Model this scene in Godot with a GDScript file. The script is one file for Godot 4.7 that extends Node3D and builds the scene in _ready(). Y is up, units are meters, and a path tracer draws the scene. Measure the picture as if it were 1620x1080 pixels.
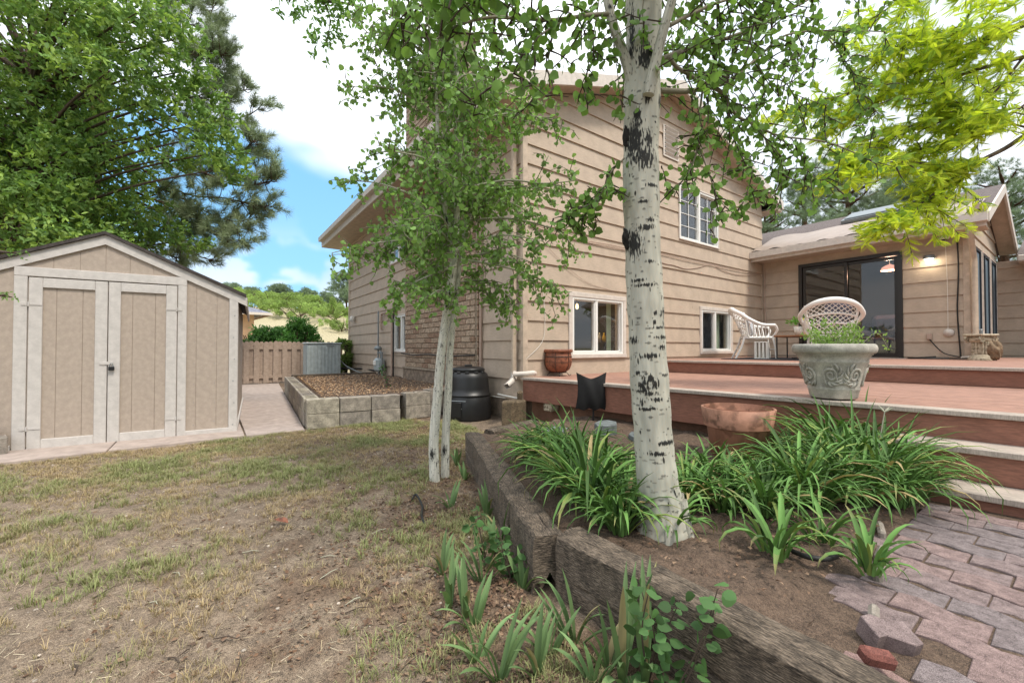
extends Node3D
# The yard of a tan split-level house. World axes follow the house: the gable wall lies on z = 0 and faces +z,
# the long side wall lies on x = 0 and faces -x. Lawn at y = 0.

var rng := RandomNumberGenerator.new()
var M := {}
var boxes := {}
var used := {}
var CAM := Vector3(-3.58, 1.05, 4.69)
const YAW := 0.62438
const PITCH := 0.0151046
const FOC := 662.0

# ---------- measured sight lines: a photo point becomes a place in the yard, at a known distance or on a known plane
func sight(px: float, py: float) -> Vector3:
	var fh := Vector3(sin(YAW), 0, -cos(YAW))
	var right := Vector3(cos(YAW), 0, sin(YAW))
	var f := fh * cos(PITCH) + Vector3.UP * sin(PITCH)
	var up := right.cross(f)
	return f + right * (px - 810.0) / FOC - up * (py - 540.0) / FOC
func at(px: float, py: float, d: float) -> Vector3:
	return CAM + sight(px, py) * d
func on_x(px: float, py: float, v: float) -> Vector3:
	var d := sight(px, py)
	return CAM + d * (v - CAM.x) / d.x
func on_y(px: float, py: float, v: float) -> Vector3:
	var d := sight(px, py)
	return CAM + d * (v - CAM.y) / d.y
func on_z(px: float, py: float, v: float) -> Vector3:
	var d := sight(px, py)
	return CAM + d * (v - CAM.z) / d.z

# ---------- naming
func numbered(called: String) -> String:
	var n: int = used.get(called, 0)
	used[called] = n + 1
	return called if n == 0 else "%s_%03d" % [called, n]
func tag(o: Node, label: String, category: String, group := "") -> Node:
	o.set_meta("label", label)
	o.set_meta("category", category)
	if group != "":
		o.set_meta("group", group)
	return o
func thing(called: String, label: String, category: String, where := Vector3.ZERO, turn := 0.0, group := "") -> Node3D:
	var o := Node3D.new()
	o.name = numbered(called)
	add_child(o, true)
	o.position = where
	o.rotation.y = turn
	tag(o, label, category, group)
	return o
func node(parent: Node, called: String) -> Node3D:
	var o := Node3D.new()
	o.name = called
	parent.add_child(o, true)
	return o
func put(parent: Node, called: String, mesh: Mesh, m: Material, tr := Transform3D.IDENTITY) -> MeshInstance3D:
	var o := MeshInstance3D.new()
	o.name = numbered(called) if parent == self else called
	o.mesh = mesh
	o.material_override = m
	parent.add_child(o, true)
	o.transform = tr
	return o
func structure(o: Node) -> Node:
	o.set_meta("kind", "structure")
	return o
func rr(a: float, b: float) -> float:
	return rng.randf_range(a, b)

# ---------- mesh helpers
func mk() -> SurfaceTool:
	var st := SurfaceTool.new()
	st.begin(Mesh.PRIMITIVE_TRIANGLES)
	st.set_smooth_group(-1)
	st.set_uv(Vector2.ZERO)
	return st
func done(st: SurfaceTool) -> ArrayMesh:
	st.generate_normals()
	st.index()
	return st.commit()
func poly(st: SurfaceTool, p: PackedVector3Array, inside: Vector3) -> void:
	# a flat convex face, turned so that it looks away from the point inside
	var n := (p[1] - p[0]).cross(p[2] - p[0])
	var flip := n.dot(p[0] - inside) > 0.0
	for i in range(1, p.size() - 1):
		if flip:
			st.add_vertex(p[0]); st.add_vertex(p[i + 1]); st.add_vertex(p[i])
		else:
			st.add_vertex(p[0]); st.add_vertex(p[i]); st.add_vertex(p[i + 1])
func hexa(st: SurfaceTool, c: PackedVector3Array) -> void:
	# eight corners: bottom four around, then top four
	var mid := Vector3.ZERO
	for v in c:
		mid += v / 8.0
	for f in [[0, 1, 2, 3], [4, 5, 6, 7], [0, 1, 5, 4], [1, 2, 6, 5], [2, 3, 7, 6], [3, 0, 4, 7]]:
		poly(st, PackedVector3Array([c[f[0]], c[f[1]], c[f[2]], c[f[3]]]), mid)
func add_box(st: SurfaceTool, a: Vector3, b: Vector3) -> void:
	hexa(st, PackedVector3Array([Vector3(a.x, a.y, a.z), Vector3(b.x, a.y, a.z), Vector3(b.x, a.y, b.z), Vector3(a.x, a.y, b.z), Vector3(a.x, b.y, a.z), Vector3(b.x, b.y, a.z), Vector3(b.x, b.y, b.z), Vector3(a.x, b.y, b.z)]))
func cham(st: SurfaceTool, size: Vector3, e: float, tr := Transform3D.IDENTITY) -> void:
	var h := size / 2.0
	e = min(e, min(h.x, min(h.y, h.z)) * 0.8)
	var o := tr.origin
	var v := {}
	for sx in [-1, 1]:
		for sy in [-1, 1]:
			for sz in [-1, 1]:
				for k in 3:
					var q := Vector3(sx * (h.x - e), sy * (h.y - e), sz * (h.z - e))
					q[k] += e * [sx, sy, sz][k]
					v[[sx, sy, sz, k]] = tr * q
	for k in 3:
		var a := (k + 1) % 3
		var b := (k + 2) % 3
		for s in [-1, 1]:
			var f := PackedVector3Array()
			for t in [[-1, -1], [1, -1], [1, 1], [-1, 1]]:
				var key := [0, 0, 0, k]
				key[k] = s; key[a] = t[0]; key[b] = t[1]
				f.append(v[key])
			poly(st, f, o)
		for s in [-1, 1]:
			for t in [-1, 1]:
				var f := PackedVector3Array()
				for w in [[-1, a], [1, a], [1, b], [-1, b]]:
					var key := [0, 0, 0, w[1]]
					key[k] = w[0]; key[a] = s; key[b] = t
					f.append(v[key])
				poly(st, f, o)
	for sx in [-1, 1]:
		for sy in [-1, 1]:
			for sz in [-1, 1]:
				poly(st, PackedVector3Array([v[[sx, sy, sz, 0]], v[[sx, sy, sz, 1]], v[[sx, sy, sz, 2]]]), o)
func bmesh(size: Vector3, e := 0.004) -> ArrayMesh:
	var key := "%.3f %.3f %.3f %.4f" % [size.x, size.y, size.z, e]
	if not boxes.has(key):
		var st := mk()
		cham(st, size, e)
		boxes[key] = done(st)
	return boxes[key]
func bx(parent: Node, called: String, a: Vector3, b: Vector3, m: Material, e := 0.004) -> MeshInstance3D:
	# a chamfered block between two corners
	return put(parent, called, bmesh((b - a).abs(), e), m, Transform3D(Basis.IDENTITY, (a + b) / 2.0))
func tube(st: SurfaceTool, pts: PackedVector3Array, rad: PackedFloat32Array, sides := 6, uvlen := 1.0, cap := true) -> void:
	st.set_smooth_group(0)
	var n := pts.size()
	var ref := Vector3.UP
	var d0 := (pts[1] - pts[0]).normalized()
	if abs(d0.y) > 0.8:
		ref = Vector3(cos(YAW), 0, sin(YAW))
	var x := d0.cross(ref).normalized()
	var rings := []
	var len := 0.0
	var vs := []
	for i in n:
		var d := (pts[min(i + 1, n - 1)] - pts[max(i - 1, 0)]).normalized()
		x = (x - d * x.dot(d)).normalized()
		var y := d.cross(x)
		var ring := PackedVector3Array()
		for k in sides + 1:
			var t := TAU * k / sides
			ring.append(pts[i] + (x * cos(t) + y * sin(t)) * rad[i])
		rings.append(ring)
		if i > 0:
			len += pts[i].distance_to(pts[i - 1])
		vs.append(len / uvlen)
	for i in n - 1:
		for k in sides:
			var q := [[i, k], [i, k + 1], [i + 1, k + 1], [i, k], [i + 1, k + 1], [i + 1, k]]
			for c in q:
				st.set_uv(Vector2(float(c[1]) / sides, vs[c[0]]))
				st.add_vertex(rings[c[0]][c[1] % sides])
	if cap:
		st.set_smooth_group(-1)
		for e in [0, n - 1]:
			var inside := pts[1] if e == 0 else pts[n - 2]
			var f := PackedVector3Array()
			for k in sides:
				f.append(rings[e][k])
			poly(st, f, inside)
	st.set_smooth_group(-1)
func rod(st: SurfaceTool, a: Vector3, b: Vector3, r: float, sides := 8) -> void:
	tube(st, PackedVector3Array([a, b]), PackedFloat32Array([r, r]), sides)
func smooth_line(p: PackedVector3Array, per := 6) -> PackedVector3Array:
	var c := Curve3D.new()
	for i in p.size():
		var d := (p[min(i + 1, p.size() - 1)] - p[max(i - 1, 0)]) / 6.0
		c.add_point(p[i], -d, d)
	var out := PackedVector3Array()
	for i in p.size() - 1:
		for k in per:
			out.append(c.sample(i, float(k) / per))
	out.append(p[p.size() - 1])
	return out
func even(n: int, a: float, b: float) -> PackedFloat32Array:
	var r := PackedFloat32Array()
	for i in n:
		r.append(lerp(a, b, float(i) / max(1, n - 1)))
	return r
func lathe(st: SurfaceTool, prof: PackedVector2Array, seg := 40, smooth := true, at_ := Vector3.ZERO) -> void:
	# profile of (radius, height)
	st.set_smooth_group(0 if smooth else -1)
	for i in prof.size() - 1:
		for k in seg:
			var a0 := TAU * k / seg
			var a1 := TAU * ((k + 1) % seg) / seg
			var p := [Vector3(cos(a0) * prof[i].x, prof[i].y, sin(a0) * prof[i].x), Vector3(cos(a1) * prof[i].x, prof[i].y, sin(a1) * prof[i].x), Vector3(cos(a1) * prof[i + 1].x, prof[i + 1].y, sin(a1) * prof[i + 1].x), Vector3(cos(a0) * prof[i + 1].x, prof[i + 1].y, sin(a0) * prof[i + 1].x)]
			for c in [0, 1, 2, 0, 2, 3]:
				st.add_vertex(at_ + p[c])
	st.set_smooth_group(-1)
func prism(st: SurfaceTool, outline: PackedVector2Array, y0: float, y1: float, bev := 0.0) -> void:
	# an upright prism over an outline in (x, z), its upper edge chamfered
	var n := outline.size()
	var mid := Vector2.ZERO
	for p in outline:
		mid += p / n
	var tri := Geometry2D.triangulate_polygon(outline)
	var inner := PackedVector2Array()
	for p in outline:
		inner.append(p + (mid - p).normalized() * bev)
	for i in range(0, tri.size(), 3):
		poly(st, PackedVector3Array([Vector3(inner[tri[i]].x, y1, inner[tri[i]].y), Vector3(inner[tri[i + 1]].x, y1, inner[tri[i + 1]].y), Vector3(inner[tri[i + 2]].x, y1, inner[tri[i + 2]].y)]), Vector3(mid.x, y0, mid.y))
	for i in n:
		var j := (i + 1) % n
		var a := outline[i]
		var b := outline[j]
		var out2 := Vector2(b.y - a.y, a.x - b.x)
		if not Geometry2D.is_point_in_polygon((a + b) / 2.0 - out2.normalized() * 0.001, outline):
			out2 = -out2
		var behind := Vector3((a + b).x / 2.0 - out2.normalized().x, (y0 + y1) / 2.0, (a + b).y / 2.0 - out2.normalized().y)
		poly(st, PackedVector3Array([Vector3(a.x, y0, a.y), Vector3(b.x, y0, b.y), Vector3(b.x, y1 - bev, b.y), Vector3(a.x, y1 - bev, a.y)]), behind)
		if bev > 0.0:
			poly(st, PackedVector3Array([Vector3(a.x, y1 - bev, a.y), Vector3(b.x, y1 - bev, b.y), Vector3(inner[j].x, y1, inner[j].y), Vector3(inner[i].x, y1, inner[i].y)]), behind - Vector3(0, 1, 0))
func copies(parent: Node, called: String, mesh: Mesh, m: Material, tr: Array, col: Array) -> MultiMeshInstance3D:
	var mm := MultiMesh.new()
	mm.transform_format = MultiMesh.TRANSFORM_3D
	mm.use_colors = true
	mm.mesh = mesh
	mm.instance_count = tr.size()
	for i in tr.size():
		mm.set_instance_transform(i, tr[i])
		mm.set_instance_color(i, col[i])
	var o := MultiMeshInstance3D.new()
	o.name = numbered(called) if parent == self else called
	o.multimesh = mm
	o.material_override = m
	parent.add_child(o, true)
	o.set_meta("kind", "stuff")
	return o
func facing(dir: Vector3, roll: float) -> Basis:
	# local +y runs along dir
	var d := dir.normalized()
	var ref := Vector3.RIGHT if abs(d.y) > 0.9 else Vector3.UP
	var x := ref.cross(d).normalized()
	var z := x.cross(d)
	return Basis(x, d, z) * Basis(Vector3.UP, roll)
func wild() -> Vector3:
	var v := Vector3(rng.randfn(), rng.randfn(), rng.randfn())
	return v.normalized() if v.length() > 0.001 else Vector3.UP

# ---------- materials
func noise_image(size: int, freq: float, oct := 4, seed := 1, squash := 1.0, type := FastNoiseLite.TYPE_SIMPLEX_SMOOTH) -> PackedFloat32Array:
	# wraps round: sampled on a torus
	var nz := FastNoiseLite.new()
	nz.seed = seed
	nz.noise_type = type
	nz.frequency = freq
	nz.fractal_octaves = oct
	var im := nz.get_seamless_image(size, int(size * squash), false, false, 0.12)
	if squash != 1.0:
		im.resize(size, size, Image.INTERPOLATE_CUBIC)
	im.convert(Image.FORMAT_L8)
	var d := im.get_data()
	var out := PackedFloat32Array()
	out.resize(d.size())
	for i in d.size():
		out[i] = d[i] / 255.0
	return out
func picture(size: int, lay: Callable) -> ImageTexture:
	var bytes := PackedByteArray()
	bytes.resize(size * size * 3)
	for i in size * size:
		var c: Color = lay.call(i)
		bytes[i * 3] = int(clampf(c.r, 0, 1) * 255.0)
		bytes[i * 3 + 1] = int(clampf(c.g, 0, 1) * 255.0)
		bytes[i * 3 + 2] = int(clampf(c.b, 0, 1) * 255.0)
	return ImageTexture.create_from_image(Image.create_from_data(size, size, false, Image.FORMAT_RGB8, bytes))
var T := {}
func textures() -> void:
	var fine := noise_image(512, 0.06, 3, 3)
	var coarse := noise_image(512, 0.012, 5, 7)
	var grain := noise_image(512, 0.03, 4, 11, 8.0)
	var grain2 := noise_image(512, 0.10, 2, 12, 8.0)
	var speck := noise_image(512, 0.25, 1, 21)
	var mid := noise_image(512, 0.03, 4, 31)
	T.paint = picture(512, func(i): var v: float = 0.9 + 0.16 * (coarse[i] - 0.5) + 0.06 * (fine[i] - 0.5); return Color(v, v, v))
	T.grain = picture(512, func(i): var v: float = 0.84 + 0.28 * (grain[i] - 0.5) + 0.12 * (grain2[i] - 0.5) + 0.12 * (coarse[i] - 0.5); return Color(v, v * 0.995, v * 0.99))
	T.graint = picture(512, func(i): var j: int = (i % 512) * 512 + i / 512; var v: float = 0.84 + 0.28 * (grain[j] - 0.5) + 0.12 * (grain2[j] - 0.5) + 0.12 * (coarse[i] - 0.5); return Color(v, v * 0.995, v * 0.99))
	T.soft = picture(512, func(i): var v: float = 0.90 + 0.10 * (grain[i] - 0.5) + 0.08 * (grain2[i] - 0.5) + 0.09 * (coarse[i] - 0.5); return Color(v, v * 0.995, v * 0.99))
	T.dust = picture(512, func(i): var v: float = 0.76 + 0.26 * (coarse[i] - 0.5) + 0.36 * (fine[i] - 0.5) + 0.6 * (speck[i] - 0.5); return Color(v * 1.02, v * 0.98, v * 0.93))
	T.old = picture(512, func(i): var v: float = 0.66 + 0.95 * (grain[i] - 0.5) + 0.5 * (grain2[i] - 0.5) + 0.35 * (coarse[i] - 0.5); return Color(v * 1.03, v, v * 0.95))
	T.stone = picture(512, func(i): var v: float = 0.78 + 0.34 * (coarse[i] - 0.5) + 0.2 * (fine[i] - 0.5) + 0.22 * (speck[i] - 0.5); return Color(v, v, v * 0.985))
	T.soil = picture(512, func(i): var v: float = 0.68 + 0.5 * (mid[i] - 0.5) + 0.35 * (fine[i] - 0.5) + 0.38 * (speck[i] - 0.5); return Color(v * 1.02, v * 0.98, v * 0.93))
	T.speck = picture(512, func(i): var v: float = 0.76 + 0.75 * (speck[i] - 0.5) + 0.3 * (fine[i] - 0.5) + 0.3 * (coarse[i] - 0.5); return Color(v * 1.02, v * 0.99, v))
	T.stain = picture(512, func(i): var s: float = smoothstep(0.5, 0.75, coarse[i]); var v: float = 0.88 - 0.33 * s + 0.12 * (fine[i] - 0.5); return Color(v, v * (1.0 - 0.03 * s), v * (1.0 - 0.07 * s)))
	T.bump = picture(512, func(i): var v: float = 0.5 + 0.5 * (fine[i] - 0.5) + 0.5 * (speck[i] - 0.5); return Color(v, v, v))
	T.bumpg = picture(512, func(i): var v: float = 0.5 + 0.8 * (grain[i] - 0.5) + 0.6 * (grain2[i] - 0.5); return Color(v, v, v))
	T.bumpc = picture(512, func(i): var v: float = 0.5 + 0.8 * (mid[i] - 0.5) + 0.4 * (fine[i] - 0.5) + 0.3 * (speck[i] - 0.5); return Color(v, v, v))
func mat(called: String, c: Color, rough := 0.8, tex := "", scale := 1.0, bump := "", depth := 0.1, own := false) -> StandardMaterial3D:
	var m := StandardMaterial3D.new()
	m.resource_name = called
	m.albedo_color = c
	m.roughness = rough
	if tex != "":
		m.albedo_texture = T[tex]
	if bump != "":
		m.heightmap_enabled = true
		m.heightmap_texture = T[bump]
		m.heightmap_scale = depth
	if tex != "" or bump != "":
		m.uv1_triplanar = true
		m.uv1_world_triplanar = not own
		m.uv1_scale = Vector3.ONE * scale
	M[called] = m
	return m
func leafy(called: String, light: float, rough := 0.55) -> StandardMaterial3D:
	var m := mat(called, Color.WHITE, rough)
	m.vertex_color_use_as_albedo = true
	m.cull_mode = BaseMaterial3D.CULL_DISABLED
	m.backlight_enabled = true
	m.backlight = Color(light, light, light * 0.8)
	return m
func srgb(r: int, g: int, b: int) -> Color:
	return Color8(r, g, b)
func materials() -> void:
	textures()
	mat("siding", srgb(202, 183, 163), 0.7, "soft", 0.5, "bumpg", 0.02)
	mat("corner_paint", srgb(207, 187, 166), 0.7, "paint", 0.8)
	mat("trim", srgb(228, 218, 208), 0.6, "soft", 1.2)
	mat("vinyl", srgb(232, 231, 226), 0.4)
	mat("shed_siding", srgb(190, 175, 161), 0.75, "soft", 2.2, "bumpg", 0.12)
	mat("shed_trim", srgb(216, 211, 206), 0.6, "soft", 1.6, "bump", 0.02)
	mat("shingle", srgb(128, 118, 112), 0.9, "speck", 1.8, "bumpc", 0.3)
	mat("shingle_dark", srgb(86, 80, 76), 0.9, "speck", 1.8, "bumpc", 0.3)
	mat("tarp", srgb(180, 165, 153), 0.55, "soft", 0.7)
	mat("foundation", srgb(172, 152, 134), 0.95, "stone", 1.0, "bumpc", 0.5)
	mat("mortar", srgb(196, 178, 158), 0.95, "stone", 1.5)
	for i in 4:
		mat("brick%d" % i, [srgb(206, 178, 154), srgb(196, 164, 140), srgb(216, 190, 166), srgb(180, 146, 122)][i], 0.9, "stone", 2.2, "bumpc", 0.25)
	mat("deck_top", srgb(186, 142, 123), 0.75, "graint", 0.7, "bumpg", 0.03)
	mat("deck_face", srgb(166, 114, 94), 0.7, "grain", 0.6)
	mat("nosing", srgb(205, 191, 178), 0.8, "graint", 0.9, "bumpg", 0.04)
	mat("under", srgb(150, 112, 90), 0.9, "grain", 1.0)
	mat("fence", srgb(198, 176, 158), 0.8, "graint", 1.4, "bump", 0.03)
	mat("concrete", srgb(184, 168, 158), 0.9, "paint", 0.9, "bump", 0.05)
	for i in 3:
		mat("block%d" % i, [srgb(202, 192, 174), srgb(176, 166, 156), srgb(190, 179, 166)][i], 0.95, "stone", 1.3, "bumpc", 0.3)
	mat("cast", srgb(216, 211, 201), 0.9, "stone", 1.4, "bump", 0.08)
	mat("relic", srgb(215, 200, 174), 0.9, "stain", 2.6, "bump", 0.1)
	mat("rock", srgb(176, 150, 122), 0.95, "stone", 2.5, "bumpc", 1.2)
	mat("terracotta", srgb(160, 98, 70), 0.6, "stain", 2.6, "bump", 0.05)
	mat("jar_stripe", srgb(104, 70, 54), 0.6, "stain", 4.0, "bump", 0.05)
	mat("pot", srgb(196, 142, 116), 0.65, "stain", 1.2)
	mat("black_plastic", srgb(34, 34, 35), 0.42, "paint", 1.5, "bump", 0.02)
	mat("black_cloth", srgb(22, 22, 24), 0.85, "paint", 3.0)
	mat("black_metal", srgb(26, 26, 27), 0.4)
	mat("bronze", srgb(34, 30, 28), 0.35)
	mat("grey_metal", srgb(184, 194, 194), 0.5, "paint", 1.0)
	mat("galv", srgb(140, 146, 148), 0.45)
	M.galv.metallic = 0.6
	mat("pipe_paint", srgb(176, 152, 136), 0.6)
	mat("wicker", srgb(236, 233, 228), 0.6)
	mat("wood_top", srgb(176, 118, 74), 0.5, "grain", 1.6)
	mat("white_pot", srgb(228, 224, 216), 0.5)
	mat("juice", srgb(248, 176, 20), 0.2)
	mat("lemon", srgb(245, 205, 40), 0.45)
	mat("cushion", srgb(214, 216, 222), 0.9, "stain", 9.0)
	mat("cushion_dark", srgb(92, 92, 108), 0.9, "paint", 3.0)
	mat("rug", srgb(44, 46, 54), 0.95, "speck", 3.0)
	mat("timber", srgb(134, 122, 111), 0.95, "old", 1.6, "bumpg", 0.3)
	mat("timber_z", srgb(134, 122, 111), 0.95, "old", 1.6, "bumpg", 0.3, true)
	mat("stump", srgb(150, 134, 112), 0.95, "old", 1.5, "bumpg", 0.8)
	mat("slate", srgb(132, 140, 142), 0.9, "stone", 2.0)
	mat("soil", srgb(172, 150, 132), 1.0, "soil", 1.5, "bumpc", 1.2)
	mat("bed_soil", srgb(126, 109, 97), 1.0, "dust", 2.4, "bumpc", 0.8)
	mat("ground", Color.WHITE, 1.0, "dust", 1.7, "bump", 0.6)
	M.ground.vertex_color_use_as_albedo = true
	for i in 4:
		mat("paver%d" % i, [srgb(168, 147, 141), srgb(160, 144, 140), srgb(153, 143, 141), srgb(174, 147, 139)][i], 0.95, "speck", 3.0, "bump", 0.06)
	mat("red_brick", srgb(150, 96, 84), 0.95, "speck", 3.0)
	mat("curtain", srgb(190, 206, 180), 0.9)
	mat("inside", srgb(84, 78, 72), 0.9)
	mat("inside_floor", srgb(84, 66, 52), 0.7)
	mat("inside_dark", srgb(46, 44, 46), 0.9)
	mat("screen_frame", srgb(46, 54, 62), 0.5)
	mat("blind", srgb(96, 116, 130), 0.5)
	mat("rubber", srgb(28, 27, 26), 0.6)
	mat("white_cord", srgb(222, 218, 208), 0.6)
	mat("peach", srgb(224, 184, 148), 0.9, "paint", 0.3)
	mat("blue_roof", srgb(150, 156, 170), 0.9, "speck", 0.6)
	mat("pine_bark", srgb(122, 88, 68), 0.95, "old", 1.4, "bumpc", 2.0)
	mat("grey_bark", srgb(120, 104, 88), 0.95, "old", 2.0, "bumpc", 1.0)
	mat("scar", srgb(52, 48, 44), 0.95, "old", 6.0)
	mat("twig_bark", srgb(74, 62, 52), 0.9)
	mat("pale_twig", srgb(168, 166, 146), 0.9)
	mat("twig_mid", srgb(128, 122, 104), 0.9)
	leafy("leaf", 0.9, 0.7)
	leafy("locust_leaf", 1.0, 0.7)
	leafy("blade", 0.6, 0.75)
	leafy("needle", 0.5, 0.7)
	leafy("litter", 0.1, 0.95)
	var g := mat("glass", Color(0.25, 0.3, 0.3, 0.05), 0.0)
	g.transparency = BaseMaterial3D.TRANSPARENCY_ALPHA
	g.metallic_specular = 0.5
	var dg := mat("door_glass", Color(0.25, 0.3, 0.3, 0.06), 0.0)
	dg.transparency = BaseMaterial3D.TRANSPARENCY_ALPHA
	dg.metallic_specular = 0.9
	var jar := mat("jar_glass", Color(0.9, 0.92, 0.92, 0.18), 0.02)
	jar.transparency = BaseMaterial3D.TRANSPARENCY_ALPHA
	var b := mat("bulb", Color(1, 0.93, 0.8), 0.4)
	b.emission_enabled = true
	b.emission = Color(1.0, 0.86, 0.62)
	b.emission_energy_multiplier = 1.6
	var w := mat("lamp_glass", Color(1, 1, 1), 0.4)
	w.emission_enabled = true
	w.emission = Color(1.0, 0.95, 0.86)
	w.emission_energy_multiplier = 3.0
	var pl := mat("pendant_glow", srgb(236, 190, 176), 0.5)
	pl.emission_enabled = true
	pl.emission = Color(1.0, 0.72, 0.62)
	pl.emission_energy_multiplier = 0.5

# ---------- sky, camera, sun
func make_sky() -> PanoramaSkyMaterial:
	var w := 1024
	var h := 512
	var a := FastNoiseLite.new()
	a.seed = 5; a.frequency = 0.55; a.fractal_octaves = 6; a.fractal_gain = 0.52
	var b := FastNoiseLite.new()
	b.seed = 19; b.frequency = 1.3; b.fractal_octaves = 5
	var data := PackedFloat32Array()
	data.resize(w * h * 4)
	var k := 0
	for j in h:
		var th := PI * (j + 0.5) / h
		var y := cos(th)
		var s := sin(th)
		for i in w:
			var u := TAU * (i + 0.5) / w
			var d := Vector3(sin(u) * s, y, -cos(u) * s)
			var c: Color
			if y < -0.01:
				c = Color(0.30, 0.28, 0.25)
			else:
				var e: float = max(y, 0.0)
				var blue := Color(0.26, 0.50, 0.69).lerp(Color(0.06, 0.20, 0.46), pow(e, 0.6))
				var p := Vector3(d.x, 0.0, d.z) / (e + 0.22)
				var n := a.get_noise_3d(p.x, p.z, 3.1) * 0.5 + 0.5
				var n2 := b.get_noise_3d(p.x, p.z, 8.7) * 0.5 + 0.5
				# thick layer overhead, broken low down on the far side of the house (north-west)
				var open: float = smoothstep(0.42, 0.98, d.dot(Vector3(0.06, 0.20, -0.98))) * smoothstep(0.62, 0.12, e)
				var cover := smoothstep(0.40, 0.62, n + 0.34 - 0.64 * open + 0.10 * (n2 - 0.5))
				# small cumulus near the horizon
				var q := d * 9.0
				var cu := smoothstep(0.03, 0.18, a.get_noise_3d(q.x, q.y * 2.2, q.z) + 0.17 - e * 1.2) * smoothstep(0.30, 0.04, e)
				var white: Color = Color(0.78, 0.81, 0.85) * (0.74 + 0.44 * n2) * (0.60 + 0.75 * e)
				c = blue.lerp(white, clampf(max(cover, cu), 0.0, 1.0) * (0.80 + 0.18 * smoothstep(0.35, 0.65, n2)))
			data[k] = c.r; data[k + 1] = c.g; data[k + 2] = c.b; data[k + 3] = 1.0
			k += 4
	var img := Image.create_from_data(w, h, false, Image.FORMAT_RGBAF, data.to_byte_array())
	var m := PanoramaSkyMaterial.new()
	m.panorama = ImageTexture.create_from_image(img)
	return m

func _ready() -> void:
	rng.seed = 20260
	var cam := Camera3D.new()
	cam.name = "camera"
	cam.fov = 2.0 * rad_to_deg(atan(540.0 / FOC))
	cam.near = 0.05
	cam.far = 900.0
	add_child(cam)
	cam.position = CAM
	cam.rotation = Vector3(PITCH, -YAW, 0)
	cam.current = true
	var env := Environment.new()
	var sky := Sky.new()
	sky.sky_material = make_sky()
	env.background_mode = Environment.BG_SKY
	env.sky = sky
	env.background_energy_multiplier = 1.0
	env.tonemap_mode = Environment.TONE_MAPPER_LINEAR
	env.tonemap_exposure = 2.1
	env.sdfgi_enabled = true
	env.ssao_enabled = true
	env.ssil_enabled = true
	var we := WorldEnvironment.new()
	we.name = "environment"
	we.environment = env
	add_child(we)
	var sun := DirectionalLight3D.new()
	sun.name = "sun"
	sun.light_energy = 0.5
	sun.light_angular_distance = 11.0
	sun.light_color = Color(1.0, 0.965, 0.91)
	sun.shadow_enabled = true
	add_child(sun)
	sun.look_at_from_position(Vector3.ZERO, -Vector3(0.12, 0.86, 0.50))
	materials()
	ground()
	patio_and_paths()
	house()
	wing()
	deck()
	shed()
	fence()
	block_planter()
	yard_things()
	deck_things()
	planting_bed()
	lawn()
	aspens()
	locust()
	big_left_trees()
	far_things()
	trees_across_the_yard()

# ---------- ground
var bump_noise := FastNoiseLite.new()
func height(x: float, z: float) -> float:
	var far: float = max(0.0, -z - 13.0)
	var h: float = 0.4 * smoothstep(0.0, 6.0, far) + 7.0 * smoothstep(6.0, 62.0, far) + 2.5 * smoothstep(60.0, 160.0, far)
	h *= 1.0 - 0.55 * smoothstep(20.0, 90.0, x)
	if far > 0.0:
		h += bump_noise.get_noise_2d(x * 0.25, z * 0.25) * 0.7 * smoothstep(0.0, 20.0, far)
	var near: float = clampf(1.0 - (Vector2(x + 3.5, z - 1.0).length() - 5.0) / 4.0, 0.0, 1.0)
	return h + near * (bump_noise.get_noise_2d(x * 9.0, z * 9.0) * 0.012 + bump_noise.get_noise_2d(x * 1.6 + 40.0, z * 1.6) * 0.018 - 0.012)
func ground_patch(x: float, z: float) -> float:
	# where brown litter has broken down into the soil: ragged patches, most of them along the bed
	var edge: float = lerp(-1.62, -2.50, clampf((z - 1.17) / 2.13, 0.0, 1.0))
	return smoothstep(0.0, 0.12, bump_noise.get_noise_2d(x * 2.3 + 11.0, z * 2.3) + 0.4 * bump_noise.get_noise_2d(x * 9.0, z * 9.0) + 0.32 - 0.42 * abs(edge - x))
func steps(stops: Array) -> PackedFloat32Array:
	var out := PackedFloat32Array()
	for i in stops.size() - 1:
		var a: float = stops[i][0]
		var b: float = stops[i + 1][0]
		var n := int(ceil((b - a) / stops[i][1]))
		for k in n:
			out.append(lerp(a, b, float(k) / n))
	out.append(stops[stops.size() - 1][0])
	return out
func sheet(xs: PackedFloat32Array, zs: PackedFloat32Array, hf: Callable, cf: Callable) -> ArrayMesh:
	var v := PackedVector3Array()
	var c := PackedColorArray()
	var idx := PackedInt32Array()
	for z in zs:
		for x in xs:
			v.append(Vector3(x, hf.call(x, z), z))
			c.append(cf.call(x, z))
	var w := xs.size()
	var nrm := PackedVector3Array()
	nrm.resize(v.size())
	for j in zs.size():
		for i in w:
			var l := v[j * w + max(i - 1, 0)]
			var r := v[j * w + min(i + 1, w - 1)]
			var u := v[max(j - 1, 0) * w + i]
			var d := v[min(j + 1, zs.size() - 1) * w + i]
			nrm[j * w + i] = (d - u).cross(r - l).normalized()
	for j in zs.size() - 1:
		for i in w - 1:
			var k := j * w + i
			idx.append_array(PackedInt32Array([k, k + 1, k + w, k + 1, k + w + 1, k + w]))
	var arr := []
	arr.resize(Mesh.ARRAY_MAX)
	arr[Mesh.ARRAY_VERTEX] = v
	arr[Mesh.ARRAY_NORMAL] = nrm
	arr[Mesh.ARRAY_COLOR] = c
	arr[Mesh.ARRAY_INDEX] = idx
	var m := ArrayMesh.new()
	m.add_surface_from_arrays(Mesh.PRIMITIVE_TRIANGLES, arr)
	return m
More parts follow.
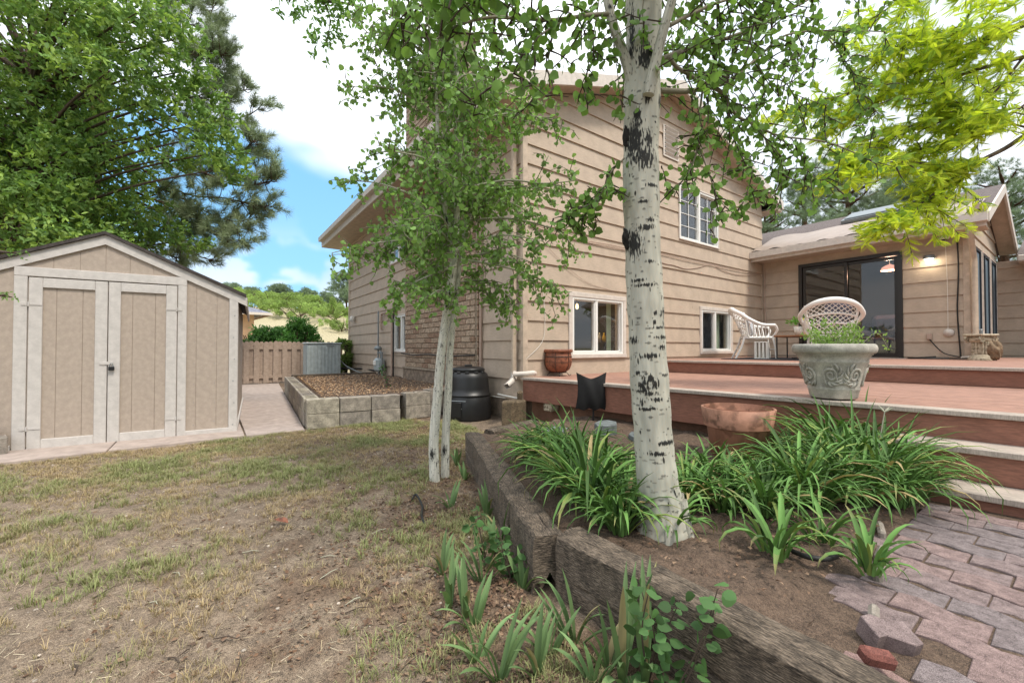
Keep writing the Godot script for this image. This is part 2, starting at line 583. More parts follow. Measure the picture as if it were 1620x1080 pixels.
func ground() -> void:
	bump_noise.seed = 4
	bump_noise.frequency = 1.0
	bump_noise.fractal_octaves = 3
	var xs := steps([[-420.0, 60.0], [-120.0, 12.0], [-40.0, 3.0], [-10.0, 0.5], [-7.5, 0.07], [-1.0, 0.6], [10.0, 4.0], [50.0, 15.0], [140.0, 60.0], [420.0]])
	var zs := steps([[-420.0, 60.0], [-180.0, 12.0], [-80.0, 3.0], [-20.0, 1.0], [-10.0, 0.6], [-2.0, 0.07], [5.4, 0.8], [20.0, 6.0], [80.0, 40.0], [420.0]])
	var soil := Color(0.345, 0.28, 0.22)
	var dry := Color(0.66, 0.62, 0.42)
	var m := sheet(xs, zs, height, func(x, z): return soil.lerp(Color(0.26, 0.195, 0.145), ground_patch(x, z)).lerp(dry, smoothstep(10.0, 16.0, -z)).lerp(Color(0.42, 0.45, 0.18), smoothstep(9.0, 30.0, x) * 0.7))
	structure(put(self, "ground", m, M.ground))

func paver_mesh(l: float, w: float) -> ArrayMesh:
	# interlocking block: both long edges run in the same zigzag, the ends too
	var o := PackedVector2Array()
	var g := 0.002
	var a := w * 0.15
	var zig := [0.0, a, 0.0, -a, 0.0]
	for i in 5:
		o.append(Vector2(-w / 2 + g + zig[i], -l / 2 + g + (l - 2 * g) * i / 4.0))
	for i in 5:
		o.append(Vector2(w / 2 - g + zig[4 - i], l / 2 - g - (l - 2 * g) * i / 4.0))
	var st := mk()
	prism(st, o, -0.06, 0.0, 0.003)
	return done(st)
func patio_and_paths() -> void:
	# paver patio beside the steps
	var base := sheet(steps([[-2.16, 0.3], [0.2]]), steps([[4.02, 0.3], [7.6]]), func(_x, _z): return 0.147 + 0.015 * smoothstep(-1.2, -0.3, _x), func(_x, _z): return Color.WHITE)
	var patio: MeshInstance3D = structure(put(self, "patio", base, M.bed_soil))
	var l := 0.235
	var w := 0.128
	var pm := paver_mesh(l, w)
	var row := 0
	var x := -2.1
	var red := 0
	while x < -0.30:
		var z := 4.13 + (0.5 * l if row % 2 == 1 else 0.0) + 0.02 * sin(row * 1.7)
		if row % 2 == 1 and row % 4 == 1:
			z -= l
		while z < 6.3:
			var skip := x < -1.82 and z < 4.36
			if z > 4.06 and not skip:
				var b := Basis.from_euler(Vector3(rr(-0.01, 0.01), rr(-0.02, 0.02), rr(-0.01, 0.01)))
				put(patio, "paver", pm, M["paver%d" % [0, 1, 1, 2, 2, 0, 3][rng.randi() % 7]], Transform3D(b, Vector3(x + rr(-0.003, 0.003), 0.153 + rr(-0.003, 0.004) + 0.015 * smoothstep(-1.2, -0.3, x), z + rr(-0.004, 0.004))))
			z += l
		x += w
		row += 1
	# lifted and broken blocks at the corner by the timber
	var p := on_y(1408, 1005, 0.19)
	tag(put(self, "loose_paver", paver_mesh(0.13, 0.08), M.paver1, Transform3D(Basis.from_euler(Vector3(0.1, 0.9, 0.25)), p + Vector3(0.02, 0.012, 0))), "pink zigzag paver lying tilted over a gap at the patio corner", "paver")
	var rb := mk()
	cham(rb, Vector3(0.085, 0.04, 0.045), 0.01)
	tag(put(self, "broken_brick", done(rb), M.red_brick, Transform3D(Basis.from_euler(Vector3(0.2, -0.75, -0.18)), on_y(1388, 1040, 0.2))), "broken red brick wedged between timber and patio corner", "brick")
	# thin upright stone edging along the soil
	for i in 4:
		var q := [on_y(1407, 845, 0.16), on_y(1408, 885, 0.16), on_y(1407, 915, 0.16), on_y(1402, 985, 0.16)][i] as Vector3
		tag(put(self, "edging_stone", bmesh(Vector3([0.16, 0.13, 0.1, 0.09][i], 0.09, 0.03), 0.01), M.block1, Transform3D(Basis(Vector3.UP, 0.22 + rr(-0.1, 0.1)), q + Vector3(0, -0.015, -0.03))), "thin grey edging stone between the soil and the pavers", "edging stone", "grey stones edging the patio")
	# concrete walk: apron before the shed and strip to the fence
	var walk: Node3D = structure(node(self, "concrete_walk"))
	var edges := [-7.6, -5.9, -4.42, -3.24]
	for i in 3:
		var st := mk()
		var x0: float = edges[i] + 0.006
		var x1: float = edges[i + 1] - 0.006
		prism(st, PackedVector2Array([Vector2(x0, -1.10 - 0.05 * (x0 + 5.0)), Vector2(x1, -1.10 - 0.05 * (x1 + 5.0)), Vector2(x1, -2.1), Vector2(x0, -2.1)]), -0.1, 0.012 + 0.002 * i, 0.006)
		put(walk, "slab", done(st), M.concrete)
	var cuts := [-1.17, -2.1, -2.95, -3.75, -4.7, -6.1, -7.7, -9.3]
	for i in 7:
		var st := mk()
		var z0: float = cuts[i] - 0.006
		var z1: float = cuts[i + 1] + 0.006
		prism(st, PackedVector2Array([Vector2(-3.228, z0), Vector2(-2.60 + 0.08 * (-z0 - 1.2), z0), Vector2(-2.60 + 0.08 * (-z1 - 1.2), z1), Vector2(-3.228, z1)]), -0.1, 0.014 + 0.004 * (i % 2), 0.006)
		put(walk, "slab", done(st), M.concrete)

# ---------- walls
func wall_tr(origin: Vector3, s: Vector3) -> Transform3D:
	return Transform3D(Basis(s, Vector3.UP, s.cross(Vector3.UP)), origin)
func cuts_of(lo: float, hi: float, holes: Array, a: int, b: int) -> Array:
	var c := [lo, hi]
	for h in holes:
		for v in [h[a], h[b]]:
			if v > lo + 0.001 and v < hi - 0.001 and not c.has(v):
				c.append(v)
	c.sort()
	return c
func in_hole(s: float, y: float, holes: Array) -> bool:
	for h in holes:
		if s > h[0] and s < h[1] and y > h[2] and y < h[3]:
			return true
	return false
func backing(parent: Node, tr: Transform3D, s0: float, s1: float, y0: float, y1: float, holes: Array, m: Material, thick := 0.14) -> void:
	var st := mk()
	var ss := cuts_of(s0, s1, holes, 0, 1)
	var ys := cuts_of(y0, y1, holes, 2, 3)
	for i in ss.size() - 1:
		for j in ys.size() - 1:
			if not in_hole((ss[i] + ss[i + 1]) / 2, (ys[j] + ys[j + 1]) / 2, holes):
				add_box(st, Vector3(ss[i], ys[j], -thick), Vector3(ss[i + 1], ys[j + 1], 0))
	put(parent, "wall", done(st), m, tr)
func siding(parent: Node, tr: Transform3D, s0: float, s1: float, y0: float, y1: float, holes: Array, m: Material, roof := []) -> void:
	# lap boards: thick lower edge, thin upper edge; roof = [ridge s, ridge y, slope] trims the ends
	var row := 0.28
	var y := y0
	while y < y1 - 0.01:
		var t: float = min(y + row, y1)
		var cs := cuts_of(s0, s1, holes, 0, 1)
		var bands := cuts_of(y, t, holes, 2, 3)
		for j in bands.size() - 1:
			var runs := []
			for i in cs.size() - 1:
				if not in_hole((cs[i] + cs[i + 1]) / 2, (bands[j] + bands[j + 1]) / 2, holes):
					if runs.size() > 0 and is_equal_approx(runs[-1][1], cs[i]):
						runs[-1][1] = cs[i + 1]
					else:
						runs.append([cs[i], cs[i + 1]])
			var split := []
			for r in runs:
				if r[1] - r[0] > 3.2:
					var at_s: float = r[0] + (r[1] - r[0]) * rr(0.3, 0.7)
					split.append([r[0], at_s - 0.0012])
					split.append([at_s + 0.0012, r[1]])
				else:
					split.append(r)
			for r in split:
				var a0: float = r[0]; var a1: float = r[1]; var b0: float = r[0]; var b1: float = r[1]
				if roof.size() > 0:
					var half0: float = (roof[1] - bands[j]) / roof[2]
					var half1: float = (roof[1] - bands[j + 1]) / roof[2]
					a0 = max(a0, roof[0] - half0); a1 = min(a1, roof[0] + half0)
					b0 = max(b0, roof[0] - half1); b1 = min(b1, roof[0] + half1)
					if a1 - a0 < 0.05:
						continue
					b1 = max(b1, b0 + 0.01)
				var n0: float = lerp(0.030, 0.007, (bands[j] - y) / row) + rr(-0.0012, 0.0012)
				var n1: float = lerp(0.030, 0.007, (bands[j + 1] - y) / row)
				var st := mk()
				hexa(st, PackedVector3Array([Vector3(a0, bands[j], 0.001), Vector3(a1, bands[j], 0.001), Vector3(a1, bands[j], n0), Vector3(a0, bands[j], n0), Vector3(b0, bands[j + 1] + 0.004, 0.001), Vector3(b1, bands[j + 1] + 0.004, 0.001), Vector3(b1, bands[j + 1] + 0.004, n1), Vector3(b0, bands[j + 1] + 0.004, n1)]))
				put(parent, "siding_board", done(st), m, tr)
		y = t
func window(parent: Node, tr: Transform3D, s0: float, s1: float, y0: float, y1: float, trim: float, split: float, grid: Vector2i, frame: Material, trim_m: Material, screen := false) -> Node3D:
	var w := node(parent, "window")
	w.transform = tr
	var d := 0.045
	if trim > 0.0:
		bx(w, "trim_board", Vector3(s0 - trim, y1, 0.002), Vector3(s1 + trim, y1 + trim, d), trim_m)
		bx(w, "sill", Vector3(s0 - trim, y0 - trim * 0.8, 0.002), Vector3(s1 + trim, y0, d + 0.008), trim_m)
		bx(w, "trim_board", Vector3(s0 - trim, y0 + 0.001, 0.002), Vector3(s0, y1 - 0.001, d - 0.003), trim_m)
		bx(w, "trim_board", Vector3(s1, y0 + 0.001, 0.002), Vector3(s1 + trim, y1 - 0.001, d - 0.003), trim_m)
	var f := 0.035
	var st := mk()
	for r in [[s0, s1, y0, y0 + f], [s0, s1, y1 - f, y1], [s0, s0 + f, y0 + f, y1 - f], [s1 - f, s1, y0 + f, y1 - f]]:
		add_box(st, Vector3(r[0] + 0.001, r[2] + 0.001, -0.06), Vector3(r[1] - 0.001, r[3] - 0.001, 0.034))
	put(w, "frame", done(st), frame)
	var mid: float = lerp(s0, s1, split)
	bx(w, "mullion", Vector3(mid - 0.028, y0 + f, -0.05), Vector3(mid + 0.028, y1 - f, 0.028), frame)
	for k in 2:
		var a: float = s0 + f if k == 0 else mid + 0.028
		var b: float = mid - 0.028 if k == 0 else s1 - f
		var g: float = 0.022 if k == 0 else 0.018
		var sash := mk()
		for r in [[a, b, y0 + f, y0 + f + g], [a, b, y1 - f - g, y1 - f], [a, a + g, y0 + f + g, y1 - f - g], [b - g, b, y0 + f + g, y1 - f - g]]:
			add_box(sash, Vector3(r[0] + 0.001, r[2] + 0.001, -0.04), Vector3(r[1] - 0.001, r[3] - 0.001, 0.012 - 0.02 * k))
		put(w, "sash", done(sash), frame)
		bx(w, "pane", Vector3(a + g, y0 + f + g, -0.022 - 0.01 * k), Vector3(b - g, y1 - f - g, -0.018 - 0.01 * k), M.glass, 0.0005)
		for i in range(1, grid.x):
			var q: float = lerp(a, b, float(i) / grid.x)
			bx(w, "muntin", Vector3(q - 0.006, y0 + f + g, -0.014), Vector3(q + 0.006, y1 - f - g, -0.002), frame, 0.001)
		for j in range(1, grid.y):
			var q: float = lerp(y0 + f, y1 - f, float(j) / grid.y)
			bx(w, "muntin", Vector3(a + g, q - 0.006, -0.015), Vector3(b - g, q + 0.006, -0.003), frame, 0.001)
	return w
func slope_slab(parent: Node, called: String, x0: float, y0: float, x1: float, y1: float, z0: float, z1: float, thick: float, m: Material) -> MeshInstance3D:
	var st := mk()
	hexa(st, PackedVector3Array([Vector3(x0, y0 - thick, z0), Vector3(x1, y1 - thick, z0), Vector3(x1, y1 - thick, z1), Vector3(x0, y0 - thick, z1), Vector3(x0, y0, z0), Vector3(x1, y1, z0), Vector3(x1, y1, z1), Vector3(x0, y0, z1)]))
	return put(parent, called, done(st), m)
func wire(parent: Node, called: String, pts: Array, r: float, m: Material, sides := 5) -> MeshInstance3D:
	var st := mk()
	var p := smooth_line(PackedVector3Array(pts), 5)
	tube(st, p, even(p.size(), r, r), sides)
	return put(parent, called, done(st), m)

func house() -> void:
	var h := thing("house", "tan two storey house with lap siding, gable end and brick chimney", "house")
	var GW := 7.3
	var D := -9.1
	var gable := wall_tr(Vector3.ZERO, Vector3(1, 0, 0))
	var side := wall_tr(Vector3.ZERO, Vector3(0, 0, 1))
	var gh := [[0.92, 2.10, 0.95, 1.84], [4.56, 5.74, 0.98, 1.83], [3.80, 5.22, 3.18, 4.24]]
	var sh := [[-5.06, -4.16, 0.97, 1.80], [-5.3, -4.3, 3.1, 4.1]]
	backing(h, gable, 0.0, GW, 0.3, 4.5, gh, M.corner_paint)
	backing(h, side, D, -0.14, 0.3, 4.5, sh, M.corner_paint)
	backing(h, wall_tr(Vector3(GW, 0, 0), Vector3(0, 0, -1)), 0.14, -D, 0.3, 4.5, [], M.corner_paint)
	backing(h, wall_tr(Vector3(GW, 0, D), Vector3(-1, 0, 0)), 0.14, GW - 0.14, 0.3, 4.5, [], M.corner_paint)
	var ridge := Vector2(3.52, 6.02)
	var sl := 0.335
	var under := ridge.y - 0.17
	# gable triangle
	var st := mk()
	var tri := [Vector2(0, 4.5), Vector2(GW, 4.5), Vector2(GW, under - (GW - ridge.x) * sl), Vector2(ridge.x, under), Vector2(0, under - ridge.x * sl)]
	for z in [0.0, -0.14]:
		var f := PackedVector3Array()
		for p in tri:
			f.append(Vector3(p.x, p.y, z))
		poly(st, f, Vector3(3.5, 5.0, -0.07))
	put(h, "gable_wall", done(st), M.corner_paint)
	siding(h, gable, 0.0, GW, 0.60, 5.80, gh, M.siding, [ridge.x, under - 0.01, sl])
	siding(h, side, D, 0.0, 0.60, 4.5, sh + [[-4.2, -1.14, 0.0, 9.0]], M.siding)
	# foundations
	bx(h, "foundation", Vector3(0.01, -0.2, -0.03), Vector3(GW, 0.60, -0.2), M.foundation)
	bx(h, "foundation", Vector3(0.01, -0.2, D), Vector3(0.16, 0.60, -0.2), M.foundation)
	# corner boards
	bx(h, "corner_board", Vector3(-0.036, 0.58, D - 0.05), Vector3(0.03, 4.5, D + 0.09), M.corner_paint)
	bx(h, "corner_board", Vector3(-0.038, 0.58, -0.02), Vector3(0.05, 4.62, 0.038), M.corner_paint)
	bx(h, "corner_board", Vector3(GW - 0.06, 0.58, 0.002), Vector3(GW - 0.001, 2.95, 0.036), M.corner_paint)
	# roof
	var ex := -0.68
	var ey := ridge.y - (ridge.x - ex) * sl
	var fx := 7.72
	var fy := ridge.y - (fx - ridge.x) * sl
	slope_slab(h, "roof", ex, ey, ridge.x, ridge.y, -9.95, 0.30, 0.10, M.shingle_dark)
	slope_slab(h, "roof", fx, fy, ridge.x, ridge.y, -9.95, 0.30, 0.10, M.shingle_dark)
	for z in [[0.302, 0.335], [-9.985, -9.952]]:
		slope_slab(h, "rake_board", ex, ey - 0.012, ridge.x - 0.001, ridge.y - 0.012, z[0], z[1], 0.19, M.trim)
		slope_slab(h, "rake_board", fx, fy - 0.012, ridge.x + 0.001, ridge.y - 0.012, z[0], z[1], 0.19, M.trim)
	slope_slab(h, "soffit", 0.0, under - ridge.x * sl + 0.03, ridge.x, under + 0.03, 0.0, 0.302, 0.02, M.corner_paint)
	slope_slab(h, "soffit", GW, under - (GW - ridge.x) * sl + 0.03, ridge.x, under + 0.03, 0.0, 0.302, 0.02, M.corner_paint)
	# boxed eaves
	bx(h, "fascia", Vector3(ex, ey - 0.30, -9.95), Vector3(ex + 0.03, ey - 0.03, 0.30), M.trim)
	bx(h, "soffit", Vector3(ex + 0.03, ey - 0.30, -9.95), Vector3(0.0, ey - 0.285, 0.30), M.corner_paint)
	bx(h, "eave_return", Vector3(ex + 0.03, ey - 0.285, 0.27), Vector3(0.0, ey - 0.10, 0.30), M.corner_paint)
	bx(h, "fascia", Vector3(fx - 0.03, fy - 0.26, -9.95), Vector3(fx, fy - 0.03, 0.30), M.trim)
	bx(h, "soffit", Vector3(GW, fy - 0.26, -9.95), Vector3(fx - 0.03, fy - 0.245, 0.30), M.corner_paint)
	bx(h, "eave_return", Vector3(GW, fy - 0.245, 0.27), Vector3(fx - 0.03, fy - 0.02, 0.30), M.corner_paint)
	# gutter along the side eave
	var g := mk()
	for r in [[Vector3(ex - 0.11, ey - 0.14, -9.9), Vector3(ex - 0.1, ey - 0.01, 0.28)], [Vector3(ex - 0.1, ey - 0.14, -9.9), Vector3(ex - 0.001, ey - 0.13, 0.28)]]:
		add_box(g, r[0], r[1])
	put(h, "gutter", done(g), M.trim)
	# gable louvre vent
	var v := node(h, "gable_vent")
	v.position = Vector3(3.52, 4.95, 0.03)
	bx(v, "frame", Vector3(-0.25, -0.3, 0.0), Vector3(0.25, 0.3, 0.012), M.trim)
	for i in 7:
		var t := Transform3D(Basis(Vector3.RIGHT, 0.6), Vector3(0, -0.24 + 0.08 * i, 0.024))
		put(v, "louvre", bmesh(Vector3(0.42, 0.06, 0.008), 0.001), M.trim, t)
		put(v, "louvre_shade_strip", bmesh(Vector3(0.42, 0.02, 0.004), 0.001), M.inside_dark, Transform3D(Basis.IDENTITY, Vector3(0, -0.205 + 0.08 * i, 0.012)))  # dark strip on the solid frame, painting the shade between slats
	# windows
	window(h, gable, 0.92, 2.10, 0.95, 1.84, 0.075, 0.46, Vector2i(1, 1), M.vinyl, M.trim)
	window(h, gable, 4.56, 5.74, 0.98, 1.83, 0.07, 0.46, Vector2i(1, 1), M.vinyl, M.trim)
	window(h, gable, 3.80, 5.22, 3.18, 4.24, 0.03, 0.5, Vector2i(2, 4), M.vinyl, M.trim)
	window(h, side, -5.06, -4.16, 0.97, 1.80, 0.03, 0.5, Vector2i(1, 1), M.vinyl, M.trim)
	window(h, side, -5.3, -4.3, 3.1, 4.1, 0.05, 0.5, Vector2i(1, 1), M.vinyl, M.trim)
	# rooms behind the glass
	bx(h, "floor", Vector3(0.15, 0.30, -8.9), Vector3(7.1, 0.36, -0.15), M.inside_floor)
	bx(h, "ceiling", Vector3(0.15, 2.62, -8.9), Vector3(7.1, 2.72, -0.15), M.inside)
	bx(h, "partition", Vector3(0.2, 0.36, -3.6), Vector3(7.1, 2.62, -3.5), M.inside)
	bx(h, "partition", Vector3(3.4, 0.36, -3.5), Vector3(3.5, 2.62, -0.2), M.inside)
	bx(h, "partition", Vector3(0.2, 2.72, -3.6), Vector3(7.1, 4.4, -3.5), M.inside)
	bx(h, "ceiling", Vector3(0.15, 4.40, -8.9), Vector3(7.1, 4.46, -0.15), M.inside)
	for c in [[1.97, 2.07], [5.42, 5.70]]:
		var cu := mk()
		var n := 16
		for i in n:
			var a: float = lerp(c[0], c[1], float(i) / n)
			var b: float = lerp(c[0], c[1], float(i + 1) / n)
			var za := -0.22 + 0.02 * (i % 2)
			var zb := -0.22 + 0.02 * ((i + 1) % 2)
			poly(cu, PackedVector3Array([Vector3(a, 0.9, za), Vector3(b, 0.9, zb), Vector3(b, 1.95, zb), Vector3(a, 1.95, za)]), Vector3(a, 1.4, -3.0))
		tag(put(self, "curtain", done(cu), M.curtain), ["pale green curtain behind the window nearest the clay jar", "pale green curtain behind the window beside the white wicker chair"][0 if c[0] < 3 else 1], "curtain", "pale curtains")
	# lit bulbs in the room behind the first window
	for b in [on_z(913, 485, -0.9), on_z(962, 502, -1.5)]:
		var t := thing("ceiling_bulb", "small glowing warm bulb seen through the wide lower window", "light bulb", b, 0.0, "bulbs lit behind the lower window")
		var s := mk()
		lathe(s, PackedVector2Array([Vector2(0.001, -0.05), Vector2(0.02, -0.04), Vector2(0.03, -0.005), Vector2(0.024, 0.03), Vector2(0.018, 0.055)]), 16)
		put(t, "bulb", done(s), M.bulb)
		var c := mk()
		rod(c, Vector3(0, 0.056, 0), Vector3(0, 2.60 - b.y, 0), 0.012)
		put(t, "stem", done(c), M.bronze)
		var l := OmniLight3D.new()
		l.name = "bulb_light"
		l.light_color = Color(1.0, 0.84, 0.6)
		l.light_energy = 0.25
		l.light_size = 0.04
		l.omni_range = 8.0
		l.shadow_enabled = true
		t.add_child(l)
	# shelf and plant inside
	var shelf := thing("wall_shelf", "dark shelf with a row of bottles behind the wide lower window", "shelf", on_z(957, 541, -0.55))
	bx(shelf, "board", Vector3(-0.3, -0.02, -0.12), Vector3(0.3, 0.0, 0.12), M.inside_floor)
	bx(shelf, "bracket", Vector3(-0.02, -0.82, -0.02), Vector3(0.02, -0.021, 0.02), M.inside_dark)
	for i in 3:
		var s := mk()
		lathe(s, PackedVector2Array([Vector2(0.001, 0), Vector2(0.03, 0), Vector2(0.03, 0.1), Vector2(0.012, 0.14), Vector2(0.012, 0.17), Vector2(0.001, 0.17)]), 12)
		tag(put(self, "bottle", done(s), [M.white_pot, M.lemon, M.cushion_dark][i], Transform3D(Basis.IDENTITY, on_z(957, 541, -0.55) + Vector3(-0.14 + 0.12 * i, 0.001, 0))), ["white", "yellow", "grey"][i] + " bottle on the shelf behind the wide lower window", "bottle", "bottles on the indoor shelf")
	# wires stapled to the gable wall
	var z := 0.036
	wire(h, "wall_cable", [on_z(833, 352, z), on_z(880, 366, z), on_z(920, 379, z), on_z(960, 386, z), on_z(1000, 394, z), on_z(1050, 402, z), on_z(1085, 411, z), on_z(1125, 419, z), on_z(1165, 427, z), on_z(1203, 434, z)], 0.008, M.pipe_paint)
	wire(h, "wall_cable", [on_z(838, 356, z), on_z(900, 376, z), on_z(960, 390, z), on_z(1000, 398, z), on_z(1050, 416, z), on_z(1065, 419, z), on_z(1085, 425, z), on_z(1105, 423, z), on_z(1125, 418, z), on_z(1150, 430, z), on_z(1175, 435, z), on_z(1203, 434, z)], 0.007, M.pipe_paint)
	wire(h, "wall_cable", [on_z(858, 440, z), on_z(862, 500, z), on_z(858, 540, z), on_z(832, 568, z)], 0.004, M.white_cord)
	wire(h, "wall_cable", [on_z(862, 385, z), on_z(895, 420, z), on_z(930, 447, z), on_z(965, 458, z)], 0.003, M.pipe_paint)
	# downspouts
	var ds := mk()
	cham(ds, Vector3(0.07, 3.55, 0.055), 0.01, Transform3D(Basis.IDENTITY, Vector3(-0.09, 2.43, -0.11)))
	put(h, "downspout", done(ds), M.corner_paint)
	var el := mk()
	var e0 := Vector3(-0.09, 0.72, -0.11)
	tube(el, PackedVector3Array([e0, Vector3(-0.10, 0.63, -0.09), Vector3(-0.21, 0.585, 0.0), Vector3(-0.33, 0.53, 0.06)]), PackedFloat32Array([0.042, 0.046, 0.046, 0.048]), 4, 1.0, false)
	put(h, "downspout_elbow", done(el), M.trim)
	wire(h, "corrugated_hose", [Vector3(-0.16, 0.68, -0.02), Vector3(-0.05, 0.69, 0.10), Vector3(0.05, 0.70, 0.14), Vector3(0.12, 0.69, 0.10)], 0.036, M.trim, 8)
	wire(h, "vent_pipe", [Vector3(-0.06, 0.75, -1.06), Vector3(-0.06, 2.0, -1.06), Vector3(-0.06, 3.9, -1.06)], 0.022, M.pipe_paint, 8)
	chimney(h)
	meter()

func chimney(h: Node3D) -> void:
	var c := node(h, "chimney")
	var x0 := -0.10
	bx(c, "core", Vector3(x0 + 0.016, 0.60, -4.18), Vector3(0.1, 3.4, -1.15), M.mortar)
	bx(c, "core", Vector3(x0 + 0.016, 3.4, -4.18), Vector3(0.5, 6.9, -2.15), M.mortar)
	bx(c, "footing", Vector3(x0 - 0.03, -0.2, -4.22), Vector3(0.02, 0.60, -1.12), M.foundation)
	bx(c, "ledge", Vector3(x0 - 0.05, 0.605, -4.22), Vector3(x0 + 0.03, 0.64, -1.12), M.mortar)
	var full := bmesh(Vector3(0.05, 0.086, 0.286), 0.005)
	var part := bmesh(Vector3(0.05, 0.086, 0.136), 0.005)
	var endb := bmesh(Vector3(0.1, 0.086, 0.05), 0.005)
	var trs := []
	var cols := []
	var y := 0.69
	var row := 0
	var n := 0
	while y < 6.85:
		var z1 := -1.155 if y < 3.4 else -2.155
		var z := -4.175
		var first := true
		while z < z1 - 0.05:
			var l: float = 0.15 if (first and row % 2 == 1) else 0.30
			l = min(l, z1 - z)
			first = false
			if l > 0.1:
				var tr := Transform3D(Basis.IDENTITY, Vector3(x0 + 0.02 + rr(-0.004, 0.004), y, z + l / 2.0))
				var k: int = [0, 0, 1, 2, 2, 0, 3][rng.randi() % 7]
				if n < 280:
					put(c, "brick", full if l > 0.25 else part, M["brick%d" % k], tr)
				else:
					trs.append(tr if l > 0.25 else Transform3D(Basis.from_scale(Vector3(1, 1, 0.48)), tr.origin))
					var cc: Color = M["brick%d" % k].albedo_color
					cols.append(cc.srgb_to_linear())
				n += 1
			z += l
		row += 1
		y += 0.1
	var bm: StandardMaterial3D = M.brick0.duplicate()
	bm.albedo_color = Color.WHITE
	bm.vertex_color_use_as_albedo = true
	var rest := copies(c, "upper_bricks", full, bm, trs, cols)
	rest.set_meta("kind", "stuff")
	var k := 0
	y = 0.69
	while y < 3.35:
		put(c, "end_brick", endb, M["brick%d" % (k % 4)], Transform3D(Basis.IDENTITY, Vector3(x0 + 0.075, y, -1.145)))
		y += 0.1
		k += 1
	bx(c, "cap", Vector3(x0 - 0.05, 6.9, -4.25), Vector3(0.56, 7.0, -2.08), M.foundation)
	wire(c, "cable", [Vector3(-0.14, 0.93, -4.3), Vector3(-0.14, 0.90, -3.6), Vector3(-0.14, 0.92, -2.9), Vector3(-0.14, 0.90, -2.2), Vector3(-0.14, 0.93, -1.1)], 0.012, M.rubber)

func meter() -> void:
	var p := on_x(600, 577, -0.16)
	var t := thing("gas_meter", "grey gas meter with pipes on the tan side wall", "gas meter", p)
	var s := mk()
	cham(s, Vector3(0.22, 0.34, 0.30), 0.05)
	put(t, "body", done(s), M.grey_metal)
	var d := mk()
	cham(d, Vector3(0.03, 0.12, 0.16), 0.012, Transform3D(Basis.IDENTITY, Vector3(-0.12, 0.05, 0)))
	put(t, "dial", done(d), M.white_pot)
	var g := mk()
	lathe(g, PackedVector2Array([Vector2(0.001, -0.05), Vector2(0.09, -0.05), Vector2(0.1, 0.0), Vector2(0.06, 0.05), Vector2(0.001, 0.06)]), 20, true, Vector3(0, 0.42, -0.1))
	put(t, "regulator", done(g), M.galv)
	var pipes := mk()
	for z in [-0.1, 0.1]:
		rod(pipes, Vector3(0, 0.16, z), Vector3(0, 0.37, z), 0.022)
	rod(pipes, Vector3(0, 0.3, -0.1), Vector3(0, 0.3, 0.22), 0.022)
	rod(pipes, Vector3(0, 0.3, 0.2), Vector3(0, -0.5, 0.2), 0.022)
	rod(pipes, Vector3(0, 0.45, -0.1), Vector3(0, 1.35, -0.1), 0.02)
	rod(pipes, Vector3(0.0, -0.17, -0.03), Vector3(0.0, -0.5, -0.03), 0.026)
	put(t, "pipe", done(pipes), M.galv)
	var cond := thing("conduit", "tan conduit rising up the side wall past the gas meter", "conduit", Vector3(-0.07, 0.0, p.z + 0.62))
	var c := mk()
	tube(c, smooth_line(PackedVector3Array([Vector3(0, 0.30, 0), Vector3(0, 1.0, 0), Vector3(0, 1.78, 0), Vector3(0, 1.9, -0.12), Vector3(0, 1.92, -0.6), Vector3(0, 1.85, -0.75), Vector3(0, 1.5, -0.75)])), even(37, 0.025, 0.025), 8)
	put(cond, "tube", done(c), M.pipe_paint)
	var k := mk()
	rod(k, Vector3(-0.02, 0.25, 0.16), Vector3(-0.02, 1.86, 0.16), 0.018)
	put(cond, "black_cable", done(k), M.rubber)
	bx(cond, "weather_head", Vector3(-0.06, 1.86, -0.05), Vector3(0.05, 1.96, 0.24), M.pipe_paint, 0.02)
	var sp := on_x(557, 508, -0.1)
	var fl := thing("flood_light", "small white flood light on the far corner of the side wall", "flood light", sp)
	var f := mk()
	lathe(f, PackedVector2Array([Vector2(0.001, 0.0), Vector2(0.09, 0.0), Vector2(0.07, 0.12), Vector2(0.03, 0.16), Vector2(0.001, 0.17)]), 16)
	put(fl, "shade", done(f), M.white_pot)
	bx(fl, "bracket", Vector3(0.0, 0.08, -0.03), Vector3(0.07, 0.14, 0.03), M.white_pot)

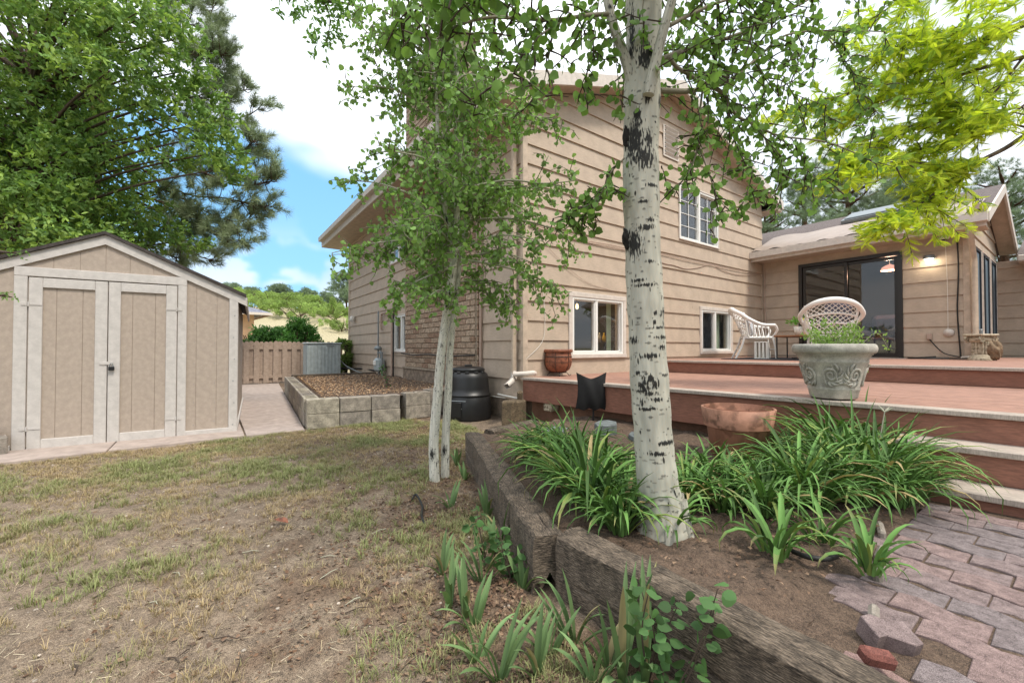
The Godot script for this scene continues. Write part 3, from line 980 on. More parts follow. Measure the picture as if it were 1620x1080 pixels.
# ---------- right-hand wing
func wing() -> void:
	var h := thing("house_wing", "single storey tan wing with sliding glass door and tarp covered roof", "house")
	var X := 7.3
	var ZE := 3.42
	var XE := 10.9
	var west := wall_tr(Vector3(X, 0, 0), Vector3(0, 0, 1))
	var south := wall_tr(Vector3(X, 0, ZE), Vector3(1, 0, 0))
	var door := [[0.80, 2.56, 0.86, 2.93]]
	var wins := [[0.30, 1.22, 0.98, 2.92], [1.42, 2.34, 0.98, 2.92], [2.54, 3.40, 0.98, 2.92]]
	backing(h, west, 0.0, ZE - 0.14, 0.3, 3.2, door, M.corner_paint)
	backing(h, south, 0.0, XE - X, 0.3, 3.2, wins, M.corner_paint)
	siding(h, west, 0.04, ZE, 0.60, 3.12, door, M.siding)
	var ridge := Vector2(9.05, 4.27)
	var sl := 0.42
	siding(h, south, 0.0, XE - X, 0.60, 4.1, wins, M.siding, [ridge.x - X, ridge.y - 0.16, sl])
	var st := mk()
	for z in [ZE, ZE - 0.1]:
		poly(st, PackedVector3Array([Vector3(X, 3.2, z), Vector3(XE, 3.2, z), Vector3(XE, ridge.y - 0.16 - (XE - ridge.x) * sl, z), Vector3(ridge.x, ridge.y - 0.16, z), Vector3(X, ridge.y - 0.16 - (ridge.x - X) * sl, z)]), Vector3(ridge.x, 3.3, ZE - 0.05))
	put(h, "gable_wall", done(st), M.corner_paint)
	bx(h, "corner_board", Vector3(X - 0.036, 0.58, ZE - 0.06), Vector3(X + 0.05, 3.2, ZE + 0.036), M.corner_paint)
	bx(h, "wall", Vector3(XE - 0.1, 0.3, -2.0), Vector3(XE, 3.2, ZE - 0.15), M.inside)
	bx(h, "wall", Vector3(X, 0.3, -2.1), Vector3(XE - 0.11, 3.2, -2.0), M.inside)
	bx(h, "wall", Vector3(X + 0.001, 0.86, -1.99), Vector3(X + 0.1, 3.2, -0.001), M.inside)
	bx(h, "floor", Vector3(X + 0.02, 0.70, -1.99), Vector3(XE - 0.11, 0.82, ZE - 0.15), M.inside_floor)
	bx(h, "ceiling", Vector3(X + 0.02, 3.21, -1.99), Vector3(XE, 3.27, ZE - 0.11), M.inside)
	# roof
	var ex := 6.74
	var ey := ridge.y - (ridge.x - ex) * sl
	var fx := 11.38
	var fy := ridge.y - (fx - ridge.x) * sl
	slope_slab(h, "roof", ex, ey, ridge.x, ridge.y, -1.5, 3.70, 0.09, M.shingle)
	slope_slab(h, "roof", fx, fy, ridge.x, ridge.y, -1.5, 3.70, 0.09, M.shingle)
	slope_slab(h, "rake_board", ex, ey - 0.01, ridge.x - 0.001, ridge.y - 0.01, 3.702, 3.735, 0.17, M.trim)
	slope_slab(h, "rake_board", fx, fy - 0.01, ridge.x + 0.001, ridge.y - 0.01, 3.702, 3.735, 0.17, M.trim)
	slope_slab(h, "soffit", ex + 0.02, ey - 0.085, ridge.x, ridge.y - 0.092, ZE + 0.03, 3.70, 0.015, M.corner_paint)
	slope_slab(h, "soffit", fx - 0.02, fy - 0.085, ridge.x, ridge.y - 0.092, ZE + 0.03, 3.70, 0.015, M.corner_paint)
	bx(h, "fascia", Vector3(ex, ey - 0.24, 0.0), Vector3(ex + 0.025, ey - 0.02, 3.70), M.trim)
	bx(h, "soffit", Vector3(ex + 0.026, ey - 0.22, 0.04), Vector3(X, ey - 0.205, 3.68), M.corner_paint)
	# gutter and its downspout
	var g := mk()
	add_box(g, Vector3(ex - 0.11, ey - 0.17, 0.02), Vector3(ex - 0.10, ey - 0.03, 3.72))
	add_box(g, Vector3(ex - 0.10, ey - 0.17, 0.02), Vector3(ex - 0.001, ey - 0.16, 3.72))
	add_box(g, Vector3(ex - 0.10, ey - 0.16, 3.71), Vector3(ex - 0.001, ey - 0.03, 3.72))
	add_box(g, Vector3(ex - 0.10, ey - 0.16, 0.02), Vector3(ex - 0.001, ey - 0.03, 0.03))
	put(h, "gutter", done(g), M.trim)
	var dp := mk()
	tube(dp, PackedVector3Array([Vector3(ex - 0.05, ey - 0.16, 3.52), Vector3(ex - 0.04, ey - 0.34, 3.52), Vector3(X - 0.10, ey - 0.66, 3.50), Vector3(X - 0.08, ey - 0.78, 3.50), Vector3(X - 0.08, 0.88, 3.50)]), even(5, 0.05, 0.05), 4)
	put(h, "downspout", done(dp), M.corner_paint)
	# tarp over the lower roof, with folds
	var ts := mk()
	ts.set_smooth_group(0)
	var nu := 40
	var nv := 8
	var pt := func(i: int, j: int) -> Vector3:
		var z: float = lerp(0.06, 3.60, float(i) / nu)
		var u: float = float(j) / nv
		var x: float = lerp(ex - 0.05, ex + 1.05 + 0.08 * sin(z * 5.0), u)
		var y: float = ridge.y - (ridge.x - x) * sl + 0.02 + 0.016 * (1.0 + sin(z * 2.2 + u * 4.0) * sin(z * 5.0 - u * 3.0)) + (0.02 * sin(z * 14.0) if j == 0 else 0.0)
		if j == 0:
			y -= 0.03
		return Vector3(x, y, z)
	for i in nu:
		for j in nv:
			for q in [[0, 0], [1, 0], [1, 1], [0, 0], [1, 1], [0, 1]]:
				ts.add_vertex(pt.call(i + q[0], j + q[1]))
	tag(put(self, "roof_tarp", done(ts), M.tarp), "wrinkled beige tarp lying along the lower edge of the wing roof", "tarp")
	# skylight
	var sky := thing("skylight", "low flat skylight with a green tinted dome on the wing roof", "skylight", Vector3(ex + 1.55, ey + 1.55 * sl + 0.02, 1.9))
	sky.rotation.z = atan(sl)
	bx(sky, "curb", Vector3(-0.35, 0.0, -0.5), Vector3(0.35, 0.08, 0.5), M.galv)
	bx(sky, "dome", Vector3(-0.3, 0.081, -0.45), Vector3(0.3, 0.11, 0.45), M.galv, 0.02)
	# camera bracket on the gutter corner
	var bk := thing("antenna_bracket", "small dark wire bracket fixed on the wing gutter corner", "bracket", Vector3(ex + 0.12, ey + 0.06, 3.6))
	bx(bk, "box", Vector3(-0.09, 0, -0.05), Vector3(0.09, 0.09, 0.05), M.pipe_paint)
	var wires := mk()
	for i in 9:
		rod(wires, Vector3(rr(-0.05, 0.05), 0.09, rr(-0.03, 0.03)), Vector3(rr(-0.09, 0.09), rr(0.15, 0.24), rr(-0.06, 0.06)), 0.006, 4)
	put(bk, "wire", done(wires), M.black_metal)
	# sliding door
	var d := node(h, "sliding_door")
	d.transform = west
	var fr := mk()
	for r in [[0.80, 2.56, 2.86, 2.93], [0.80, 0.87, 0.86, 2.86], [2.49, 2.56, 0.86, 2.86], [0.80, 2.56, 0.82, 0.86]]:
		add_box(fr, Vector3(r[0] + 0.001, r[2], -0.1), Vector3(r[1] - 0.001, r[3] - 0.001, 0.05))
	put(d, "frame", done(fr), M.bronze)
	for k in 2:
		var a := 0.88 if k == 0 else 1.63
		var b := 1.69 if k == 0 else 2.48
		var z := 0.0 if k == 0 else -0.04
		var leaf := mk()
		for r in [[a, b, 0.87, 0.95], [a, b, 2.79, 2.85], [a, a + 0.05, 0.95, 2.79], [b - 0.05, b, 0.95, 2.79]]:
			add_box(leaf, Vector3(r[0], r[2], z - 0.015), Vector3(r[1], r[3], z + 0.018))
		put(d, "door_leaf", done(leaf), M.bronze)
		bx(d, "pane", Vector3(a + 0.05, 0.95, z - 0.003), Vector3(b - 0.05, 2.79, z + 0.003), M.door_glass, 0.0005)
	bx(d, "threshold", Vector3(0.78, 0.80, 0.04), Vector3(2.60, 0.848, 0.12), M.trim)
	bx(d, "handle", Vector3(0.90, 1.7, 0.02), Vector3(0.925, 2.0, 0.06), M.trim, 0.01)
	# three tall sliders in the gable end
	for w in wins:
		var n := window(h, south, w[0], w[1], w[2], w[3], 0.02, 0.42, Vector2i(1, 1), M.screen_frame, M.trim)
		bx(n, "screen", Vector3(w[0] + 0.45, w[2] + 0.05, 0.006), Vector3(w[1] - 0.05, w[3] - 0.05, 0.012), M.blind, 0.001)
	# things inside
	var pic := [[1.45, 1.62, 0.42, 0.5], [2.35, 1.85, 0.36, 0.55]]
	for p in pic:
		var f := thing("framed_picture", ["small dark framed picture on the far indoor wall", "tall dark framed picture on the far indoor wall"][pic.find(p)], "picture", Vector3(XE - 0.13, p[1], p[0]))
		bx(f, "frame", Vector3(0, -p[3] / 2, -p[2] / 2), Vector3(0.028, p[3] / 2, p[2] / 2), M.inside_dark)
		bx(f, "print", Vector3(-0.004, -p[3] / 2 + 0.05, -p[2] / 2 + 0.05), Vector3(-0.001, p[3] / 2 - 0.05, p[2] / 2 - 0.05), M.inside, 0.001)
	var so := thing("armchair", "dark grey upholstered armchair behind the sliding glass door", "armchair", Vector3(8.2, 0.82, 2.1))
	bx(so, "seat", Vector3(-0.35, 0.12, -0.3), Vector3(0.35, 0.45, 0.3), M.cushion_dark, 0.06)
	bx(so, "backrest", Vector3(0.2, 0.46, -0.3), Vector3(0.4, 0.95, 0.3), M.cushion_dark, 0.08)
	for s in [-1, 1]:
		bx(so, "arm", Vector3(-0.35, 0.12, 0.31 * s), Vector3(0.35, 0.62, 0.45 * s), M.cushion_dark, 0.06)
		bx(so, "leg", Vector3(-0.3, 0, 0.3 * s), Vector3(-0.24, 0.119, 0.36 * s), M.bronze)
		bx(so, "leg", Vector3(0.24, 0, 0.3 * s), Vector3(0.3, 0.119, 0.36 * s), M.bronze)
	var pp := at(1408, 424, 9.0)
	var pend := thing("pendant_lamp", "small pink shaded pendant lamp glowing behind the sliding door", "lamp", pp)
	var s := mk()
	lathe(s, PackedVector2Array([Vector2(0.15, -0.05), Vector2(0.13, 0.02), Vector2(0.07, 0.06), Vector2(0.02, 0.08)]), 24)
	put(pend, "shade", done(s), M.pendant_glow)
	var c := mk()
	rod(c, Vector3(0, 0.081, 0), Vector3(0, 3.2 - pp.y, 0), 0.006)
	put(pend, "cord", done(c), M.white_cord)
	var pl := OmniLight3D.new()
	pl.name = "pendant_light"
	pl.light_color = Color(1.0, 0.8, 0.66)
	pl.light_energy = 0.25
	pl.light_size = 0.08
	pl.omni_range = 8.0
	pl.shadow_enabled = true
	pend.add_child(pl)
	pl.position = Vector3(0, -0.07, 0)
	# wall lamp, lit
	var lp := on_x(1471, 411, 7.2)
	var lamp := thing("wall_lamp", "round wall lamp switched on beside the sliding door", "lamp", Vector3(7.26, lp.y, lp.z))
	var hood := mk()
	lathe(hood, PackedVector2Array([Vector2(0.001, 0.09), Vector2(0.07, 0.085), Vector2(0.085, 0.05), Vector2(0.085, 0.015)]), 20, true, Vector3(-0.08, 0, 0))
	put(lamp, "hood", done(hood), M.galv)
	bx(lamp, "mount", Vector3(-0.03, 0.0, -0.04), Vector3(0.02, 0.1, 0.04), M.galv, 0.01)
	var bulb := mk()
	lathe(bulb, PackedVector2Array([Vector2(0.001, -0.06), Vector2(0.04, -0.045), Vector2(0.058, 0.0), Vector2(0.055, 0.03)]), 20, true, Vector3(-0.08, 0, 0))
	put(lamp, "bulb", done(bulb), M.lamp_glass)
	var ol := OmniLight3D.new()
	ol.name = "lamp_light"
	ol.light_color = Color(1.0, 0.93, 0.8)
	ol.light_energy = 0.05
	ol.light_size = 0.05
	ol.omni_range = 8.0
	ol.shadow_enabled = true
	lamp.add_child(ol)
	ol.position = Vector3(-0.08, -0.01, 0)
	# security camera with its hanging cord
	var cp := on_x(1495, 375, 7.2)
	var cm := thing("security_camera", "white dome camera on the wing wall with a thin cord below", "camera", Vector3(7.27, cp.y, cp.z))
	var cs := mk()
	lathe(cs, PackedVector2Array([Vector2(0.001, -0.04), Vector2(0.05, -0.04), Vector2(0.075, -0.015), Vector2(0.075, 0.02), Vector2(0.001, 0.05)]), 20, true, Vector3(-0.07, 0, 0))
	put(cm, "body", done(cs), M.white_pot)
	var ce := mk()
	lathe(ce, PackedVector2Array([Vector2(0.001, -0.06), Vector2(0.03, -0.055), Vector2(0.045, -0.041)]), 16, true, Vector3(-0.07, 0, 0))
	put(cm, "lens", done(ce), M.black_metal)
	var hx := on_x(1498, 526, 7.2)
	wire(cm, "cord", [Vector3(-0.03, -0.03, 0.0), Vector3(-0.03, -0.8, 0.02), Vector3(-0.03, hx.y - cp.y, 0.02)], 0.004, M.white_cord)
	var plug := thing("wall_plate", "small white cable plate low on the wing wall", "wall plate", Vector3(7.262, hx.y, hx.z + 0.02))
	var ps := mk()
	lathe(ps, PackedVector2Array([Vector2(0.001, -0.03), Vector2(0.07, -0.03), Vector2(0.07, 0.02), Vector2(0.001, 0.04)]), 16)
	put(plug, "disc", done(ps), M.trim, Transform3D(Basis(Vector3(0, 0, 1), PI / 2), Vector3.ZERO))
	var ob := on_x(1470, 532, 7.2)
	tag(put(self, "outlet_box", bmesh(Vector3(0.05, 0.11, 0.07), 0.008), M.pipe_paint, Transform3D(Basis.IDENTITY, Vector3(7.245, ob.y, ob.z))), "tan outlet box low on the wing wall beside the sliding door", "outlet box")
	wire(h, "floor_cable", [Vector3(7.24, ob.y - 0.05, ob.z), Vector3(7.2, 0.95, ob.z + 0.2), Vector3(7.15, 0.87, ob.z + 0.5), Vector3(7.1, 0.86, ob.z + 0.3), Vector3(7.0, 0.86, ob.z - 0.2)], 0.01, M.rubber)
	wire(h, "wall_cable", [Vector3(7.25, 3.0, 3.30), Vector3(7.25, 2.4, 3.31), Vector3(7.24, 1.7, 3.29), Vector3(7.25, 0.9, 3.32)], 0.012, M.rubber)
	wire(h, "wall_cable", [Vector3(7.25, 2.95, 0.10), Vector3(7.25, 2.2, 0.08), Vector3(7.24, 1.6, 0.11), Vector3(7.25, 0.9, 0.09)], 0.014, M.pipe_paint)
	wire(h, "hose", [Vector3(7.0, 0.865, 3.2), Vector3(6.8, 0.865, 3.0), Vector3(6.9, 0.865, 2.7), Vector3(7.05, 0.865, 2.8), Vector3(6.95, 0.89, 3.05)], 0.016, M.rubber, 6)
	# hose bib with a white hose on the gable end
	var hb := thing("hose_tap", "white hose on an outdoor tap at the wing corner", "tap", Vector3(7.42, 1.33, 3.47))
	bx(hb, "tap", Vector3(-0.04, -0.05, -0.02), Vector3(0.04, 0.05, 0.1), M.galv, 0.015)
	wire(hb, "hose", [Vector3(0, 0, 0.1), Vector3(-0.02, -0.25, 0.13), Vector3(-0.22, -0.40, 0.08), Vector3(-0.5, -0.445, -0.1)], 0.014, M.white_cord, 6)

	# the next part of the house to the right
	var k := thing("house_extension", "tan sided house section beyond the tall dark windows", "house")
	var w2 := wall_tr(Vector3(XE + 0.05, 0, ZE), Vector3(0, 0, 1))
	backing(k, w2, 0.02, 5.5, 0.3, 3.0, [], M.corner_paint)
	siding(k, w2, 0.03, 5.5, 0.60, 2.9, [], M.siding)
	slope_slab(k, "roof", XE - 0.5, 3.04, XE + 3.2, 4.3, ZE + 0.35, ZE + 5.6, 0.1, M.shingle)
	bx(k, "gutter", Vector3(XE - 0.62, 2.88, ZE + 0.36), Vector3(XE - 0.5, 3.02, ZE + 5.6), M.trim, 0.02)
	bx(k, "soffit", Vector3(XE - 0.5, 2.88, ZE + 0.36), Vector3(XE + 0.04, 2.9, ZE + 5.6), M.corner_paint)
	bx(k, "end_wall", Vector3(XE + 0.2, 0.3, ZE + 5.4), Vector3(XE + 3.2, 3.0, ZE + 5.5), M.corner_paint)
	bx(k, "end_wall", Vector3(XE + 0.2, 0.3, ZE + 0.1), Vector3(XE + 3.2, 3.0, ZE + 0.2), M.corner_paint)

# ---------- deck, slightly turned against the house
const DECK_TURN := 0.105
const DECK_O := Vector3(-0.06, 0, 0.05)
func deck_tr() -> Transform3D:
	return Transform3D(Basis(Vector3.UP, DECK_TURN), DECK_O)
func deck() -> void:
	var d := thing("deck", "two level red brown deck with pale board edges and steps", "deck")
	var tr := deck_tr()
	var s := sin(DECK_TURN)
	var c := cos(DECK_TURN)
	var bw := 0.142
	var board := func(called: String, x0: float, x1: float, y: float, z0: float, z1: float, m: Material, th := 0.03) -> void:
		put(d, called, bmesh(Vector3(x1 - x0, th, z1 - z0), 0.004), m, tr * Transform3D(Basis.IDENTITY, Vector3((x0 + x1) / 2, y - th / 2, (z0 + z1) / 2)))
	var z_of := func(x: float, wz: float) -> float: return (x * s + wz - DECK_O.z) / c
	# lower level
	var x := 0.12
	while x < 2.72:
		board.call("deck_board", x, x + bw - 0.008, 0.64 + rr(-0.001, 0.001), z_of.call(x, 0.015), 7.4, M.deck_top)
		x += bw
	board.call("nosing", -0.035, 0.113, 0.643, z_of.call(0.0, 0.06), 7.4, M.nosing, 0.034)
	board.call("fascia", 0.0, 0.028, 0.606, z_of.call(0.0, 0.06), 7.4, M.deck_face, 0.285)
	board.call("rim_shade_board", 0.16, 0.2, 0.60, z_of.call(0.16, 0.06), 7.4, M.under, 0.55)  # board added to stand for the shade under the deck edge
	# upper level
	x = 2.80
	while x < 9.8:
		var z0: float = z_of.call(x, 0.015) if x < 7.0 else z_of.call(x, 3.48)
		board.call("deck_board", x, x + bw - 0.008, 0.84 + rr(-0.001, 0.001), z0, 7.4, M.deck_top)
		x += bw
	board.call("nosing", 2.64, 2.793, 0.843, z_of.call(2.64, 0.02), 7.4, M.nosing, 0.034)
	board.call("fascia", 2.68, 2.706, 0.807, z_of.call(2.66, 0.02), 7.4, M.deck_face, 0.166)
	# steps down to the patio
	for k in 2:
		var y: float = [0.455, 0.255][k]
		var xa: float = [-0.30, -0.57][k]
		var z0: float = [3.86, 4.02][k]
		board.call("tread", xa, xa + 0.295, y, z0, 7.2, M.nosing, 0.036)
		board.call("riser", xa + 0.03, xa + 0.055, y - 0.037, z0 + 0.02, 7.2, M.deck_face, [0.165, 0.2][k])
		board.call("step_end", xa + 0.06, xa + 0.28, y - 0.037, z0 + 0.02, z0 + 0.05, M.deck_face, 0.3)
	# support posts and a pale pier block under the corner
	for i in 5:
		put(d, "post", bmesh(Vector3(0.09, 0.62, 0.09), 0.005), M.under, tr * Transform3D(Basis.IDENTITY, Vector3(0.3, 0.30, 0.4 + 1.5 * i)))
	put(d, "pier_block", bmesh(Vector3(0.14, 0.13, 0.16), 0.012), M.relic, Transform3D(Basis.IDENTITY, on_x(872, 642, 0.08)))

# ---------- shed: local x runs along its front to the right corner at 0, local z points out of the front
func shed() -> void:
	var t := thing("garden_shed", "tan gabled wooden shed with white trimmed double doors", "shed", Vector3(-3.32, 0, -1.585), -0.07)
	var W := 2.42
	var L := 3.6
	var ex := 0.10
	var apex := Vector2(-1.21, 2.30)
	var eave := 1.74
	var sl := (apex.y - eave) / 1.21
	var top := func(x: float) -> float: return apex.y - abs(x - apex.x) * sl - 0.06
	# floor and dark core, so that the joints between planks look into the shed
	bx(t, "floor", Vector3(-W + 0.05, 0.02, -L + 0.05), Vector3(-0.05, 0.06, -0.05), M.inside_floor)
	# front planks with grooves between them
	var x := -W
	var n := 12
	for i in n:
		var a := -W + W * i / n + 0.0022
		var b := -W + W * (i + 1) / n - 0.0022
		var lo := 0.03
		if a > -1.80 and b < -0.57:
			lo = 1.79
		var st := mk()
		var cut := [a, b]
		if a < apex.x and b > apex.x:
			cut = [a, apex.x, b]
		for k in cut.size() - 1:
			var p: float = cut[k]
			var q: float = cut[k + 1]
			hexa(st, PackedVector3Array([Vector3(p, lo, -0.005), Vector3(q, lo, -0.005), Vector3(q, lo, 0), Vector3(p, lo, 0), Vector3(p, top.call(p), -0.005), Vector3(q, top.call(q), -0.005), Vector3(q, top.call(q), 0), Vector3(p, top.call(p), 0)]))
		put(t, "siding_plank", done(st), M.shed_siding)
	# sheathing behind the planks, open at the doorway
	var bk := mk()
	for r in [[-W, -1.79], [-0.58, 0.0]]:
		add_box(bk, Vector3(r[0], 0.03, -0.03), Vector3(r[1], eave - 0.06, -0.0055))
	add_box(bk, Vector3(-1.789, 1.772, -0.034), Vector3(-0.581, 1.88, -0.0055))
	for z in [-0.0055, -0.03]:
		poly(bk, PackedVector3Array([Vector3(-W, eave - 0.061, z), Vector3(0, eave - 0.061, z), Vector3(apex.x, apex.y - 0.061, z)]), Vector3(apex.x, 1.9, -0.02))
	put(t, "sheathing", done(bk), M.shed_siding)
	# sides and back
	for side in [0, 1]:
		for i in 18:
			var z0 := -0.016 - (L - 0.02) * i / 18.0 - 0.003
			var z1 := -0.016 - (L - 0.02) * (i + 1) / 18.0 + 0.003
			var xx := -0.014 if side == 0 else -W
			bx(t, "siding_plank", Vector3(xx, 0.03, z1), Vector3(xx + 0.014, eave - 0.04, z0), M.shed_siding, 0.002)
		var xi := -0.03 if side == 0 else -W + 0.0145
		bx(t, "sheathing", Vector3(xi, 0.03, -L + 0.03), Vector3(xi + 0.0155, eave - 0.04, -0.031), M.shed_siding)
	var back := mk()
	poly(back, PackedVector3Array([Vector3(-W, 0.03, -L), Vector3(0, 0.03, -L), Vector3(0, eave - 0.06, -L), Vector3(apex.x, apex.y - 0.06, -L), Vector3(-W, eave - 0.06, -L)]), Vector3(apex.x, 1, -1))
	put(t, "back_wall", done(back), M.shed_siding)
	# roof
	for s in [-1, 1]:
		var x1: float = apex.x + s * (1.21 + ex)
		var y1 := apex.y - (1.21 + ex) * sl
		slope_slab(t, "roof", x1, y1 + 0.03, apex.x, apex.y + 0.03, -L - 0.05, 0.05, 0.035, M.shingle_dark)
		# rake trim, mitred at the top
		var st := mk()
		var h := 0.105
		hexa(st, PackedVector3Array([Vector3(apex.x, apex.y - 0.008 - h, 0.001), Vector3(x1, y1 - 0.008 - h, 0.001), Vector3(x1, y1 - 0.008 - h, 0.024), Vector3(apex.x, apex.y - 0.008 - h, 0.024), Vector3(apex.x, apex.y - 0.008, 0.001), Vector3(x1, y1 - 0.008, 0.001), Vector3(x1, y1 - 0.008, 0.024), Vector3(apex.x, apex.y - 0.008, 0.024)]))
		put(t, "rake_board", done(st), M.shed_trim)
		bx(t, "fascia", Vector3(x1 - 0.012, y1 - 0.12, -L - 0.04), Vector3(x1 + 0.012, y1 - 0.01, -0.001), M.shed_trim)
	# trim: corners, base, door surround
	bx(t, "corner_board", Vector3(-0.075, 0.06, 0.001), Vector3(0.016, eave - 0.05, 0.022), M.shed_trim)
	bx(t, "corner_board", Vector3(0.001, 0.03, -0.09), Vector3(0.018, eave - 0.09, 0.0), M.shed_trim)
	bx(t, "corner_board", Vector3(-W - 0.016, 0.06, 0.001), Vector3(-W + 0.075, eave - 0.05, 0.022), M.shed_trim)
	bx(t, "base_board", Vector3(-0.50, -0.02, 0.001), Vector3(0.016, 0.065, 0.024), M.shed_trim)
	bx(t, "base_board", Vector3(-W, -0.02, 0.001), Vector3(-1.90, 0.065, 0.024), M.shed_trim)
	bx(t, "base_board", Vector3(0.001, 0.0, -L), Vector3(0.022, 0.07, -0.002), M.shed_trim)
	bx(t, "door_trim", Vector3(-1.89, -0.03, 0.001), Vector3(-1.795, 1.785, 0.023), M.shed_trim)
	bx(t, "door_trim", Vector3(-0.578, -0.02, 0.001), Vector3(-0.495, 1.785, 0.023), M.shed_trim)
	bx(t, "door_trim", Vector3(-1.89, 1.787, 0.001), Vector3(-0.495, 1.882, 0.023), M.shed_trim)
	for i in 6:
		var s := mk()
		lathe(s, PackedVector2Array([Vector2(0.001, 0.004), Vector2(0.006, 0.002), Vector2(0.006, 0)]), 8)
		put(t, "screw", done(s), M.galv, Transform3D(Basis(Vector3.RIGHT, PI / 2), Vector3(-0.03 + 0.012 * (i % 2), 0.1 + 0.27 * i, 0.0235)))
	for k in 2:
		var d := node(t, "door")
		var a: float = [-1.786, -1.180][k]
		var b: float = [-1.188, -0.586][k]
		for i in 3:
			var p: float = lerp(a, b, i / 3.0)
			var q: float = lerp(a, b, (i + 1) / 3.0)
			bx(d, "plank", Vector3(p + 0.0015, 0.012, -0.004), Vector3(q - 0.0015, 1.775, 0.002), M.shed_siding, 0.002)
		bx(d, "sheathing", Vector3(a + 0.001, 0.013, -0.028), Vector3(b - 0.001, 1.774, -0.0045), M.shed_siding)
		var f := 0.1
		bx(d, "frame_board", Vector3(a, 0.01, 0.0025), Vector3(a + f, 1.776, 0.021), M.shed_trim)
		bx(d, "frame_board", Vector3(b - f, 0.01, 0.0025), Vector3(b, 1.776, 0.021), M.shed_trim)
		bx(d, "frame_board", Vector3(a + f + 0.001, 0.01, 0.0025), Vector3(b - f - 0.001, 0.105, 0.021), M.shed_trim)
		bx(d, "frame_board", Vector3(a + f + 0.001, 1.676, 0.0025), Vector3(b - f - 0.001, 1.776, 0.021), M.shed_trim)
		for y in [0.22, 1.5]:
			var e := a if k == 0 else b
			var o := -1.0 if k == 0 else 1.0
			var hg := mk()
			cham(hg, Vector3(0.04, 0.032, 0.004), 0.001, Transform3D(Basis.IDENTITY, Vector3(e + o * 0.03, y, 0.0265)))
			rod(hg, Vector3(e, y - 0.024, 0.025), Vector3(e, y + 0.024, 0.025), 0.006)
			cham(hg, Vector3(0.09, 0.022, 0.004), 0.001, Transform3D(Basis.IDENTITY, Vector3(e - o * 0.055, y, 0.0245)))
			put(d, "hinge", done(hg), M.shed_trim)
	# nail heads along the plank edges
	var nails := mk()
	for i in 13:
		for k in 8:
			var nx := -W + W * i / 12.0 + (0.018 if i < 6 else -0.018)
			var ny := 0.14 + 0.24 * k
			if ny > top.call(nx) - 0.1 or (nx > -1.9 and nx < -0.49 and ny < 1.9) or nx < -W + 0.08 or nx > -0.08:
				continue
			cham(nails, Vector3(0.007, 0.007, 0.003), 0.001, Transform3D(Basis.IDENTITY, Vector3(nx, ny + rr(-0.02, 0.02), 0.001)))
	put(t, "nail_heads", done(nails), M.galv).set_meta("kind", "stuff")
	var hs := mk()
	cham(hs, Vector3(0.11, 0.035, 0.006), 0.002, Transform3D(Basis.IDENTITY, Vector3(-1.19, 0.88, 0.026)))
	put(t, "hasp", done(hs), M.shed_trim)
	var lock := thing("padlock", "small dark padlock hanging on the shed door hasp", "padlock", t.transform * Vector3(-1.145, 0.83, 0.045), -0.07)
	bx(lock, "body", Vector3(-0.025, -0.03, -0.01), Vector3(0.025, 0.015, 0.012), M.black_metal, 0.006)
	var sh := mk()
	var arc := PackedVector3Array()
	for i in 9:
		arc.append(Vector3(-cos(PI * i / 8.0) * 0.015, 0.015 + sin(PI * i / 8.0) * 0.035, 0))
	tube(sh, arc, even(9, 0.004, 0.004), 6)
	put(lock, "shackle", done(sh), M.galv)
	# block and brick by the left end
	var bl := on_y(4, 716, 0.0)
	tag(put(self, "concrete_block", bmesh(Vector3(0.2, 0.19, 0.39), 0.01), M.block1, Transform3D(Basis(Vector3.UP, 0.3), bl + Vector3(-0.08, 0.08, 0.0))), "grey concrete block standing by the shed door trim", "block")
	tag(put(self, "red_brick", bmesh(Vector3(0.1, 0.055, 0.2), 0.006), M.red_brick, Transform3D(Basis(Vector3.UP, 0.2), bl + Vector3(-0.09, 0.205, 0.0))), "dark red brick lying on a concrete block beside the shed", "brick")

func fence() -> void:
	var t := thing("fence", "low tan board fence with dog eared pickets between shed and house", "fence", Vector3(0, 0, -9.45), 0.0)
	var pick := mk()
	var w := 0.068
	var top := 1.24
	var o := [Vector2(-w, 0.03), Vector2(w, 0.03), Vector2(w, top - 0.05), Vector2(w - 0.04, top), Vector2(-w + 0.04, top), Vector2(-w, top - 0.05)]
	for z in [-0.009, 0.009]:
		var f := PackedVector3Array()
		for p in o:
			f.append(Vector3(p.x, p.y, z))
		poly(pick, f, Vector3(0, 0.5, 0))
	for i in 6:
		var a: Vector2 = o[i]
		var b: Vector2 = o[(i + 1) % 6]
		poly(pick, PackedVector3Array([Vector3(a.x, a.y, -0.009), Vector3(b.x, b.y, -0.009), Vector3(b.x, b.y, 0.009), Vector3(a.x, a.y, 0.009)]), Vector3(0, 0.6, 0))
	var pm := done(pick)
	var x := -6.9
	var i := 0
	while x < -0.15:
		var front := i % 2 == 0
		put(t, "picket", pm, M.fence, Transform3D(Basis(Vector3(0, 0, 1), rr(-0.008, 0.008)), Vector3(x, rr(-0.012, 0.012), 0.032 if front else -0.032)))
		x += 0.122
		i += 1
	for y in [0.16, 1.0]:
		bx(t, "rail", Vector3(-7.0, y, -0.02), Vector3(-0.06, y + 0.09, 0.02), M.fence)
	for xx in [-6.4, -4.3, -2.2, -0.3]:
		bx(t, "post", Vector3(xx - 0.045, -0.1, -0.14), Vector3(xx + 0.045, 1.2, -0.05), M.fence)

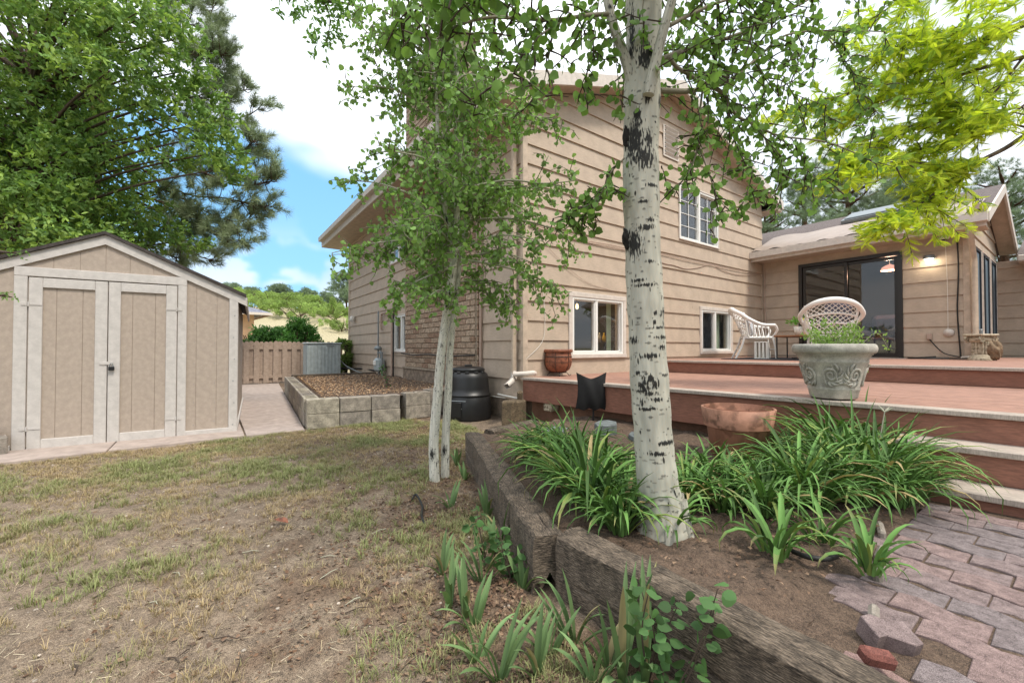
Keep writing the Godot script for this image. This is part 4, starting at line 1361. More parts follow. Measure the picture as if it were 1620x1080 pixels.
func block_mesh(l: float, hollow: bool) -> ArrayMesh:
	var st := mk()
	var h := 0.19
	var w := 0.19
	if not hollow:
		cham(st, Vector3(l, h, w), 0.006)
		return done(st)
	# two square cores open through the top
	for z in [-1, 1]:
		cham(st, Vector3(l, h, 0.034), 0.005, Transform3D(Basis.IDENTITY, Vector3(0, 0, z * (w / 2 - 0.017))))
	for k in [-1, 0, 1]:
		cham(st, Vector3(0.034, h - 0.002, w - 0.06), 0.003, Transform3D(Basis.IDENTITY, Vector3(k * (l / 2 - 0.018), 0, 0)))
	return done(st)
func block_planter() -> void:
	var t := thing("block_planter", "raised planter edged with two courses of grey concrete blocks", "planter")
	var solid := block_mesh(0.395, false)
	var hollow := block_mesh(0.395, true)
	for c in 2:
		for i in 3:
			var p := Vector3(-2.36 + 0.405 * i, 0.085 + 0.194 * c, -1.34 + 0.045 * i)
			put(t, "block", solid, M["block%d" % [0, 1, 2, 0, 2, 1][i + 3 * c]], Transform3D(Basis(Vector3.UP, -0.09 + rr(-0.02, 0.02)), p + Vector3(0, 0, rr(-0.008, 0.008))))
		for i in 12:
			var z := -1.66 - 0.405 * i
			put(t, "block", hollow if c == 1 else solid, M["block%d" % [2, 0, 1][(i + c) % 3]], Transform3D(Basis(Vector3.UP, PI / 2 - 0.075 + rr(-0.02, 0.02)), Vector3(-2.46 + 0.08 * (-z - 1.6), 0.085 + 0.194 * c, z)))
		for i in 2:
			put(t, "block", hollow, M["block%d" % [2, 1][i]], Transform3D(Basis(Vector3.UP, [0.06, 0.25][i]), Vector3(-1.06 + 0.40 * i, 0.095 + 0.194 * c + 0.02 * i, -1.30 - 0.12 * i)))
	var soil := sheet(steps([[-2.45, 0.12], [0.0]]), steps([[-6.35, 0.15], [-1.3]]), func(x, z): return 0.335 + bump_noise.get_noise_2d(x * 5.0, z * 5.0) * 0.03 + 0.04 * smoothstep(-2.0, -0.2, x) if x > -2.44 + 0.08 * (-z - 1.6) else -0.1, func(_x, _z): return Color.WHITE)
	put(t, "soil", soil, M.bed_soil)
	bx(t, "edging_timber", Vector3(-2.02, 0.0, -6.45), Vector3(-0.05, 0.41, -6.32), M.timber)

func yard_things() -> void:
	# air conditioner cabinet
	var c := at(509, 575, 11.9)
	var a := thing("air_conditioner", "grey ribbed metal air conditioner cabinet before the tan fence", "air conditioner", Vector3(c.x, 0.22, c.z), -0.06)
	bx(a, "cabinet", Vector3(-0.43, 0.0, -0.43), Vector3(0.43, 0.93, 0.43), M.grey_metal, 0.02)
	bx(a, "lid", Vector3(-0.46, 0.932, -0.46), Vector3(0.46, 0.975, 0.46), M.grey_metal, 0.015)
	for i in 9:
		bx(a, "rib", Vector3(-0.40 + 0.09 * i, 0.06, 0.431), Vector3(-0.355 + 0.09 * i, 0.88, 0.445), M.grey_metal, 0.005)
		bx(a, "rib", Vector3(-0.445, 0.06, -0.40 + 0.09 * i), Vector3(-0.431, 0.88, -0.355 + 0.09 * i), M.grey_metal, 0.005)
	bx(a, "name_plate", Vector3(0.05, 0.86, 0.446), Vector3(0.25, 0.90, 0.452), M.galv, 0.002)
	bx(a, "pad", Vector3(-0.55, -0.2, -0.55), Vector3(0.55, -0.001, 0.55), M.concrete)
	var p := on_x(590, 590, -0.14)
	wire(a, "whip_cable", [Vector3(0.44, 0.5, 0.2), Vector3(0.62, 0.30, 0.25), Vector3(0.95, 0.12, 0.5), Vector3(1.15, 0.12, 1.0)], 0.02, M.galv, 6)
	wire(a, "line_set", [Vector3(0.44, 0.24, 0.0), Vector3(0.8, 0.22, 0.1), Vector3(1.05, 0.22, 0.3), Vector3(1.1, 0.22, 1.6)], 0.03, M.rubber, 6)
	# compost bin
	var b := thing("compost_bin", "black plastic barrel compost bin with round lid by the house corner", "compost bin", Vector3(-0.42, 0.0, -0.82))
	var s := mk()
	lathe(s, PackedVector2Array([Vector2(0.335, 0.0), Vector2(0.345, 0.05), Vector2(0.34, 0.2), Vector2(0.325, 0.335), Vector2(0.315, 0.35)]), 48)
	put(b, "base", done(s), M.black_plastic)
	s = mk()
	lathe(s, PackedVector2Array([Vector2(0.318, 0.335), Vector2(0.334, 0.34), Vector2(0.336, 0.365), Vector2(0.318, 0.372), Vector2(0.312, 0.45), Vector2(0.298, 0.60), Vector2(0.285, 0.66), Vector2(0.25, 0.69), Vector2(0.2, 0.70)]), 48)
	put(b, "barrel", done(s), M.black_plastic)
	s = mk()
	lathe(s, PackedVector2Array([Vector2(0.235, 0.692), Vector2(0.245, 0.70), Vector2(0.245, 0.735), Vector2(0.23, 0.75), Vector2(0.16, 0.765), Vector2(0.001, 0.775)]), 48)
	put(b, "lid", done(s), M.black_plastic)
	bx(b, "lid_handle", Vector3(-0.06, 0.77, -0.025), Vector3(0.06, 0.80, 0.025), M.black_plastic, 0.01)
	var to := Vector3(-0.55, 0, 0.83).normalized()
	for k in 5:
		var ang := 2.16 + 0.5 * (k - 2)
		var dir := Vector3(cos(ang), 0, sin(ang))
		put(b, "latch", bmesh(Vector3(0.03, 0.035, 0.06), 0.006), M.black_plastic, Transform3D(Basis(Vector3.UP, -ang), dir * 0.262 + Vector3(0, 0.685, 0)))
	put(b, "hatch", bmesh(Vector3(0.02, 0.22, 0.26), 0.008), M.black_plastic, Transform3D(Basis(Vector3.UP, -2.75), Vector3(cos(2.75), 0, sin(2.75)) * 0.338 + Vector3(0, 0.16, 0)))
	for y in [0.285, 0.175]:
		put(b, "hatch_slot", bmesh(Vector3(0.012, 0.012, [0.24, 0.12][0 if y > 0.2 else 1]), 0.003), M.galv, Transform3D(Basis(Vector3.UP, -2.55), Vector3(cos(2.55), 0, sin(2.55)) * 0.338 + Vector3(0, y, 0)))
	wire(b, "strap", [Vector3(0.3, 0.32, 0.1), Vector3(0.42, 0.30, 0.35), Vector3(0.55, 0.30, 0.5)], 0.008, M.white_cord)
	# stump by the bin
	var q := on_y(872, 672, 0.0)
	var sp := thing("wood_stump", "short weathered wood stump beside the black compost bin", "stump", Vector3(-0.33, 0, 0.22))
	var ss := mk()
	var ring := PackedVector2Array()
	for i in 14:
		var ang := TAU * i / 14
		ring.append(Vector2(cos(ang) * 0.17, sin(ang) * 0.11) * rr(0.86, 1.1))
	prism(ss, ring, -0.05, 0.36, 0.02)
	put(sp, "log", done(ss), M.stump)
	put(sp, "splinter", bmesh(Vector3(0.09, 0.16, 0.06), 0.02), M.stump, Transform3D(Basis.from_euler(Vector3(0.1, 0.5, 0.2)), Vector3(0.10, 0.40, 0.0)))
	# little white sprinkler pipe along the wall
	var pv := thing("white_pipe", "thin white pipe along the house foot behind the compost bin", "pipe")
	wire(pv, "tube", [Vector3(-0.1, 0.36, -0.5), Vector3(-0.06, 0.34, -0.1), Vector3(-0.02, 0.335, 0.12)], 0.014, M.white_cord, 6)

# ---------- on the deck
func wicker_chair(where: Vector3, turn: float, label: String, cushion: Material) -> Node3D:
	# local +z is the way the chair faces
	var t := thing("wicker_chair", label, "chair", where, turn, "white wicker chairs on the upper deck")
	var seat := mk()
	cham(seat, Vector3(0.52, 0.05, 0.50), 0.02, Transform3D(Basis.IDENTITY, Vector3(0, 0.40, 0.02)))
	put(t, "seat", done(seat), M.wicker)
	# curved back: a fan of ribs with a lattice, under a rolled rim
	var back := func(u: float, v: float) -> Vector3:
		# u -1..1 across, v 0..1 up
		var half: float = lerp(0.27, 0.36, smoothstep(0.0, 0.8, v))
		var y: float = 0.42 + 0.54 * v - 0.10 * u * u * v
		return Vector3(u * half, y, -0.22 - 0.20 * v + 0.20 * u * u * lerp(0.35, 1.0, v))
	var weave := mk()
	for k in range(-8, 17):
		for dirn in [-1.0, 1.0]:
			var p := PackedVector3Array()
			for i in 13:
				var v := 0.06 + 0.84 * i / 12.0
				var u: float = (k - 4.0) / 4.6 + dirn * (v - 0.5) * 1.6
				if abs(u) <= 0.9:
					p.append(back.call(u, v) + Vector3(0, 0, 0.003 * dirn))
			if p.size() > 1:
				tube(weave, p, even(p.size(), 0.0075, 0.0075), 4)
	put(t, "back_weave", done(weave), M.wicker)
	var bands := mk()
	for v in [0.06, 0.34, 0.62]:
		var p := PackedVector3Array()
		for i in 13:
			p.append(back.call(-0.92 + 1.84 * i / 12.0, v))
		tube(bands, p, even(13, 0.017, 0.017), 6)
	for u in [-0.92, 0.92]:
		var p := PackedVector3Array()
		for i in 9:
			p.append(back.call(u, i / 8.0))
		tube(bands, p, even(9, 0.018, 0.018), 6)
	put(t, "back_band", done(bands), M.wicker)
	# wide rolled rim running over the top and down into both arms
	var rim := PackedVector3Array()
	rim.append(Vector3(-0.34, 0.63, 0.26)); rim.append(Vector3(-0.37, 0.64, 0.05))
	for i in 15:
		var u := -1.0 + 2.0 * i / 14.0
		rim.append(Vector3(u * 0.41, 0.70 + 0.26 * sqrt(max(0.0, 1.0 - u * u * 0.98)), -0.42 + 0.26 * u * u * u * u))
	rim.append(Vector3(0.37, 0.64, 0.05)); rim.append(Vector3(0.34, 0.63, 0.26))
	var rs := mk()
	rim = smooth_line(rim, 4)
	var rad := PackedFloat32Array()
	for i in rim.size():
		var k := float(i) / (rim.size() - 1)
		rad.append(0.026 + 0.022 * sin(PI * k))
	tube(rs, rim, rad, 10)
	put(t, "rolled_rim", done(rs), M.wicker)
	# flared outer skirt behind the rim
	var sk := mk()
	sk.set_smooth_group(0)
	for i in 24:
		for j in 3:
			for q in [[0, 0], [1, 0], [1, 1], [0, 0], [1, 1], [0, 1]]:
				var u: float = -0.96 + 1.92 * (i + q[0]) / 24.0
				var v: float = (j + q[1]) / 3.0
				var r := Vector3(u * 0.41, 0.70 + 0.26 * sqrt(max(0.0, 1.0 - u * u * 0.98)), -0.42 + 0.26 * u * u * u * u)
				var inn: Vector3 = back.call(u * 0.95, 0.98 - 0.3 * abs(u) * 0.3)
				sk.add_vertex(r.lerp(inn, v) + Vector3(0, 0, -0.03 * sin(PI * v)))
	put(t, "rim_skirt", done(sk), M.wicker)
	for s in [-1.0, 1.0]:
		var l := mk()
		tube(l, smooth_line(PackedVector3Array([Vector3(0.25 * s, 0.41, 0.24), Vector3(0.27 * s, 0.25, 0.27), Vector3(0.28 * s, 0.0, 0.29)])), even(13, 0.02, 0.018), 8)
		put(t, "leg", done(l), M.wicker)
		l = mk()
		tube(l, smooth_line(PackedVector3Array([Vector3(0.24 * s, 0.43, -0.22), Vector3(0.25 * s, 0.22, -0.28), Vector3(0.26 * s, 0.0, -0.38)])), even(13, 0.02, 0.018), 8)
		put(t, "leg", done(l), M.wicker)
		l = mk()
		tube(l, smooth_line(PackedVector3Array([Vector3(0.34 * s, 0.63, 0.26), Vector3(0.31 * s, 0.54, 0.30), Vector3(0.26 * s, 0.42, 0.25)])), even(13, 0.022, 0.02), 8)
		put(t, "arm_post", done(l), M.wicker)
		var side := mk()
		for i in 7:
			var z := -0.2 + 0.065 * i
			rod(side, Vector3(0.26 * s, 0.42, z), Vector3(0.355 * s, 0.64 + 0.02 * (3 - i if i < 3 else 0), z - 0.02), 0.009, 5)
		put(t, "arm_weave", done(side), M.wicker)
	var st := mk()
	for z in [0.27, -0.3]:
		rod(st, Vector3(-0.26, 0.18, z), Vector3(0.26, 0.18, z), 0.011)
	put(t, "stretcher", done(st), M.wicker)
	return t
func pillow_mesh(w: float, h: float, d: float) -> ArrayMesh:
	var st := mk()
	st.set_smooth_group(0)
	var n := 12
	for side in [-1.0, 1.0]:
		for i in n:
			for j in n:
				for q in [[0, 0], [1, 0], [1, 1], [0, 0], [1, 1], [0, 1]]:
					var u: float = -1.0 + 2.0 * (i + q[0]) / n
					var v: float = -1.0 + 2.0 * (j + q[1]) / n
					var puff: float = pow(max(0.0, (1.0 - u * u) * (1.0 - v * v)), 0.45)
					var pin: float = 1.0 - 0.10 * (1.0 - v * v) * abs(u)
					var pin2: float = 1.0 - 0.10 * (1.0 - u * u) * abs(v)
					st.add_vertex(Vector3(u * w / 2 * pin, v * h / 2 * pin2, side * d / 2 * puff))
	return done(st)
func deck_things() -> void:
	var Y := 0.84
	var c1 := at(1196, 567, 8.1)
	var ch := wicker_chair(Vector3(c1.x, Y, c1.z), 0.58, "white wicker armchair seen from the side, with a patterned pale cushion", M.cushion)
	tag(put(self, "throw_pillow", pillow_mesh(0.42, 0.42, 0.15), M.cushion, ch.transform * Transform3D(Basis(Vector3.RIGHT, -0.35), Vector3(0.0, 0.63, -0.12))), "pale patterned pillow leaning in the wicker armchair near the gable wall", "pillow")
	var c2 := at(1313, 567, 6.9)
	var ch2 := wicker_chair(Vector3(c2.x, Y, c2.z), 1.98, "white wicker armchair with open lattice back behind the stone planter", M.cushion_dark)
	tag(put(self, "throw_pillow", pillow_mesh(0.42, 0.42, 0.15), M.cushion_dark, ch2.transform * Transform3D(Basis.from_euler(Vector3(-0.3, 0.15, 0.12)), Vector3(-0.10, 0.80, -0.10))), "dark grey pillow standing in the lattice backed wicker chair", "pillow")
	# low table
	var tp := at(1262, 566, 7.7)
	var t := thing("coffee_table", "low table with brown wood top and black metal legs", "table", Vector3(tp.x, Y, tp.z), 0.15)
	bx(t, "top", Vector3(-0.42, 0.405, -0.28), Vector3(0.42, 0.435, 0.28), M.wood_top)
	for sx in [-1, 1]:
		for sz in [-1, 1]:
			bx(t, "leg", Vector3(sx * 0.38, 0, sz * 0.25), Vector3(sx * 0.36, 0.404, sz * 0.23), M.black_metal, 0.002)
	bx(t, "rail", Vector3(-0.38, 0.02, -0.01), Vector3(0.38, 0.04, 0.01), M.black_metal, 0.002)
	bx(t, "apron", Vector3(-0.359, 0.385, 0.232), Vector3(0.359, 0.404, 0.248), M.black_metal, 0.002)
	# potted lemon sprig
	var lp := t.transform * Vector3(-0.30, 0.436, 0.1)
	var pot := thing("lemon_plant", "small lemon plant in a white pot on the low table", "plant", lp)
	var s := mk()
	lathe(s, PackedVector2Array([Vector2(0.001, 0), Vector2(0.075, 0), Vector2(0.095, 0.15), Vector2(0.088, 0.15), Vector2(0.08, 0.12), Vector2(0.001, 0.12)]), 20)
	put(pot, "pot", done(s), M.white_pot)
	var trs := []
	var cols := []
	for i in 90:
		var d := wild()
		d.y = abs(d.y) * 0.7 + 0.2
		var o := Vector3(0, 0.17, 0) + d.normalized() * rr(0.05, 0.19)
		trs.append(Transform3D(facing(d + wild() * 0.5, rr(0, TAU)).scaled(Vector3.ONE * rr(0.05, 0.085)), o))
		cols.append(Color(0.10, 0.24, 0.03) * rr(0.7, 1.4))
	copies(pot, "leaves", lance_leaf(), M.leaf, trs, cols)
	var stem := mk()
	for i in 5:
		rod(stem, Vector3(0, 0.12, 0), Vector3(rr(-0.1, 0.1), rr(0.22, 0.32), rr(-0.1, 0.1)), 0.004, 4)
	put(pot, "stem", done(stem), M.twig_bark)
	for i in 3:
		var ls := mk()
		lathe(ls, PackedVector2Array([Vector2(0.001, -0.032), Vector2(0.018, -0.022), Vector2(0.026, 0), Vector2(0.018, 0.022), Vector2(0.001, 0.033)]), 12)
		put(pot, "lemon", done(ls), M.lemon, Transform3D(Basis.IDENTITY, [Vector3(-0.05, 0.20, 0.1), Vector3(0.05, 0.21, 0.09), Vector3(0.01, 0.27, 0.05)][i]))
	# juice jar
	var j := thing("juice_jar", "glass jar of orange juice with a straw on the low table", "jar", t.transform * Vector3(-0.08, 0.436, 0.14))
	s = mk()
	lathe(s, PackedVector2Array([Vector2(0.001, 0.004), Vector2(0.062, 0.004), Vector2(0.066, 0.03), Vector2(0.066, 0.12), Vector2(0.001, 0.12)]), 20)
	put(j, "juice", done(s), M.juice)
	s = mk()
	lathe(s, PackedVector2Array([Vector2(0.068, 0.0), Vector2(0.072, 0.03), Vector2(0.072, 0.13), Vector2(0.052, 0.16), Vector2(0.052, 0.18)]), 20)
	put(j, "glass", done(s), M.jar_glass)
	s = mk()
	rod(s, Vector3(0, 0.121, 0), Vector3(0.05, 0.27, 0.0), 0.006)
	put(j, "straw", done(s), M.white_pot)
	# slatted lantern
	var lg := at(1206, 567, 7.9)
	var ln := thing("lantern", "small whitewashed slatted lantern standing beneath the wicker armchair arm", "lantern", Vector3(lg.x, Y + 0.006, lg.z), 0.3)
	bx(ln, "base", Vector3(-0.12, 0, -0.12), Vector3(0.12, 0.02, 0.12), M.white_pot)
	bx(ln, "roof", Vector3(-0.12, 0.30, -0.12), Vector3(0.12, 0.32, 0.12), M.white_pot)
	for k in 4:
		for i in 4:
			var b := Basis(Vector3.UP, k * PI / 2)
			put(ln, "slat", bmesh(Vector3(0.032, 0.279, 0.012), 0.002), M.white_pot, Transform3D(b, b * Vector3(-0.09 + 0.06 * i, 0.16, 0.113)))
	# rug and book under the table
	var rugp := at(1235, 568, 7.7)
	tag(put(self, "outdoor_rug", bmesh(Vector3(1.9, 0.008, 1.6), 0.002), M.rug, Transform3D(Basis(Vector3.UP, DECK_TURN), Vector3(rugp.x + 0.15, Y + 0.0075, rugp.z + 0.05))), "thin dark rug under the low table on the upper deck", "rug")
	# planter with scrolls
	planter()
	jug()
	# black pouch over the deck edge
	var bp := at(936, 618, 4.78)
	var bag := thing("black_cover", "black fabric cover with two pinched corners hanging at the deck edge", "fabric cover", Vector3(bp.x, bp.y, bp.z), -0.55)
	var cs := mk()
	cs.set_smooth_group(0)
	var n := 12
	for side in [-1.0, 1.0]:
		for i in n:
			for k in n:
				for q in [[0, 0], [1, 0], [1, 1], [0, 0], [1, 1], [0, 1]]:
					var u: float = -1.0 + 2.0 * (i + q[0]) / n
					var v: float = (k + q[1]) / float(n)
					var topy: float = 0.21 - 0.075 * (1.0 - pow(abs(u), 1.3))
					var y: float = lerp(-0.21 - 0.012 * sin(u * 9.0), topy, v)
					var half: float = 0.155 + 0.02 * pow(abs(v - 0.5) * 2.0, 2.0) + 0.012 * (1.0 - v)
					var puff: float = pow(max(0.0, (1.0 - u * u) * sin(PI * clampf(v, 0.02, 0.98))), 0.5)
					cs.add_vertex(Vector3(u * half, y, side * (0.004 + 0.05 * puff) + 0.008 * sin(u * 7.0 + v * 5.0)))
	put(bag, "fabric", done(cs), M.black_cloth)
	var sk := mk()
	rod(sk, Vector3(0.02, -0.40, 0), Vector3(0.02, 0.0, 0), 0.012)
	put(bag, "stake", done(sk), M.black_metal)
	# carved column capital with a stone in front
	var pp := at(1553, 566, 7.0)
	var pl := thing("column_pedestal", "cream column pedestal with scrolled capital at the wing corner", "pedestal", Vector3(pp.x, Y, pp.z), -0.5)
	pl.scale = Vector3(0.82, 1.0, 0.82)
	s = mk()
	lathe(s, PackedVector2Array([Vector2(0.19, 0), Vector2(0.19, 0.035), Vector2(0.165, 0.05), Vector2(0.16, 0.075), Vector2(0.135, 0.09), Vector2(0.13, 0.1)]), 32)
	put(pl, "base", done(s), M.relic)
	s = mk()
	for i in 16:
		var a0 := TAU * i / 16
		var tr := Transform3D(Basis(Vector3.UP, -a0), Vector3(cos(a0), 0, sin(a0)) * 0.11 + Vector3(0, 0.2, 0))
		cham(s, Vector3(0.05, 0.22, 0.034), 0.012, tr)
	lathe(s, PackedVector2Array([Vector2(0.118, 0.09), Vector2(0.112, 0.31)]), 24)
	put(pl, "shaft", done(s), M.relic)
	for sx in [-1.0, 1.0]:
		for sz in [-1.0, 1.0]:
			var vo := mk()
			var p := PackedVector3Array()
			for i in 22:
				var ang := 0.55 * i
				var r := 0.062 * (1.0 - i / 26.0)
				p.append(Vector3(sx * (0.15 + cos(ang) * r), 0.345 + sin(ang) * r, sz * 0.12))
			tube(vo, p, even(22, 0.02, 0.012), 6)
			put(pl, "scroll", done(vo), M.relic)
	bx(pl, "abacus", Vector3(-0.21, 0.405, -0.17), Vector3(0.21, 0.44, 0.17), M.relic, 0.012)
	bx(pl, "capital", Vector3(-0.16, 0.30, -0.12), Vector3(0.16, 0.404, 0.12), M.relic, 0.03)
	var rk := SphereMesh.new()
	rk.radial_segments = 24
	rk.rings = 14
	tag(put(self, "rough_stone", lumpy(0.085, 0.15, 0.08, 3), M.rock, Transform3D(Basis(Vector3.UP, 0.5), at(1575, 554, 6.72))), "rough brown stone lump standing before the cream pedestal", "stone")

func lumpy(rx: float, ry: float, rz: float, seed: int) -> ArrayMesh:
	var nz := FastNoiseLite.new()
	nz.seed = seed
	nz.frequency = 1.1
	nz.fractal_octaves = 4
	var st := mk()
	st.set_smooth_group(0)
	var nu := 26
	var nv := 14
	var pt := func(i: int, j: int) -> Vector3:
		var a := TAU * (i % nu) / nu
		var b := -PI / 2 + PI * j / nv
		var d := Vector3(cos(a) * cos(b), sin(b), sin(a) * cos(b))
		var r: float = 1.0 + 0.5 * nz.get_noise_3dv(d * 1.6)
		return Vector3(d.x * rx, d.y * ry, d.z * rz) * r
	for i in nu:
		for j in nv:
			for q in [[0, 0], [1, 0], [1, 1], [0, 0], [1, 1], [0, 1]]:
				st.add_vertex(pt.call(i + q[0], j + q[1]))
	return done(st)

func planter() -> void:
	var base := at(1313, 632, 3.30)
	var t := thing("stone_planter", "large grey cast planter with carved scrolls and trailing green plant", "planter", Vector3(base.x + 0.08, 0.643, base.z), -0.6)
	t.scale = Vector3(0.83, 1.06, 0.83)
	var s := mk()
	var wall := func(y: float) -> float: return lerp(0.185, 0.285, clampf((y - 0.02) / 0.27, 0.0, 1.0))
	lathe(s, PackedVector2Array([Vector2(0.001, 0.012), Vector2(0.18, 0.012), Vector2(0.187, 0.02), Vector2(0.2, 0.072), Vector2(0.206, 0.078), Vector2(0.206, 0.088), Vector2(0.203, 0.095), Vector2(0.262, 0.27), Vector2(0.27, 0.277), Vector2(0.272, 0.285), Vector2(0.268, 0.292), Vector2(0.288, 0.328), Vector2(0.300, 0.332), Vector2(0.302, 0.342)]), 64)
	put(t, "body", done(s), M.cast)
	s = mk()
	var pr := PackedVector2Array()
	for i in 13:
		var a := -PI * 0.5 + PI * i / 12.0 * 1.15
		pr.append(Vector2(0.305 + cos(a) * 0.028, 0.377 + sin(a) * 0.036))
	pr.append(Vector2(0.27, 0.405)); pr.append(Vector2(0.262, 0.36)); pr.append(Vector2(0.001, 0.36))
	lathe(s, pr, 64)
	put(t, "rim", done(s), M.cast)
	s = mk()
	lathe(s, PackedVector2Array([Vector2(0.001, 0.385), Vector2(0.2, 0.38), Vector2(0.262, 0.37)]), 32)
	put(t, "soil", done(s), M.bed_soil)
	for k in 3:
		var f := mk()
		cham(f, Vector3(0.08, 0.012, 0.06), 0.002, Transform3D(Basis(Vector3.UP, k * TAU / 3), Vector3(cos(k * TAU / 3), 0, -sin(k * TAU / 3)) * 0.14 + Vector3(0, 0.006, 0)))
		put(t, "foot", done(f), M.black_metal)
	# acanthus scrolls raised from the tapering wall
	var on_wall := func(ang: float, y: float, out: float) -> Vector3:
		var r: float = lerp(0.205, 0.264, clampf((y - 0.095) / 0.175, 0.0, 1.0)) + out
		return Vector3(cos(ang) * r, y, sin(ang) * r)
	for k in 4:
		var a0 := TAU * k / 4 + 0.35
		for m in [1.0, -1.0]:
			var scroll := mk()
			var ca: float = a0 + m * 0.40
			var p := PackedVector3Array()
			for i in 40:
				var u := i / 39.0
				var ang := -0.6 + u * 10.5
				var r := 0.056 * (1.0 - 0.86 * u)
				p.append(on_wall.call(ca + m * cos(ang) * r / 0.23, 0.185 + sin(ang) * r, 0.003))
			tube(scroll, p, even(40, 0.0105, 0.006), 6)
			for lf in 7:
				var b := -0.6 - lf * 0.52
				var q := PackedVector3Array()
				for i in 7:
					var u := i / 6.0
					var r := 0.056 + u * 0.034
					q.append(on_wall.call(ca + m * cos(b - u * 0.75) * r / 0.23, clampf(0.185 + sin(b - u * 0.75) * r, 0.102, 0.264), 0.002 + 0.004 * sin(PI * u)))
				tube(scroll, q, PackedFloat32Array([0.005, 0.009, 0.011, 0.011, 0.009, 0.006, 0.003]), 6)
			var sw := PackedVector3Array()
			for i in 14:
				var u := i / 13.0
				sw.append(on_wall.call(a0 + m * (0.02 + u * 0.36), 0.135 + 0.10 * u - 0.035 * sin(PI * u * 1.3), 0.004))
			tube(scroll, sw, even(14, 0.013, 0.004), 6)
			put(t, "carved_scroll", done(scroll), M.cast)
	# plant
	var trs := []
	var cols := []
	var stem := mk()
	for i in 40:
		var a := rr(0, TAU)
		var r0 := rr(0.0, 0.2)
		var p0 := Vector3(cos(a) * r0, 0.38, sin(a) * r0)
		var side := rr(0.0, 1.0) < 0.30
		var out := Vector3(cos(a), 0, sin(a)) * rr(0.06, 0.16) if not side else Vector3(cos(-0.25 + rr(-0.6, 0.4)), 0, sin(-0.25 + rr(-0.6, 0.4))) * rr(0.30, 0.45)
		var p1 := p0 + out * 0.6 + Vector3(0, rr(0.04, 0.14), 0)
		var p2 := p0 + out + Vector3(0, rr(0.05, 0.22) if not side else rr(-0.22, 0.02), 0)
		var line := smooth_line(PackedVector3Array([p0, p1, p2]), 5)
		tube(stem, line, even(line.size(), 0.0025, 0.0015), 3, 1.0, false)
		for q in line:
			for n in 4:
				trs.append(Transform3D(facing(wild() + Vector3(0, 0.4, 0), rr(0, TAU)).scaled(Vector3.ONE * rr(0.018, 0.036)), q + wild() * 1.6 * 0.014))
				cols.append(Color(0.24, 0.38, 0.10) * rr(0.7, 1.5))
	put(t, "stem", done(stem), M.pale_twig)
	copies(t, "foliage", lance_leaf(), M.leaf, trs, cols)
func jug() -> void:
	var p := at(883, 590, 6.12)
	var t := thing("clay_jar", "banded terracotta jar on a low wire stand at the deck corner", "jar", Vector3(p.x, 0.643, p.z))
	var s := mk()
	lathe(s, PackedVector2Array([Vector2(0.001, 0.055), Vector2(0.11, 0.055), Vector2(0.165, 0.09), Vector2(0.195, 0.16), Vector2(0.2, 0.22), Vector2(0.196, 0.30), Vector2(0.185, 0.34)]), 40)
	put(t, "body", done(s), M.terracotta)
	s = mk()
	lathe(s, PackedVector2Array([Vector2(0.186, 0.335), Vector2(0.21, 0.345), Vector2(0.216, 0.365), Vector2(0.205, 0.385), Vector2(0.18, 0.385), Vector2(0.17, 0.33)]), 40)
	put(t, "rim", done(s), M.terracotta)
	for b in [[0.20, 0.205, 0.195], [0.275, 0.32, 0.199]]:
		s = mk()
		lathe(s, PackedVector2Array([Vector2(b[2] - 0.004, b[0] - 0.012), Vector2(b[2] + 0.006, b[0]), Vector2(b[2] - 0.002, b[0] + 0.014)]), 40)
		put(t, "band", done(s), M.jar_stripe)
	for i in 6:
		var a := TAU * i / 6 + 0.4
		var l := mk()
		var pts := PackedVector3Array()
		for q in [[0.108, 0.06], [0.167, 0.088], [0.199, 0.16], [0.204, 0.22], [0.2, 0.30], [0.189, 0.338]]:
			pts.append(Vector3(cos(a) * q[0], q[1], sin(a) * q[0]))
		tube(l, pts, even(6, 0.007, 0.007), 5)
		put(t, "strap", done(l), M.jar_stripe)
	var w := mk()
	var ring := PackedVector3Array()
	for i in 25:
		ring.append(Vector3(cos(TAU * i / 24) * 0.12, 0.05, sin(TAU * i / 24) * 0.12))
	tube(w, ring, even(25, 0.006, 0.006), 5)
	for i in 4:
		var d := Vector3(cos(TAU * i / 4 + 0.6), 0, sin(TAU * i / 4 + 0.6))
		tube(w, smooth_line(PackedVector3Array([d * 0.12 + Vector3(0, 0.05, 0), d * 0.15 + Vector3(0, 0.02, 0), d * 0.165 + Vector3(0, 0.002, 0), d * 0.19 + Vector3(0, 0.02, 0)])), even(19, 0.005, 0.005), 5)
	put(t, "wire_stand", done(w), M.black_metal)

# ---------- leaves and blades
var leaf_cache := {}
func fan_leaf(outline: Array, fold: float) -> ArrayMesh:
	# outline in (x, y) from the base at the origin; the middle vein is lowered by fold
	var st := mk()
	st.set_smooth_group(0)
	var n := outline.size()
	for i in n - 1:
		for s in [-1.0, 1.0]:
			var a: Vector2 = outline[i]
			var b: Vector2 = outline[i + 1]
			var p := [Vector3(0, a.y, 0), Vector3(s * a.x, a.y, fold * a.x), Vector3(s * b.x, b.y, fold * b.x), Vector3(0, b.y, 0)]
			for c in ([0, 1, 2, 0, 2, 3] if s > 0 else [0, 2, 1, 0, 3, 2]):
				st.add_vertex(p[c])
	return done(st)
func round_leaf() -> ArrayMesh:
	if not leaf_cache.has("round"):
		leaf_cache.round = fan_leaf([Vector2(0.012, -0.25), Vector2(0.012, 0.0), Vector2(0.36, 0.10), Vector2(0.50, 0.38), Vector2(0.40, 0.70), Vector2(0.16, 0.92), Vector2(0.0, 1.05)], 0.18)
	return leaf_cache.round
